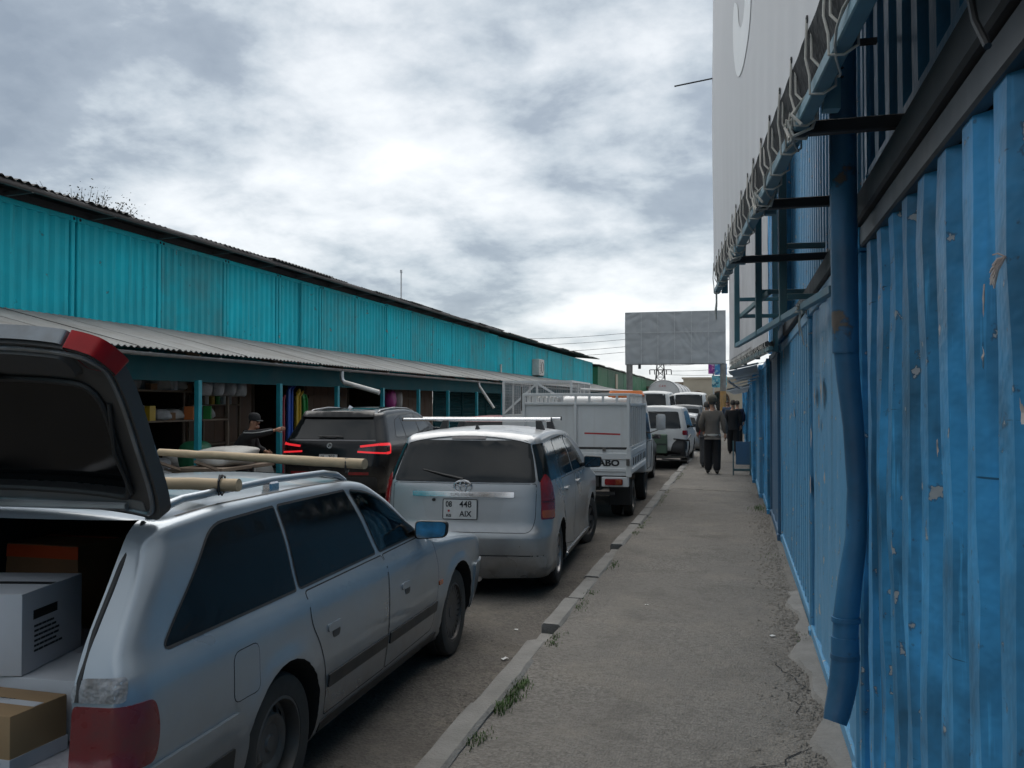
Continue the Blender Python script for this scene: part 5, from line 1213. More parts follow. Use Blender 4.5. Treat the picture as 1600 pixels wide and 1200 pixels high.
w.wheels(cover=[M['steel'], M['alloy_dk']], spokes=24, w=.20, steer=0)
w.patch('mud_liner', poly_rect(.9, .21, 1.0, .3, .01), w.side(1), M['black'], .005)
# roof rails, wooden poles
for sg in (1, -1):
    rl = MB(); pts = []
    for y_, dz in ((.52, .004), (.60, .028), (.74, .042), (1.5, .046), (2.1, .044), (2.28, .028), (2.40, .002)):
        h = w.cast((sg * .62, y_, 4), (0, 0, -1)); pts.append((sg * .62, y_, h.z + dz))
    rl.tube(pts, [.014, .02, .018, .017, .018, .02, .012], 10); o = rl.build('roof_rail', M['silverblue'], w.t, sm=80)
    h = w.cast((sg * .62, 1.5, 4), (0, 0, -1)); MB().box((sg * .622, 1.5, h.z + .012), (.05, .09, .055)).build('rail_foot', M['alum'], o, bevel=.008)
def pole(label, a, b, r):
    m = MB(); A, B = Vector(a), Vector(b); n = 14; rnd = random.Random(int(r * 1e4))
    m.tube([A.lerp(B, i / n) + Vector((0, rnd.uniform(-.003, .003), rnd.uniform(-.003, .003))) for i in range(n + 1)], [r * (1 - .18 * i / n) * rnd.uniform(.97, 1.03) for i in range(n + 1)], 12); return tag(m.build('wooden_pole', M['wood'], sm=60), label, 'pole', 'poles across the estate car roof')
zr = 1.53
pole('pale wooden pole across the front of the estate car roof', (-2.08, 4.93, 1.497), (-3.75, 5.4, 1.515), .030)
pole('pale wooden pole across the rear of the estate car roof, behind the tailgate', (-2.13, 3.64, 1.487), (-3.7, 3.62, 1.495), .029)
for k, (x, y_) in enumerate(((-2.21, 4.965), (-2.22, 3.64))):
    m = MB(); m.tube([(x + .012 * math.sin(i * .7), y_ + .036 * math.cos(i * .9), 1.485 + .045 * math.sin(i * .9)) for i in range(15)], .004, 6); tag(m.build('tie_cord', M['black']), ('dark cord tying the front pole to the roof rail', 'dark cord tying the rear pole to the roof rail')[k], 'cord', 'cords on the roof poles')
for sg in (1, -1):
    w.ribbon('roof_drip_strip', [(sg * .672, .62), (sg * .676, 1.4), (sg * .676, 2.0), (sg * .674, 2.35)], w.top(), M['black'], .012, .002)
    pts = []
    for x, z in ((.634, 1.388), (.650, 1.25), (.672, 1.05), (.688, .90), (.694, .84)): h = w.cast((sg * x, -3, z), (0, 1, 0)); pts.append(h + Vector((0, .004, 0)))
    MB().tube(pts, .011, 8).build('boot_seal', M['black'], w.t, sm=80)
# raised tailgate: built shut against the body, then swung up about the roof hinge
HY, HZ = .49, 1.41
outer = round_poly([(-.80, .74), (.80, .74), (.785, .95), (.77, 1.30), (.745, 1.41), (-.745, 1.41), (-.77, 1.30), (-.785, .95)], [.10, .10, .08, .1, .05, .05, .1, .08])
winp = round_poly([(-.66, .96), (.66, .96), (.65, 1.26), (.63, 1.345), (-.63, 1.345), (-.65, 1.26)], [.10, .10, .06, .06, .06, .06])
gate = bpy.data.objects.new('tailgate', None); link(gate, w.t); gate.location = (0, HY, HZ)
class GateSurface(Car):
    def __init__(s, t):
        s.t = t; xr = curve(WAG['xr']); b = bmesh.new(); xs, zs = lin(-.9, .9, 40), lin(.6, 1.5, 40)
        V = [[b.verts.new((x, xr(z) - .05 * (1 - (x / .895) ** 2) + .035 * (abs(x) / .8) ** 6 - HY, z - HZ)) for x in xs] for z in zs]
        for i in range(40):
            for j in range(40): b.faces.new((V[i][j], V[i][j + 1], V[i + 1][j + 1], V[i + 1][j]))
        b.normal_update(); b.verts.index_update()
        s.bvh = BVHTree.FromBMesh(b); s.vn = [v.normal.copy() for v in b.verts]; s.vc = [v.co.copy() for v in b.verts]; s.fv = [[v.index for v in f.verts] for f in b.faces]; b.free()
G = GateSurface(w.t)
RE = lambda u, v: ((u, -4, v - HZ), (0, 1, 0))
G.patch('gate_skin', outer, RE, M['silverblue'], .004, 0, g=.05, parent=gate, hole=winp)
G.patch('gate_inner_frame', outer, RE, M['gate_in'], -.050, .051, g=.05, parent=gate, hole=winp)
G.patch('gate_glass', winp, RE, M['tint'], -.002, .006, g=.06, parent=gate)
M['gate_red'] = mat('red gate lamp', (.34, .008, .010), .4, var=.2, vscale=9, spec=.25)
for sg in (1, -1): G.patch('gate_lamp', round_poly([(sg * .66, .722), (sg * .80, .722), (sg * .812, .76), (sg * .805, .88), (sg * .66, .88)], [.02, .09, .05, .03, .02]), RE, M['gate_red'], .016, .052, g=.04, parent=gate)
G.patch('gate_garnish', round_poly([(-.65, .725), (.65, .725), (.65, .83), (-.65, .83)], .02), RE, M['silverblue'], .014, .040, g=.06, parent=gate)
def gpt(x, z, off):
    h = G.cast((x, -4, z - HZ), (0, 1, 0)); n, _ = G.nrm(h); return h + n * off
rim = MB(); bo = densify(outer, .05); rim.sheet([[gpt(x, z, .004) for x, z in bo + bo[:1]], [gpt(x, z, -.050) for x, z in bo + bo[:1]]]); rim.build('gate_edge', M['gate_in'], gate, sm=60)
rim = MB(); bo = densify(winp, .05); rim.sheet([[gpt(x, z, .002) for x, z in bo + bo[:1]], [gpt(x, z, -.052) for x, z in bo + bo[:1]]]); rim.build('window_edge', M['black'], gate, sm=60)
rim = MB(); rim.tube([gpt(x, z, -.055) for x, z in bo + bo[:1]], .014, 8, cap=False); rim.build('window_seal', M['black'], gate)
bo = densify(round_poly([(-.775, .77), (.775, .77), (.76, .95), (.745, 1.30), (.715, 1.39), (-.715, 1.39), (-.745, 1.30), (-.76, .95)], .08), .05)
rim = MB(); rim.tube([gpt(x, z, -.056) for x, z in bo + bo[:1]], .010, 8, cap=False); rim.build('gate_weld_flange', M['silverblue'], gate)
m = MB(); tp = round_poly([(-.64, .775), (.64, .775), (.63, .925), (-.63, .925)], .03); dn = densify(tp, .05)
m.sheet([[gpt(x, z, -.051) for x, z in dn + dn[:1]], [gpt(x * .98, .85 + (z - .85) * .94, -.075) for x, z in dn + dn[:1]]]); m.add([gpt(x * .98, .85 + (z - .85) * .94, -.075) for x, z in dn], [tuple(range(len(dn)))]); m.build('gate_trim_panel', M['gate_in'], gate, sm=40)
m = MB(); m.box(gpt(0, .79, -.075), (.12, .06, .07)); m.build('latch', M['black'], gate, bevel=.01)
m = MB(); m.box(gpt(.16, .90, -.085), (.22, .06, .09), Matrix.Rotation(R(-30), 3, 'X')); m.build('wiper_motor', M['black'], gate, bevel=.012)
m = MB(); m.tube([gpt(-.60, 1.375, -.062), gpt(.60, 1.375, -.062)], .016, 8); m.build('hinge_trim', M['galv'], gate)
G.patch('hinge_panel', round_poly([(-.68, 1.352), (.68, 1.352), (.68, 1.395), (-.68, 1.395)], .01), RE, mat('grey hinge panel', (.22, .22, .215), .4, .2, var=.1), -.054, .050, g=.05, parent=gate)
for sg in (1, -1): m = MB(); m.tube([gpt(sg * .69, 1.02, -.055), gpt(sg * .665, 1.17, -.085), gpt(sg * .655, 1.32, -.065)], .009, 8); m.build('gas_strut', M['black'], gate)
gate.rotation_euler = (R(-111), 0, 0)
# cargo
m = MB(); m.sheet([[(x, y_, .575 + .006 * math.sin(x * 9 + y_ * 7) + .004 * math.sin(x * 23 - y_ * 17)) for x in lin(-.62, .62, 24)] for y_ in lin(.10, 1.3, 24)]); m.build('cargo_sheet', M['sheetpl'], w.t, sm=80, fix=False)
def carton(label, X, Y, Z, sx, sy, sz, rz, mt, flaps=None):
    t = thing('carton', label, 'carton', (X, Y, Z), rz, 'cartons in the open boot')
    MB().span((-sx / 2, -sy / 2, 0), (sx / 2, sy / 2, sz)).build('box_body', mt, t, bevel=.006, seg=2)
    MB().span((-sx / 2 + .004, -.022, sz), (sx / 2 - .004, .022, sz + .0015)).build('tape_strip', flaps or M['tape'], t)
    MB().span((-.022, -sy / 2 - .0012, sz * .70), (.022, -sy / 2 + .001, sz)).build('tape_strip', flaps or M['tape'], t) if sx < .3 else None
    return t
t = carton('low flat white carton under the upright white one in the boot', -2.87, 3.30, .585, 0.95, .72, .225, R(1), M['whitebox'], M['sheetpl'])
t = carton('white carton with dark tape and printed lines, upright in the open boot', -2.88, 3.12, .812, .42, .44, .31, R(11), M['whitebox'], M['ink'])
def textlines(parent, face, x0, z0, w_, n, h, mt, seed):
    rnd = random.Random(seed); m = MB()
    for i in range(n):
        x = 0
        while x < w_ * rnd.uniform(.6, 1):
            l = rnd.uniform(.012, .04)
            m.box((face * .2106 if face else 0, x0 + x + l / 2, z0 - i * h), (.001, l * .85, h * .45)) if face else m.box((x0 + x + l / 2, -.1812, z0 - i * h), (l * .85, .001, h * .45)); x += l
    m.build('print_lines', mt, parent, sm=0)
textlines(t, 1, -.14, .17, .20, 6, .019, M['ink'], 4); m = MB(); m.box((.2106, -.06, .215), (.001, .17, .035)); m.build('print_bar', M['ink'], t, sm=0)
t = carton('brown carton with violet lettering at the boot edge', -2.72, 2.80, .575, .62, .26, .20, R(-3), M['card'], M['whitebox'])
MB().span((-.312, -.1325, .0), (.3125, .131, .052)).build('label_band', M['whitebox'], t)
text_part('АКВАФОР', .042, M['violet'], t, (.17, -.1342, .026), rot=(R(90), R(180), 0), bold=.0008)
text_part('АКВАФОР', .042, M['violet'], t, (-.10, -.1342, .026), rot=(R(90), R(180), 0), bold=.0008)
text_part('АКВАФОР', .03, M['ink'], t, (.10, .02, .2005), rot=(0, 0, R(180)))
t = carton('large dark brown carton with orange tape deep in the boot', -3.45, 4.05, .585, .82, .55, .58, R(-2), M['card_dk'])
MB().span((-.412, -.2785, .515), (.412, -.2755, .575)).build('tape_strip', M['tape'], t)
t = carton('second dark carton behind the white carton', -2.72, 4.62, .585, .5, .4, .5, R(2), M['card_dk'])

# ================================================================ silver compact people carrier
CAR_GROUP = 'vehicles parked along the kerb'
WISH = dict(L=4.56, W=.85, zb=.19, WR=.315, AR=.35, axles=(.80, 3.55), rr=.20, kr=.8, rf=.5, crown=.045, rt=.06, bow=.07, rtop=.07,
    top=[(0, 1.535), (.3, 1.55), (.6, 1.575), (1.5, 1.595), (2.3, 1.56), (2.8, 1.42), (3.65, 1.03), (4.2, .92), (4.56, .78)],
    xr=[(.19, .07), (.30, .02), (.45, 0), (.60, .005), (.66, .05), (.85, .07), (1.08, .10), (1.14, .13), (1.45, .30), (1.6, .36)],
    xf=[(.19, 4.35), (.5, 4.56), (.75, 4.52), (.9, 4.45), (1.6, 4.45)],
    prof=[(.19, .94), (.28, .985), (.42, .975), (.62, .995), (.80, 1.0), (1.0, .98), (1.09, .955), (1.3, .885), (1.48, .81), (1.6, .78)])
w = Car('people_carrier', 'silver people carrier with roof bars parked ahead of the estate car', (-2.55, 8.42, 0), R(2.5), WISH, M['silver'], 'car', CAR_GROUP)
RE = w.rear()
bk = round_poly([(-.70, 1.085), (.70, 1.085), (.655, 1.30), (.60, 1.475), (-.60, 1.475), (-.655, 1.30)], [.03, .03, .06, .05, .05, .06])
w.patch('rear_window', bk, RE, M['glass'], .009, .012, g=.05)
for sg in (1, -1): w.patch('corner_glass', round_poly([(.62, 1.09), (1.30, 1.09), (1.30, 1.45), (.70, 1.44)], .03), w.wrap(sg, (.40, .55)), M['glass'], .005, .007, g=.035, gu=.05)
hp = round_poly([(-.66, .62), (.66, .62), (.70, .74), (.705, 1.07), (-.705, 1.07), (-.70, .74)], [.1, .1, .1, .02, .02, .1])
o = w.patch('tailgate', hp, RE, M['silver'], .0015, .004, g=.05); w.ribbon('tailgate_gap', hp, RE, M['seam'], .011, .0007, True, parent=o)
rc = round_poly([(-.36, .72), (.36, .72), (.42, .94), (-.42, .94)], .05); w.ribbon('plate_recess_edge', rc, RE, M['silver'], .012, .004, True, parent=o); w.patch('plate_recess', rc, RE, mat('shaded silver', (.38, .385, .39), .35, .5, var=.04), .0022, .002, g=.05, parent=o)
gb = w.patch('chrome_garnish', poly_rect(-.50, .945, .50, .995, .008), RE, M['chrome'], .022, .026, g=.06, parent=o)
y0 = w.cast((0, -3, .97), (0, 1, 0)).y; text_part('CALDINA', .034, M['silver'], o, (.0, y0 - .0245, .970), sx=1.6, name='garnish_lettering')
yb = w.cast((0, -3, 1.045), (0, 1, 0)).y
m = MB()
for rx, rz_, cx, cz in ((.085, .058, 0, 0), (.030, .050, 0, 0), (.064, .022, 0, .026)): m.tube([(cx + rx * math.cos(a), -.012, cz + rz_ * math.sin(a)) for a in [2 * math.pi * i / 28 for i in range(29)]], .0085, 8, cap=False)
m.build('emblem', M['chrome'], o, (0, yb, 1.045))
plate(o, (-.02, w.cast((0, -3, .83), (0, 1, 0)).y - .012, .83), .335, .19, [('08', .075, -.11, .045, .85, M['ink']), ('KG', .035, -.11, -.062, 1, M['ink']), ('448', .085, .055, .045, .95, M['ink']), ('AIX', .075, .055, -.045, .95, M['ink']), ('▪', .06, -.11, -.015, 1, M['redink'])], R(-4))
MB().tube([(-.285, y0 - .02, .915), (-.285, y0 + .02, .915)], .016, 10).build('lock', M['black'], o)
for sg in (1, -1):
    Wp = w.wrap(sg, (.40, .45)); lp = round_poly([(.735, .74), (1.16, .735), (1.22, .95), (1.14, 1.10), (.98, 1.165), (.78, 1.10)], [.03, .04, .06, .06, .05, .06])
    o = w.patch('tail_lamp', lp, Wp, M['red'], .010, .014, g=.035, gu=.06); w.patch('reverse_lens', round_poly([(.76, .755), (1.14, .75), (1.16, .825), (.76, .825)], .02), Wp, M['orange_l'], .012, .003, g=.03, gu=.06, parent=o); w.ribbon('lens_divider', [(.76, .905), (1.20, .91)], Wp, mat('dark red divider', (.09, .008, .01), .3, var=0), .012, .012, us=.45, parent=o)
w.patch('rear_bumper', round_poly([(-.79, .20), (.79, .20), (.80, .40), (-.80, .40)], .05), RE, M['silver'], .012, .014, g=.07); w.ribbon('bumper_line', [(-.78, .405), (.78, .405)], RE, M['seam'], .010, .001)
w.patch('bumper_top', round_poly([(-.76, .565), (.76, .565), (.74, .605), (-.74, .605)], .015), RE, M['silver'], .010, .012, g=.07)
MB().tube([(.16, .0, .175), (.16, .3, .175)], .03, 12).build('exhaust_tip', M['alum'], w.t)
# wiper, high brake lamp, aerial
p0 = w.cast((.0, -3, 1.115), (0, 1, 0)); p1 = w.cast((-.42, -3, 1.20), (0, 1, 0))
m = MB(); m.tube([p0 + Vector((0, -.02, 0)), (p0 + p1) / 2 + Vector((0, -.035, 0)), p1 + Vector((0, -.016, 0))], [.014, .010, .006], 6); m.build('rear_wiper', M['black'], w.t)
w.patch('high_brake_lamp', poly_rect(-.17, 1.487, .17, 1.512, .006), RE, mat('grey lamp', (.22, .20, .20), .3, var=.1), .010, .012, g=.05)
w.patch('roof_spoiler', round_poly([(-.63, .27), (.63, .27), (.60, .46), (-.60, .46)], .04), w.top(), M['silver'], .014, .016, g=.07)
h = w.cast((0, .62, 4), (0, 0, -1)); MB().add([(-.02, .58, h.z - .01), (.02, .58, h.z - .01), (.02, .68, h.z - .01), (-.02, .68, h.z - .01), (-.006, .60, h.z + .045), (.006, .60, h.z + .045), (.006, .625, h.z + .045), (-.006, .625, h.z + .045)], [(0, 1, 5, 4), (1, 2, 6, 5), (2, 3, 7, 6), (3, 0, 4, 7), (4, 5, 6, 7)]).build('aerial_base', M['black'], w.t)
for sg in (1, -1):
    S = w.side(sg)
    for nm, q in (('quarter_window', round_poly([(.36, 1.09), (.98, 1.085), (.98, 1.46), (.52, 1.44)], [.03, .01, .02, .08])), ('rear_door_window', round_poly([(1.02, 1.085), (1.84, 1.075), (1.80, 1.485), (1.02, 1.47)], .02)), ('front_door_window', round_poly([(1.90, 1.075), (2.95, 1.06), (2.60, 1.27), (2.25, 1.43), (1.87, 1.485)], [.01, .03, .05, .06, .02]))):
        w.patch(nm, q, S, M['glass'], .003, g=.08)
    for nm, dp, hx in (('rear_door', round_poly([(1.13, .36), (1.86, .28), (1.86, 1.05), (.96, 1.06), (.98, .80), (1.10, .62)], [.05, .02, .02, .03, .1, .1]), 1.10), ('front_door', round_poly([(1.88, .28), (2.92, .30), (3.02, .70), (2.96, 1.03), (1.88, 1.05)], [.02, .06, .1, .06, .02]), 2.05)):
        o = w.patch(nm, dp, S, M['silver'], .0015, .004, g=.06); w.ribbon('door_gap', dp, S, M['seam'], .011, .0007, True, parent=o); w.patch('door_handle', poly_rect(hx, .92, hx + .20, .955, .015), S, M['silver'], .03, .034, g=.04, parent=o)
    w.patch('side_skirt', poly_rect(1.15, .19, 3.2, .27, .02), S, M['silver'], .02, .022, g=.1)
    mirror(w, sg, 2.80, 1.12, M['black'], M['mirrorglass'], .22, .15, .13)
w.patch('windscreen', round_poly([(-.58, 2.45), (.58, 2.45), (.70, 3.45), (-.70, 3.45)], .06), w.top(), M['glass'], .004, g=.12)
w.wheels(cover=[M['alloy'], M['alloy_dk']], steer=-16, w=.195, spokes=8)
for k, yy in enumerate((1.30, 2.05)):
    o = MB().tube([(-1.02, yy, 1.66), (.66, yy, 1.66)], .017, 12).build('roof_bar', M['alum'], w.t); o.location = (0, 0, 0)
    MB().tube([(-1.025, yy, 1.665), (-1.015, yy, 1.665)], .024, 12).build('bar_end_cap', M['black'], o); MB().tube([(.655, yy, 1.665), (.665, yy, 1.665)], .024, 12).build('bar_end_cap', M['black'], o)
    for sg in (1, -1):
        hh = w.cast((sg * .55, yy, 4), (0, 0, -1)); MB().add(*hexa([(sg * .55 - .05, yy - .055, hh.z - .03), (sg * .55 + .05, yy - .055, hh.z - .03), (sg * .55 + .05, yy + .055, hh.z - .03), (sg * .55 - .05, yy + .055, hh.z - .03)], [(sg * .52 - .03, yy - .03, 1.655), (sg * .52 + .03, yy - .03, 1.655), (sg * .52 + .03, yy + .03, 1.655), (sg * .52 - .03, yy + .03, 1.655)])).build('bar_foot', M['black'], o, bevel=.008)

# ================================================================ black SUV across the road
BMW = dict(L=4.92, W=1.0, zb=.24, WR=.37, AR=.41, axles=(.98, 3.95), rr=.28, kr=.8, rf=.6, crown=.05, rt=.08, bow=.09, rtop=.08,
    top=[(0, 1.69), (.4, 1.70), (1.0, 1.755), (1.8, 1.775), (2.5, 1.72), (2.95, 1.58), (3.75, 1.19), (4.4, 1.08), (4.92, .92)],
    xr=[(.24, .12), (.40, .03), (.70, 0), (.95, .03), (1.12, .06), (1.18, .10), (1.25, .16), (1.55, .38), (1.75, .48)],
    xf=[(.24, 4.7), (.6, 4.92), (.9, 4.85), (1.8, 4.8)],
    prof=[(.24, .92), (.40, .96), (.70, .99), (.95, 1.0), (1.10, .985), (1.2, .955), (1.4, .88), (1.6, .80), (1.75, .75)])
w = Car('sport_utility_car', 'black sport utility car with red tail lamps glowing across the road', (-6.98, 15.0, 0), R(1.5), BMW, M['blackpaint'], 'car')
RE = w.rear()
w.patch('rear_window', round_poly([(-.80, 1.20), (.80, 1.20), (.70, 1.50), (.655, 1.555), (-.655, 1.555), (-.70, 1.50)], [.06] * 6), RE, M['glass'], .004, g=.08)
w.patch('roof_spoiler', round_poly([(-.68, 1.565), (.68, 1.565), (.66, 1.655), (-.66, 1.655)], .03), RE, M['blackpaint'], .05, .05, g=.08)
w.patch('window_sill_trim', round_poly([(-.82, 1.165), (.82, 1.165), (.81, 1.19), (-.81, 1.19)], .01), RE, mat('grey sill gloss', (.10, .10, .105), .2, .3, var=0), .006, .01, g=.08)
hp = round_poly([(-.66, .72), (.66, .72), (.70, .90), (.72, 1.15), (-.72, 1.15), (-.70, .90)], .05); o = w.patch('tailgate', hp, RE, M['blackpaint'], .002, .004, g=.06); w.ribbon('tailgate_gap', hp, RE, M['seam'], .012, .001, True, parent=o)
ye = w.cast((0, -3, 1.08), (0, 1, 0)).y
m = MB(); m.lathe([(0, -.014), (.034, -.014), (.036, -.010), (.048, -.012), (.05, -.006), (.05, .01)], 24, 'Y'); e_ = m.build('emblem', M['alum'], o, (0, ye, 1.09))
for a0 in (0, math.pi): m = MB(); m.add([(0, -.0155, 0)] + [(.033 * math.cos(a0 + math.pi / 2 * i / 6), -.0155, .033 * math.sin(a0 + math.pi / 2 * i / 6)) for i in range(7)], [(0, i + 1, i + 2) for i in range(6)]); m.build('emblem_quarter', M['ink'], e_, sm=0)
plate(o, (.0, w.cast((0, -3, .83), (0, 1, 0)).y - .02, .845), .35, .19, [('08', .075, -.11, .045, .85, M['ink']), ('KG', .03, -.11, -.055, 1, M['ink']), ('707', .085, .06, .045, .95, M['ink']), ('AFL', .075, .06, -.045, .95, M['ink'])], R(-3))
p0 = w.cast((0, -3, 1.225), (0, 1, 0)); m = MB(); m.add([tuple(p0 + Vector(v)) for v in ((-.26, -.012, .02), (.22, -.012, .02), (.05, -.03, -.005), (-.05, -.03, -.005))], [(0, 1, 2, 3)]); m.tube([p0 + Vector((-.24, -.016, .022)), p0 + Vector((.22, -.016, .022))], .012, 6); m.build('rear_wiper', M['black'], w.t)
for sg in (1, -1):
    Wp = w.wrap(sg, (.45, .55))
    lens = round_poly([(.10, .965), (.95, .93), (1.22, .95), (1.26, 1.10), (1.20, 1.13), (.75, 1.13), (.18, 1.09)], [.03, .03, .06, .04, .04, .03, .04]); o = w.patch('tail_lamp', lens, Wp, mat('dark red lens', (.03, .003, .004), .15, var=.1, coat=.6), .008, .012, g=.035, gu=.07)
    inner = [(.12, .985), (.96, .955), (1.17, .965), (1.20, 1.085), (1.16, 1.11), (.74, 1.11), (.20, 1.075)]
    w.ribbon('light_guide', inner[1:6], Wp, M['red_lit'], .046, .0095, us=.5, g=.04, parent=o); w.ribbon('light_guide', [inner[6], inner[5]], Wp, M['red_lit'], .036, .0095, us=.5, g=.04, parent=o); w.ribbon('light_guide', [inner[0], inner[1]], Wp, M['red_lit'], .030, .0095, us=.5, g=.04, parent=o)
    w.patch('bumper_reflector', poly_rect(sg * .55 - .18, .58, sg * .55 + .18, .63, .01), RE, M['red'], .012, .014, g=.06)
    S = w.side(sg)
    for nm, q in (('quarter_window', round_poly([(.78, 1.22), (1.30, 1.215), (1.30, 1.585), (.98, 1.52)], [.05, .01, .02, .1])), ('rear_door_window', round_poly([(1.34, 1.215), (2.15, 1.205), (2.12, 1.63), (1.34, 1.60)], .02)), ('front_door_window', round_poly([(2.22, 1.205), (3.20, 1.19), (2.85, 1.40), (2.50, 1.57), (2.20, 1.63)], [.01, .03, .06, .06, .02]))):
        q_ = w.patch(nm, q, S, M['glass'], .003, g=.09); w.ribbon('window_trim', q, S, M['black'], .02, .0015, True, parent=q_)
    for nm, dp, hx in (('rear_door', round_poly([(1.45, .42), (2.20, .36), (2.18, 1.17), (1.22, 1.18), (1.25, .9), (1.38, .7)], [.05, .02, .02, .03, .1, .1]), 1.40), ('front_door', round_poly([(2.22, .36), (3.32, .38), (3.42, .8), (3.30, 1.14), (2.21, 1.17)], [.02, .06, .1, .06, .02]), 2.35)):
        o = w.patch(nm, dp, S, M['blackpaint'], .0015, .004, g=.07); w.ribbon('door_gap', dp, S, M['seam'], .011, .0007, True, parent=o); w.patch('door_handle', poly_rect(hx, 1.01, hx + .22, 1.05, .015), S, M['blackpaint'], .03, .034, g=.05, parent=o)
    rl = MB(); pts = []
    for y_, dz in ((.62, 0), (.72, .022), (1.4, .028), (2.2, .026), (2.6, .018), (2.75, 0)): h = w.cast((sg * .66, y_, 4), (0, 0, -1)); pts.append((sg * .66, y_, h.z + dz))
    rl.tube(pts, .015, 8); rl.build('roof_rail', M['alloy'], w.t, sm=80); mirror(w, sg, 3.0, 1.26, M['blackpaint'], M['mirrorglass'], .24, .17, .14)
h = w.cast((0, .95, 4), (0, 0, -1)); MB().add([(-.03, .85, h.z - .02), (.03, .85, h.z - .02), (.02, 1.06, h.z - .01), (-.02, 1.06, h.z - .01), (0, .87, h.z + .05)], [(0, 1, 4), (1, 2, 4), (2, 3, 4), (3, 0, 4)]).build('shark_fin', M['alum'], w.t)
w.patch('glass_roof', round_poly([(-.5, .75), (.5, .75), (.5, 1.9), (-.5, 1.9)], .05), w.top(), M['glass'], .003, g=.12)
w.patch('windscreen', round_poly([(-.6, 2.5), (.6, 2.5), (.78, 3.55), (-.78, 3.55)], .06), w.top(), M['glass'], .004, g=.12)
w.patch('lower_bumper', round_poly([(-.85, .26), (.85, .26), (.86, .54), (-.86, .54)], .05), RE, M['black'], .012, .014, g=.09)
w.wheels(cover=[M['alloy_dk'], M['alloy_dk']], w=.27, spokes=10)
# ================================================================ generic farther cars
def simple_car(name, label, loc, rz, base, sx, pm, cat='car', group=CAR_GROUP, scale=(1, 1, 1), gl='glass', wheel='alloy_dk', lamps=None, ptxt=None):
    sp = dict(base); sp['res'] = .5
    w = Car(name, label, loc, rz, sp, pm, cat, group); L = sp['L']; zt = max(z for _, z in sp['top']); belt = sp['belt']; RE = w.rear(); Wd = sp['W']
    w.patch('rear_window', round_poly([(-Wd * .80, belt + .03), (Wd * .80, belt + .03), (Wd * .70, zt - .17), (-Wd * .70, zt - .17)], .06), RE, M[gl], .004, g=.12)
    for sg in (1, -1):
        S = w.side(sg); ps = sp['pillars']; tp = zt - .16
        w.patch('rear_side_window', round_poly([(ps[0], belt + .03), (ps[1], belt + .03), (ps[1], tp), (ps[0] + .12, tp - .02)], .04), S, M[gl], .003, g=.14)
        w.patch('middle_side_window', round_poly([(ps[1] + .06, belt + .03), (ps[2], belt + .03), (ps[2], tp), (ps[1] + .06, tp)], .03), S, M[gl], .003, g=.14)
        w.patch('front_side_window', round_poly([(ps[2] + .06, belt + .03), (ps[3], belt + .01), (ps[3] - .5, tp - .1), (ps[2] + .06, tp)], .04), S, M[gl], .003, g=.14)
        for a, b in ((ps[1] + .03, ps[2] + .03), (ps[2] + .03, ps[3])):
            dp = round_poly([(a, .36), (b, .36), (b, belt), (a, belt)], .05); w.ribbon('door_gap', dp, S, M['seam'], .012, .001, True, g=.12)
        mirror(w, sg, ps[3] - .12, belt + .06, M['black'], M['mirrorglass'])
        lz = lamps or (belt - .28, belt - .02); w.patch('tail_lamp', round_poly([(.62, lz[0]), (1.2, lz[0]), (1.2, lz[1]), (.62, lz[1])], .04), w.wrap(sg, (Wd - .42, .45)), M['red'], .008, .01, g=.06, gu=.1)
    w.patch('windscreen', round_poly([(-Wd * .66, sp['ws'][0]), (Wd * .66, sp['ws'][0]), (Wd * .8, sp['ws'][1]), (-Wd * .8, sp['ws'][1])], .05), w.top(), M[gl], .004, g=.2)
    plate(w.t, (0, w.cast((0, -3, .62), (0, 1, 0)).y - .02, .64), .34, .12, [(ptxt or '08 KG', .07, 0, 0, 1, M['ink'])])
    w.patch('rear_bumper', round_poly([(-Wd * .93, .30), (Wd * .93, .30), (Wd * .93, .52), (-Wd * .93, .52)], .05), RE, M['black'] if pm is not M['silver'] else pm, .02, .024, g=.15)
    w.wheels(cover=[M[wheel], M[wheel]], w=.20, spokes=7)
    return w
SUV = dict(L=4.6, W=.88, zb=.32, WR=.36, AR=.41, axles=(.85, 3.5), rr=.16, kr=.8, rf=.4, crown=.045, rt=.06, bow=.04, belt=1.10, pillars=(.35, 1.05, 1.9, 2.85), ws=(2.55, 3.2),
    top=[(0, 1.74), (.4, 1.76), (1.5, 1.77), (2.3, 1.74), (2.55, 1.66), (3.2, 1.16), (3.4, 1.10), (4.2, 1.04), (4.6, .95)], xr=[(.3, .06), (.45, 0), (.65, 0), (.7, .05), (1.1, .08), (1.7, .22), (1.8, .24)], xf=[(.3, 4.5), (.6, 4.6), (.9, 4.55), (1.8, 4.5)], prof=[(.3, .92), (.5, .98), (.85, 1.0), (1.1, .97), (1.4, .90), (1.7, .82), (1.8, .80)])
HATCH = dict(L=4.1, W=.84, zb=.22, WR=.30, AR=.34, axles=(.70, 3.2), rr=.18, kr=.8, rf=.45, crown=.045, rt=.06, bow=.05, belt=.98, pillars=(.35, .95, 1.75, 2.65), ws=(2.3, 3.0),
    top=[(0, 1.44), (.4, 1.46), (1.3, 1.49), (2.0, 1.46), (2.35, 1.36), (3.05, 1.0), (3.2, .95), (3.8, .86), (4.1, .76)], xr=[(.2, .06), (.4, 0), (.6, .01), (.95, .08), (1.4, .32), (1.5, .36)], xf=[(.2, 3.95), (.5, 4.1), (.8, 4.0), (1.5, 4.0)], prof=[(.2, .92), (.4, .98), (.75, 1.0), (.98, .96), (1.3, .85), (1.5, .78)])
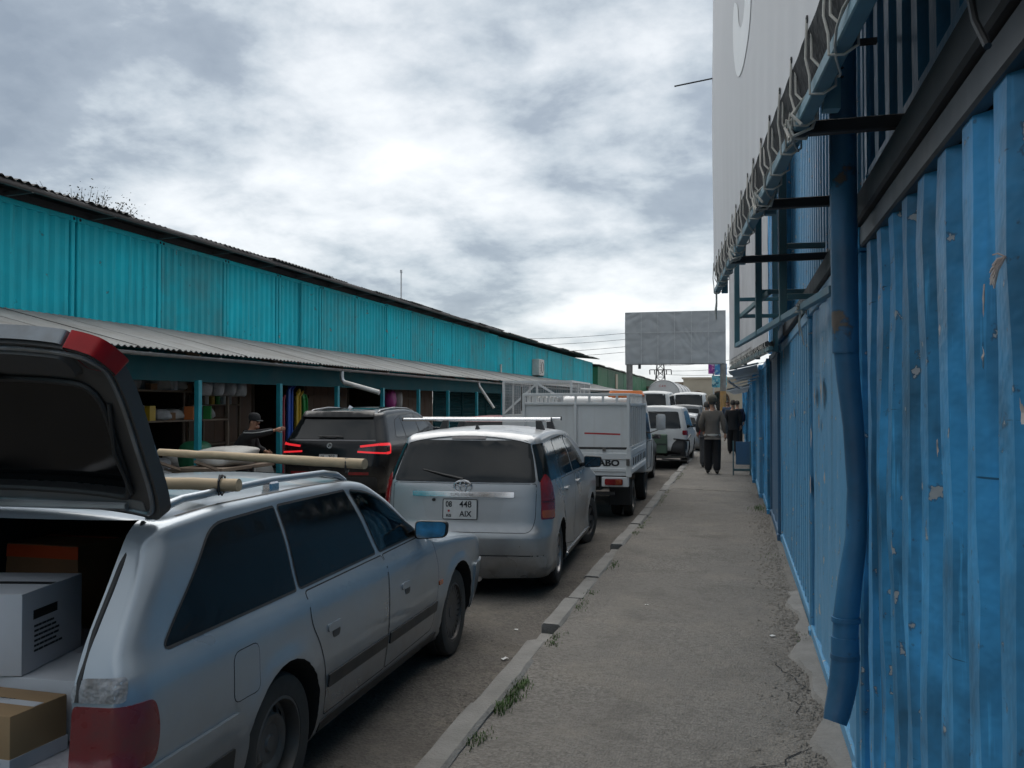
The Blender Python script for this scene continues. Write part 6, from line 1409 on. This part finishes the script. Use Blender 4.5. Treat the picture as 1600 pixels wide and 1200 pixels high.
VAN = dict(L=5.0, W=.90, zb=.28, WR=.33, AR=.37, axles=(.95, 3.7), rr=.12, kr=.8, rf=.4, crown=.06, rt=.10, bow=.03, belt=1.25, pillars=(.3, 1.4, 2.7, 3.9), ws=(3.75, 4.4),
    top=[(0, 2.28), (.3, 2.34), (2.5, 2.40), (3.5, 2.34), (3.8, 2.2), (4.45, 1.25), (4.8, 1.1), (5, 1.0)], xr=[(.25, .04), (.5, 0), (1.2, .03), (2.2, .12), (2.5, .2)], xf=[(.25, 4.9), (.6, 5.0), (1.0, 4.95), (2.5, 4.95)], prof=[(.25, .94), (.6, 1.0), (1.2, .99), (1.8, .93), (2.3, .86), (2.5, .84)])
s_ = simple_car('small_car', 'dark brown dusty car parked close in front of the white truck', (-2.72, 19.6, 0), R(1), HATCH, 0, M['brownpaint'])
s_ = simple_car('off_road_car', 'battered white off-road car with a green box at its tail', (-2.18, 25.6, 0), R(-0.5), SUV, 0, M['whitepaint'], lamps=(.95, 1.08))
# its green steel box, dark damaged corner and loose bits at the rear
MB().span((-.28, -.36, .46), (.34, -.06, .98)).build('green_tail_box', M['greenpaint'], s_.t, bevel=.02); MB().span((-.28, -.375, .70), (.34, -.362, .73)).build('box_strap', M['black'], s_.t)
o = lump(90, .20, .12, .24, M['cloth_gy']); part('spare_cover', o, s_.t, (-.42, -.18, .62))
s_.patch('damaged_corner', round_poly([(.40, .38), (.86, .40), (.86, .78), (.62, .86), (.46, .70)], .08), s_.rear(), M['black'], .01, .012, g=.06)
for a, b in (((.45, -.10, .42), (.95, .10, .36)), ((.2, -.2, .30), (.86, -.12, .26)), ((.50, -.04, .85), (.93, .06, .80)), ((.86, .1, .8), (.93, .55, .95))): MB().bar(a, b, .035).build('bent_trim', M['black'], s_.t)
simple_car('small_car', 'silver hatchback parked beyond the battered white car', (-2.02, 33.0, 0), 0, HATCH, 0, M['silver'])
simple_car('off_road_car', 'dark grey tall car behind the silver hatchback', (-2.12, 38.2, 0), 0, SUV, 0, M['greypaint'])
simple_car('minibus', 'white minibus beyond the dark grey tall car', (-2.25, 45.5, 0), 0, VAN, 0, M['whitepaint'], 'minibus')
simple_car('small_car', 'white hatchback farther along the kerb past the minibus', (-2.1, 53, 0), 0, HATCH, 0, M['whitepaint'])
simple_car('off_road_car', 'black tall car near the billboard post', (-2.1, 62, 0), 0, SUV, 0, M['blackpaint'])
simple_car('small_car', 'small white car at the far end of the kerb line', (-2.2, 72, 0), 0, HATCH, 0, M['whitepaint'])
simple_car('high_roof_van', 'white high-roof van in the middle of the road beyond the truck', (-3.65, 40.5, 0), 0, VAN, 0, M['whitepaint'], 'van', None)
simple_car('small_car', 'red hatchback half hidden beyond the silver people carrier', (-6.7, 24.0, 0), 0, HATCH, 0, M['redpaint'], 'car', None)

# ================================================================ white flatbed truck
def wheel_at(parent, x, y, R0, w, rimm, sg, n=0):
    o = part('wheel', tyre_mesh(R0, w), parent, (x, y, R0)); r = part('rim', rim_mesh(R0, w, rimm, n), o); r.rotation_euler = (0, 0, 0 if sg > 0 else math.pi); return o
def cab(parent, y0, mt, W2=.84, H=1.97):
    c = Car.__new__(Car)
    prof = round_poly([(0, .55), (1.55, .45), (1.72, .62), (1.70, 1.0), (1.28, H - .02), (.10, H), (0, H - .06)], [.02, .06, .1, .12, .16, .08, .05], 5)
    m = MB(); n = len(prof)
    for i, k in enumerate((1.0,)):
        rows = []
        for x, ins in ((-W2 + .0, .10), (-W2 + .02, .03), (-W2 + .07, 0), (0, 0), (W2 - .07, 0), (W2 - .02, .03), (W2, .10)):
            cy, cz = .8, 1.2; rows.append([((x * (1 - .13 * max(0, z - 1.05))), y0 + y + (cy - y) * ins * .5, z + (cz - z) * ins * .5) for y, z in prof + prof[:1]])
        m.sheet(rows); m.add(rows[0][:-1], [tuple(range(n))]); m.add(rows[-1][:-1], [tuple(range(n))])
    o = m.build('cab', mt, parent, sm=45)
    MB().span((-W2 * .72, y0 - .012, 1.20), (W2 * .72, y0 + .01, 1.72)).build('cab_rear_window', M['glass'], o, bevel=.005)
    for sg in (1, -1):
        g_ = MB(); xx = W2 * 1.0; pl = round_poly([(.30, 1.15), (1.30, 1.13), (1.12, 1.62), (.30, 1.74)], .06); g_.add([(sg * ((W2) * (1 - .13 * max(0, z - 1.05)) + .004), y0 + y, z) for y, z in pl], [tuple(range(len(pl)))]); g_.build('door_window', M['glass'], o)
        d_ = MB(); pl = round_poly([(.22, .60), (1.05, .60), (1.30, .9), (1.36, 1.10), (.22, 1.12)], .05); d_.tube([(sg * (W2 + .002), y0 + y, z) for y, z in pl + pl[:1]], .006, 5, cap=False); d_.build('door_gap', M['seam'], o)
        mm = MB(); mm.tube([(sg * (W2 - .02), y0 + 1.25, 1.25), (sg * (W2 + .17), y0 + 1.28, 1.32), (sg * (W2 + .19), y0 + 1.28, 1.62), (sg * (W2 - .02), y0 + 1.20, 1.66)], .012, 6); mm.build('mirror_arm', M['black'], o)
        mp = round_poly([(-.09, -.16), (.09, -.16), (.09, .16), (-.09, .16)], .05); q = MB(); q.sheet([[(sg * (W2 + .19) + a * k, y0 + 1.27 + dy, 1.46 + b * k) for a, b in mp + mp[:1]] for k, dy in ((0, .06), (.8, .05), (1, .01), (1, -.02), (.92, -.025), (0, -.025))]); q.build('side_mirror', M['whitepaint'], o, sm=60)
    return o
t = thing('flatbed_truck', 'small white flatbed truck with high sheet-metal sides parked ahead of the people carrier', 'truck', (-2.44, 14.15, 0), R(0.6), CAR_GROUP)
TS = M['trucksheet']; BW = .84; BL = 2.85
MB().span((-BW, 0.02, .72), (BW, BL, .80)).build('bed_floor', TS, t)
# tailgate with pressed ribs
m = MB(); m.sheet([[(-BW + .05, y_, z), (BW - .05, y_, z)] for y_, z in ((0, .72), (0, .77), (-.018, .785), (-.018, .825), (0, .84), (0, .96), (-.018, .975), (-.018, 1.06), (0, 1.075), (0, 1.12))]); m.sheet([[(-BW + .05, .03, .72), (BW - .05, .03, .72)], [(-BW + .05, .03, 1.12), (BW - .05, .03, 1.12)]]); m.sheet([[(-BW + .05, 0, 1.12), (BW - .05, 0, 1.12)], [(-BW + .05, .03, 1.12), (BW - .05, .03, 1.12)]])
tg = m.build('tailgate', TS, t, sm=25); text_part('HYUNDAI', .115, mat('grey truck lettering', (.09, .09, .09), .6, var=.3), tg, (-.22, -.003, .905), sx=1.15); text_part('ABO', .135, M['ink'], tg, (.52, -.003, .91), sx=1.2, bold=.006)
for x in (-.45, .45): MB().box((x, -.01, 1.125), (.05, .04, .06)).build('tailgate_hinge', M['steel'], tg)
for sg in (1, -1): MB().span((sg * BW - .05, -.03, .70), (sg * BW + .03, .05, 1.14)).build('bed_corner_post', TS, t, bevel=.008); MB().box((sg * (BW - .02), -.045, .93), (.05, .03, .10)).build('latch', M['steel'], t)
for sg in (1, -1):   # drop sides with pressed hollows
    m = MB(); m.sheet([[(sg * (BW + dx), y_, z) for y_ in (.05, BL)] for dx, z in ((0, .72), (.015, .74), (.015, .80), (0, .82), (0, 1.0), (.015, 1.02), (.015, 1.10), (0, 1.12), (-.03, 1.12))]); sd = m.build('drop_side', TS, t, sm=25, fix=False)
    for i in range(9): MB().box((sg * (BW + .004), .28 + i * .30, .91), (.016, .07, .12)).build('pressed_hollow', M['steel'], sd, bevel=.006)
MB().span((-BW + .03, .004, 1.122), (BW - .03, .03, 1.158)).build('gap_strip', M['black'], t)
# sheet-metal superstructure
for x0, x1 in ((-BW + .02, -.02), (.02, BW - .02)):
    o = MB().span((x0, .0, 1.16), (x1, .008, 1.82)).build('rear_sheet', TS, t)
    xs = (x0 + x1) / 2; m = MB(); m.sheet([[(xs - .28 + .30 * (x0 < 0), -.002, 1.36), (xs + .28, -.002, 1.345)], [(xs - .28 + .30 * (x0 < 0), -.002, 1.385), (xs + .28, -.002, 1.37)]]); m.build('red_reflector_strip', M['redink'], o, sm=0)
for x in (-BW + .015, 0, BW - .015): MB().bar((x, -.015, 1.12), (x, -.015, 1.98 if x else 1.84), .045).build('rear_upright', TS, t, bevel=.004)
for z in (1.835, 1.975): MB().bar((-BW, -.015, z), (BW, -.015, z), .04).build('rear_rail', TS, t, bevel=.004)
for i in range(7): x = -BW + .2 + i * .215; MB().bar((x, -.015, 1.84), (x, -.015, 1.97), .035).build('rail_spacer', TS, t)
MB().bar((-BW - .02, -.02, 1.72), (-BW - .02, -.02, 2.10), .02).build('lock_rod', M['steel'], t)
for sg in (1, -1):
    n = 8
    for i in range(n + 1): y_ = .02 + (BL - .04) * i / n; MB().bar((sg * (BW - .01), y_, 1.12), (sg * (BW - .01), y_, 1.98), .045, .035).build('side_upright', TS, t, bevel=.003)
    MB().span((sg * (BW - .045), .02, 1.15), (sg * (BW - .037), BL, 1.80)).build('side_sheet', M['trucksheet'], t)
    for z in (1.14, 1.82, 1.975): MB().bar((sg * (BW - .01), .02, z), (sg * (BW - .01), BL, z), .04).build('side_rail', TS, t, bevel=.003)
MB().span((-BW, BL - .01, .8), (BW, BL, 1.82)).build('front_sheet', TS, t)
m = MB(); m.tube([(-.35, BL - .1, 1.99), (-.35, BL - .1, 2.10), (.62, BL - .1, 2.06), (.62, BL - .1, 1.98)], .016, 8); m.build('ladder_rail', TS, t)
cab(t, BL + .12, M['whitepaint'])
MB().span((-.38, .1, .48), (-.30, 4.2, .70)).build('chassis_beam', M['black'], t); MB().span((.30, .1, .48), (.38, 4.2, .70)).build('chassis_beam', M['black'], t)
for sg in (1, -1):
    for dx in (0, .19): wheel_at(t, sg * (.72 - dx), 1.05, .29, .16, M['steel'], sg, 0)
    wheel_at(t, sg * .70, 3.55, .31, .19, M['steel'], sg, 0)
    MB().span((sg * .62 - .17, .62, .20), (sg * .62 + .17, .64, .62)).build('mud_flap', M['black'], t)
    lb = MB().span((sg * .62 - .21, -.02, .545), (sg * .62 + .21, .05, .70)).build('lamp_bracket', TS, t, bevel=.012)
    o = MB().prism(round_poly([(sg * .60 - .14, .575), (sg * .60 + .14, .575), (sg * .60 + .14, .672), (sg * .60 - .14, .672)], .03), -.045, -.015, 'Y').build('tail_lamp', M['red'], t, bevel=.006)
    MB().span((sg * .60 + .03, -.049, .585), (sg * .60 + .125, -.044, .662)).build('amber_lens', mat('dull orange lens', (.25, .05, .02), .25, var=.3, vscale=9), o)
MB().span((-.36, -.0, .54), (.36, .03, .70)).build('plate_panel', M['black'], t)
plate(t, (.02, -.012, .615), .50, .125, [('B 4375 ABO', .085, 0.0, 0, .85, M['ink'])])
MB().bar((-.6, .05, .44), (.6, .05, .44), .05).build('under_run_bar', M['black'], t); MB().tube([(-.5, .7, .35), (-.5, .1, .33)], .03, 8).build('exhaust', M['steel'], t)
t = thing('plastic_tub', 'flat orange plastic lid lying on the white truck near its cab', 'tub', (-1.92, 16.5, 1.945), R(3))
m = MB(); pl = round_poly([(-.32, -.26), (.32, -.26), (.32, .26), (-.32, .26)], .08); m.sheet([[(x * k, y_ * k, z) for x, y_ in pl + pl[:1]] for k, z in ((.94, 0), (1, .02), (1, .04), (.96, .05), (.9, .10), (.86, .115), (0, .12))]); m.build('tub_lid', M['orange'], t, sm=50); MB().span((-.24, -.2, -.012), (.24, .2, 0)).build('tub_base', M['orange'], t)
# ================================================================ cage truck
t = thing('cage_truck', 'white truck with a wire-mesh cage body standing in the middle of the road', 'truck', (-5.05, 23.4, 0), R(1))
CW, CL, z0, z1 = .90, 3.4, 1.50, 2.40
MB().span((-CW, 0, .80), (CW, CL, .90)).build('bed_floor', TS, t); MB().span((-CW, -.02, .90), (CW, .02, 1.46)).build('tailgate', TS, t)
for sg in (1, -1): MB().span((sg * CW - .02, .02, .90), (sg * CW + .02, CL, 1.46)).build('drop_side', TS, t)
for x in (-CW, 0, CW): MB().bar((x, 0, .9), (x, 0, z1), .055).build('cage_post', TS, t)
for sg in (1, -1):
    for i in range(1, 4): MB().bar((sg * CW, CL * i / 3, .9), (sg * CW, CL * i / 3, z1), .055).build('cage_post', TS, t)
    for z in (z0, z1): MB().bar((sg * CW, 0, z), (sg * CW, CL, z), .05).build('cage_rail', TS, t)
for z in (z0, z1): MB().bar((-CW, 0, z), (CW, 0, z), .05).build('cage_rail', TS, t)
MB().bar((-CW, -.01, z0 + .05), (0, -.01, z1 - .05), .05).build('cage_brace', TS, t); MB().bar((0, -.01, z1 - .05), (CW, -.01, z0 + .3), .05).build('cage_brace', TS, t)
for i in range(1, 4): MB().bar((-CW, CL * i / 3, z1), (CW, CL * i / 3, z1), .04).build('cage_rail', TS, t)
def wire(ax, c, a0, a1, b0, b1, step):
    m = MB(); n = int((a1 - a0) / step)
    P = (lambda a, b: (c, a, b)) if ax == 'X' else (lambda a, b: (a, c, b)) if ax == 'Y' else (lambda a, b: (a, b, c))
    for i in range(n + 1): a = a0 + (a1 - a0) * i / n; m.bar(P(a, b0), P(a, b1), .006)
    n = int((b1 - b0) / step)
    for i in range(n + 1): b = b0 + (b1 - b0) * i / n; m.bar(P(a0, b), P(a1, b), .006)
    return m
wire('Y', 0.005, -CW, CW, z0, z1, .055).build('wire_mesh', M['galv'], t, sm=0, fix=False, weld=False)
for sg in (1, -1): wire('X', sg * CW, 0, CL, z0, z1, .07).build('wire_mesh', M['galv'], t, sm=0, fix=False, weld=False)
wire('Z', z1 + .01, -CW, CW, 0, CL, .09).build('wire_mesh', M['galv'], t, sm=0, fix=False, weld=False)
wire('Y', CL, -CW, CW, z0, z1, .08).build('wire_mesh', M['galv'], t, sm=0, fix=False, weld=False)
cab(t, CL + .15, M['whitepaint'], .85, 2.05)
for sg in (1, -1):
    MB().span((sg * .62 - .12, -.05, .62), (sg * .62 + .12, 0, .76)).build('tail_lamp', M['red'], t, bevel=.01); wheel_at(t, sg * .74, 1.0, .36, .22, M['steel'], sg, 0); wheel_at(t, sg * .72, 3.95, .36, .2, M['steel'], sg, 0)
    MB().span((sg * .34 - .04, .1, .55), (sg * .34 + .04, 4.6, .79)).build('chassis_beam', M['black'], t)
plate(t, (0, -.03, .70), .5, .12, [('08 KG', .08, 0, 0, 1, M['ink'])])
for k, (x, y_, c, lab) in enumerate(((.3, 2.6, 'card', 'brown carton inside the wire cage on the right'), (-.35, 2.7, 'card_dk', 'dark carton inside the wire cage on the left'))):
    o = MB().span((-.35, -.3, 0), (.35, .3, .95)).build('carton', M[c], loc=(-5.05 + x, 23.4 + y_, .905), bevel=.01); tag(o, lab, 'carton', 'cartons inside the cage truck')

# ---------------------------------------------------------------- people
def skin_mesh(name, joints, edges, mt, root, sub=2):
    """joints: {key: (x, y, z, rx, ry)}; grows one continuous surface along the edges"""
    ks = list(joints); idx = {k: i for i, k in enumerate(ks)}
    me = bpy.data.meshes.new('sk'); me.from_pydata([joints[k][:3] for k in ks], [(idx[a], idx[b]) for a, b in edges], [])
    o = bpy.data.objects.new('sk', me); COL.objects.link(o)
    o.modifiers.new('skin', 'SKIN').use_smooth_shade = True
    sv = me.skin_vertices[0].data
    for k in ks: sv[idx[k]].radius = joints[k][3:5]; sv[idx[k]].use_root = (k == root)
    ss = o.modifiers.new('sub', 'SUBSURF'); ss.levels = sub; ss.render_levels = sub
    bpy.context.view_layer.update()
    out_ = bpy.data.meshes.new_from_object(o.evaluated_get(bpy.context.evaluated_depsgraph_get()))
    bpy.data.objects.remove(o); bpy.data.meshes.remove(me)
    out_.name = name; out_.materials.clear(); out_.materials.append(mt); smooth(out_, 180)
    return out_
def append_mb(me, mb):
    bm = bmesh.new(); bm.from_mesh(me); k = len(bm.verts); vs = [bm.verts.new(v) for v in mb.v]; bm.verts.ensure_lookup_table()
    for f in mb.f:
        try: bm.faces.new([vs[i] for i in f]).smooth = True
        except ValueError: pass
    bm.to_mesh(me); bm.free()
def hand_mb(wr, d, palm_n, size=1.0):
    """palm and five bent fingers from wrist point wr, pointing along d; palm_n = palm normal"""
    m = MB(); wr, d, n = Vector(wr), Vector(d).normalized(), Vector(palm_n); n = (n - d * n.dot(d)).normalized(); s = d.cross(n); z = size
    m.tube([wr - d * .02, wr + d * .03 * z, wr + d * .07 * z, wr + d * .09 * z], [.026 * z, .036 * z, .040 * z, .034 * z], 8)
    for i, (off, L) in enumerate(((-.030, .070), (-.010, .080), (.010, .076), (.029, .060))):
        b = wr + d * .085 * z + s * off * z; m.tube([b, b + d * L * .45 * z + n * .006 * z, b + d * L * .8 * z + n * .022 * z, b + d * L * z + n * .038 * z], [.0095 * z, .0090 * z, .008 * z, .006 * z], 6)
    b = wr + d * .03 * z - s * .032 * z; m.tube([b, b + d * .03 * z - s * .022 * z + n * .01 * z, b + d * .062 * z - s * .024 * z + n * .02 * z], [.011 * z, .0105 * z, .007 * z], 6)
    return m
def person(label, loc, rz, J, cloth_top, cloth_leg, shoe, hair=True, hat=None, group=None, hem=None, hat_kind='cap', extra=None, scale=1.0):
    t = thing('person', label, 'person', loc, rz, group); t.scale = (scale,) * 3
    E_ = [('pel', 'spine'), ('spine', 'chest'), ('chest', 'neck'), ('neck', 'head0'), ('head0', 'head1'), ('head1', 'head2')]
    for s in 'LR': E_ += [('chest', 'sh' + s), ('sh' + s, 'el' + s), ('el' + s, 'wr' + s), ('pel', 'hip' + s), ('hip' + s, 'kn' + s), ('kn' + s, 'an' + s), ('an' + s, 'toe' + s)]
    rad = dict(pel=(.135, .10), spine=(.125, .095), chest=(.15, .105), neck=(.052, .055), head0=(.060, .068), head1=(.076, .092), head2=(.058, .07), sh=(.058, .058), el=(.042, .042), wr=(.028, .028), hip=(.082, .082), kn=(.058, .058), an=(.040, .040), toe=(.036, .030))
    G = {k: (*v, *rad[k if k in rad else k[:-1]]) for k, v in J.items() if k != 'face'}
    body = skin_mesh('body', G, E_, M['skin'], 'pel')
    for s in 'LR':
        w_ = Vector(J['wr' + s]); d = w_ - Vector(J['el' + s]); append_mb(body, hand_mb(w_, d, (1 if s == 'L' else -1, .3, 0), .95))
    # face: nose, ears, brow and chin on the head
    h = Vector(J['head1']); f = (J.get('face') and Vector(J['face'])) or Vector((0, 1, 0)); f.normalize(); sd_ = f.cross(Vector((0, 0, 1))).normalized()
    fm = MB(); fm.tube([h + f * .088 + Vector((0, 0, .035)), h + f * .112 - Vector((0, 0, .005)), h + f * .092 - Vector((0, 0, .02))], [.008, .015, .010], 6)
    fm.ball(h + f * .055 - Vector((0, 0, .085)), (.045, .045, .035)); 
    for sg in (1, -1): fm.ball(h + sd_ * sg * .084 - Vector((0, 0, .01)), (.014, .022, .032), 8, 6)
    append_mb(body, fm); o = part('body', body, t)
    for sg in (1, -1): MB().ball(h + f * .086 + sd_ * sg * .032 + Vector((0, 0, .02)), .011, 8, 6).build('eye', M['ink'], o)
    MB().tube([h + f * .092 + sd_ * .022 - Vector((0, 0, .048)), h + f * .096 - Vector((0, 0, .046)), h + f * .092 - sd_ * .022 - Vector((0, 0, .048))], .006, 6).build('mouth', mat('lips', (.28, .10, .08), .5, var=0), o)
    # clothes
    T = {k: v for k, v in G.items() if k in ('spine', 'chest', 'shL', 'shR', 'elL', 'elR')}
    pv, sv_ = Vector(J['pel']), Vector(J['spine']); T['hemline'] = (*(pv - (sv_ - pv) * .42), .185, .15); T['waist'] = (*(pv + (sv_ - pv) * .1), .19, .155); T['spine'] = (*J['spine'], .19, .15); T['chest'] = (*J['chest'], .20, .145)
    T['coll'] = (*[(a * .45 + b * .55) for a, b in zip(J['chest'], J['neck'])], .085, .085)
    for s in 'LR':
        T['sh' + s] = (*J['sh' + s], .098, .098); T['el' + s] = (*J['el' + s], .078, .078); T['cu' + s] = (*[a * .12 + b * .88 for a, b in zip(J['el' + s], J['wr' + s])], .060, .060)
    part('jacket', skin_mesh('jacket', T, [('hemline', 'waist'), ('waist', 'spine'), ('spine', 'chest'), ('chest', 'coll'), ('chest', 'shL'), ('shL', 'elL'), ('elL', 'cuL'), ('chest', 'shR'), ('shR', 'elR'), ('elR', 'cuR')], cloth_top, 'waist'), t)
    P = {'pel': (*J['pel'], .165, .13), 'belt': (*[(a * .3 + b * .7) for a, b in zip(J['pel'], J['spine'])], .15, .12)}
    for s in 'LR':
        P['hip' + s] = (*J['hip' + s], .128, .128); P['kn' + s] = (*J['kn' + s], .108, .108); a_ = J['an' + s]; P['hem' + s] = (a_[0], a_[1], a_[2] - .03, .092, .092)
    part('trousers', skin_mesh('trousers', P, [('belt', 'pel'), ('pel', 'hipL'), ('hipL', 'knL'), ('knL', 'hemL'), ('pel', 'hipR'), ('hipR', 'knR'), ('knR', 'hemR')], cloth_leg, 'pel'), t)
    for s in 'LR':
        a_, b_ = Vector(J['an' + s]), Vector(J['toe' + s]); d = (b_ - a_); up = Vector((0, 0, 1))
        m = MB(); heel = a_ - d * .35; m.tube([Vector((heel.x, heel.y, heel.z - .005)), a_.lerp(b_, .1) - up * .01, a_.lerp(b_, .6) - up * .01, b_ + d * .25], [.036, .05, .046, .022], 10); m.build('shoe', shoe, t, sm=60)
    if hem: 
        w_ = Vector(J['pel']).lerp(Vector(J['spine']), -.20); m = MB(); m.lathe([(.165, -.03), (.182, -.02), (.182, .02), (.165, .03)], 24); o = m.build('jacket_hem', hem, t, loc=w_); o.scale = (1.08, .88, 1)
    hd = Vector(J['head1'])
    m = MB(); rows = []
    for i in range(9):
        p = math.pi * .5 * i / 8; rows.append([tuple(hd + Vector((0, 0, .025)) + (f * math.cos(a) * (.102 if math.cos(a) < 0 else .092) + sd_ * math.sin(a) * .086) * math.cos(p) * 1.02 + Vector((0, 0, .105 * math.sin(p))) - (Vector((0, 0, .075)) * (1 - i / 8) * max(0, -math.cos(a)) ** .5)) for a in [2 * math.pi * k / 20 for k in range(21)]])
    m.sheet(rows); m.build('hair', M['hair'], t, sm=80)
    if hat:
        m = MB(); rows = []; z0 = .035
        prof_ = [(1.0, 0), (1.04, .03), (1.0, .075), (.85, .11), (.5, .13), (0, .135)] if hat_kind == 'cap' else [(1.0, -.01), (1.1, .04), (1.12, .08), (.95, .12), (.62, .15), (.3, .17), (0, .185)]
        for k, z in prof_: rows.append([tuple(hd + Vector((0, 0, z0 + z)) + (f * math.cos(a) * .108 + sd_ * math.sin(a) * .096) * k) for a in [2 * math.pi * i / 20 for i in range(21)]])
        m.sheet(rows); c = m.build('cap', hat, t, sm=60)
        if hat_kind == 'cap': m = MB(); m.sheet([[tuple(hd + Vector((0, 0, z0 + .01 - dz)) + f * (.10 + ex * math.cos(a)) + sd_ * math.sin(a) * (.09 + ex * .05)) for a in lin(-1.2, 1.2, 10)] for ex, dz in ((0, 0), (.075, .012))]); m.build('cap_peak', hat, c, sm=60)
    return t
def pose(step=.10, lean=0.0, armL=None, armR=None, kneeL=None, kneeR=None, ht=1.0):
    """upright walking skeleton facing +y"""
    J = dict(pel=(0, 0, .96), spine=(0, .01 + lean * .3, 1.16), chest=(0, .01 + lean * .6, 1.36), neck=(0, lean * .85, 1.52), head0=(0, .015 + lean, 1.60), head1=(0, .02 + lean, 1.69), head2=(0, .01 + lean, 1.765),
        shL=(-.185, lean * .65, 1.425), shR=(.185, lean * .65, 1.425), elL=(-.245, -.03 + lean * .5, 1.15), elR=(.245, -.03 + lean * .5, 1.15), wrL=(-.25, .07, .93), wrR=(.25, .07, .93),
        hipL=(-.095, 0, .88), hipR=(.095, 0, .88), knL=(-.10, .03 + step * .6, .50), knR=(.10, .05 - step * .4, .50), anL=(-.10, step, .085), anR=(.10, -step, .085), toeL=(-.115, step + .13, .045), toeR=(.115, -step + .13, .045))
    if armL: J['elL'], J['wrL'] = armL
    if armR: J['elR'], J['wrR'] = armR
    return J
person('person in a grey brown jacket and knitted cap walking away along the sidewalk', (-0.56, 22.7, 0.125), R(2), pose(.07, .03, armL=((-.27, .0, 1.17), (-.20, .16, .98)), armR=((.28, -.04, 1.16), (.30, .02, .93))), M['cloth_br'], M['cloth_bk'], M['black'], hat=M['cloth_ol'], hat_kind='knit', hem=M['cream'], group='people on the sidewalk', scale=1.02)
person('person in black walking close by the blue wall beyond the folding sign', (-0.10, 31.5, 0.125), R(0), pose(.16, .02), M['cloth_bk'], M['cloth_bk'], M['black'], group='people on the sidewalk')
person('person in dark grey half hidden behind the walker in the knitted cap', (-0.76, 25.0, 0.125), R(0), pose(-.14, .04), M['cloth_gy'], M['cloth_gy'], M['black'], group='people on the sidewalk', scale=.97)
person('person in dark clothes farther along the sidewalk near the wall', (0.05, 37.5, 0.125), R(8), pose(.1, .0), mat('dark blue cloth', (.015, .02, .05), .9, var=.2), M['cloth_bk'], M['black'], group='people on the sidewalk')
person('person in blue far along the sidewalk by the yellow post', (-0.45, 50.0, 0.125), R(170), pose(.1, .0), mat('faded blue cloth', (.06, .09, .14), .9, var=.2), M['cloth_bk'], M['black'], group='people on the sidewalk')
# person by the black car: stoops a little, right arm stretched forward onto the rear pillar
J = dict(pel=(0, -.05, .84), spine=(0, 0, 1.02), chest=(0, .08, 1.20), neck=(0, .15, 1.345), head0=(0, .18, 1.41), head1=(0, .20, 1.50), head2=(0, .19, 1.57), face=(.35, 1, -.12),
    shL=(-.18, .09, 1.26), shR=(.18, .11, 1.265), elL=(-.25, .16, 1.02), elR=(.22, .40, 1.30), wrL=(-.18, .36, .95), wrR=(.18, .66, 1.36), hipL=(-.095, -.05, .77), hipR=(.095, -.05, .77), knL=(-.11, .06, .44), knR=(.11, .10, .44), anL=(-.11, -.06, .085), anR=(.11, .0, .085), toeL=(-.13, .07, .045), toeR=(.13, .13, .045))
pb = person('person in a black cap and tracksuit top with white stripes touching the black car', (-8.66, 14.95, 0.0), R(-80), J, M['cloth_bk'], M['cloth_bk'], M['black'], hat=M['cloth_bk'], hat_kind='cap', group=None, scale=1.0)
for s, sg in (('L', -1), ('R', 1)):
    for k in (-.016, .016):
        a, b, c = Vector(J['sh' + s]), Vector(J['el' + s]), Vector(J['wr' + s]).lerp(Vector(J['el' + s]), .2)
        off = lambda p, q, r: p + Vector((sg * r, k, r * .35))
        MB().tube([off(a, b, .078) + Vector((0, 0, .02)), off(a.lerp(b, .5), b, .076), off(b, c, .066), off(c, c, .054)], .006, 5).build('sleeve_stripe', M['plate'], pb)
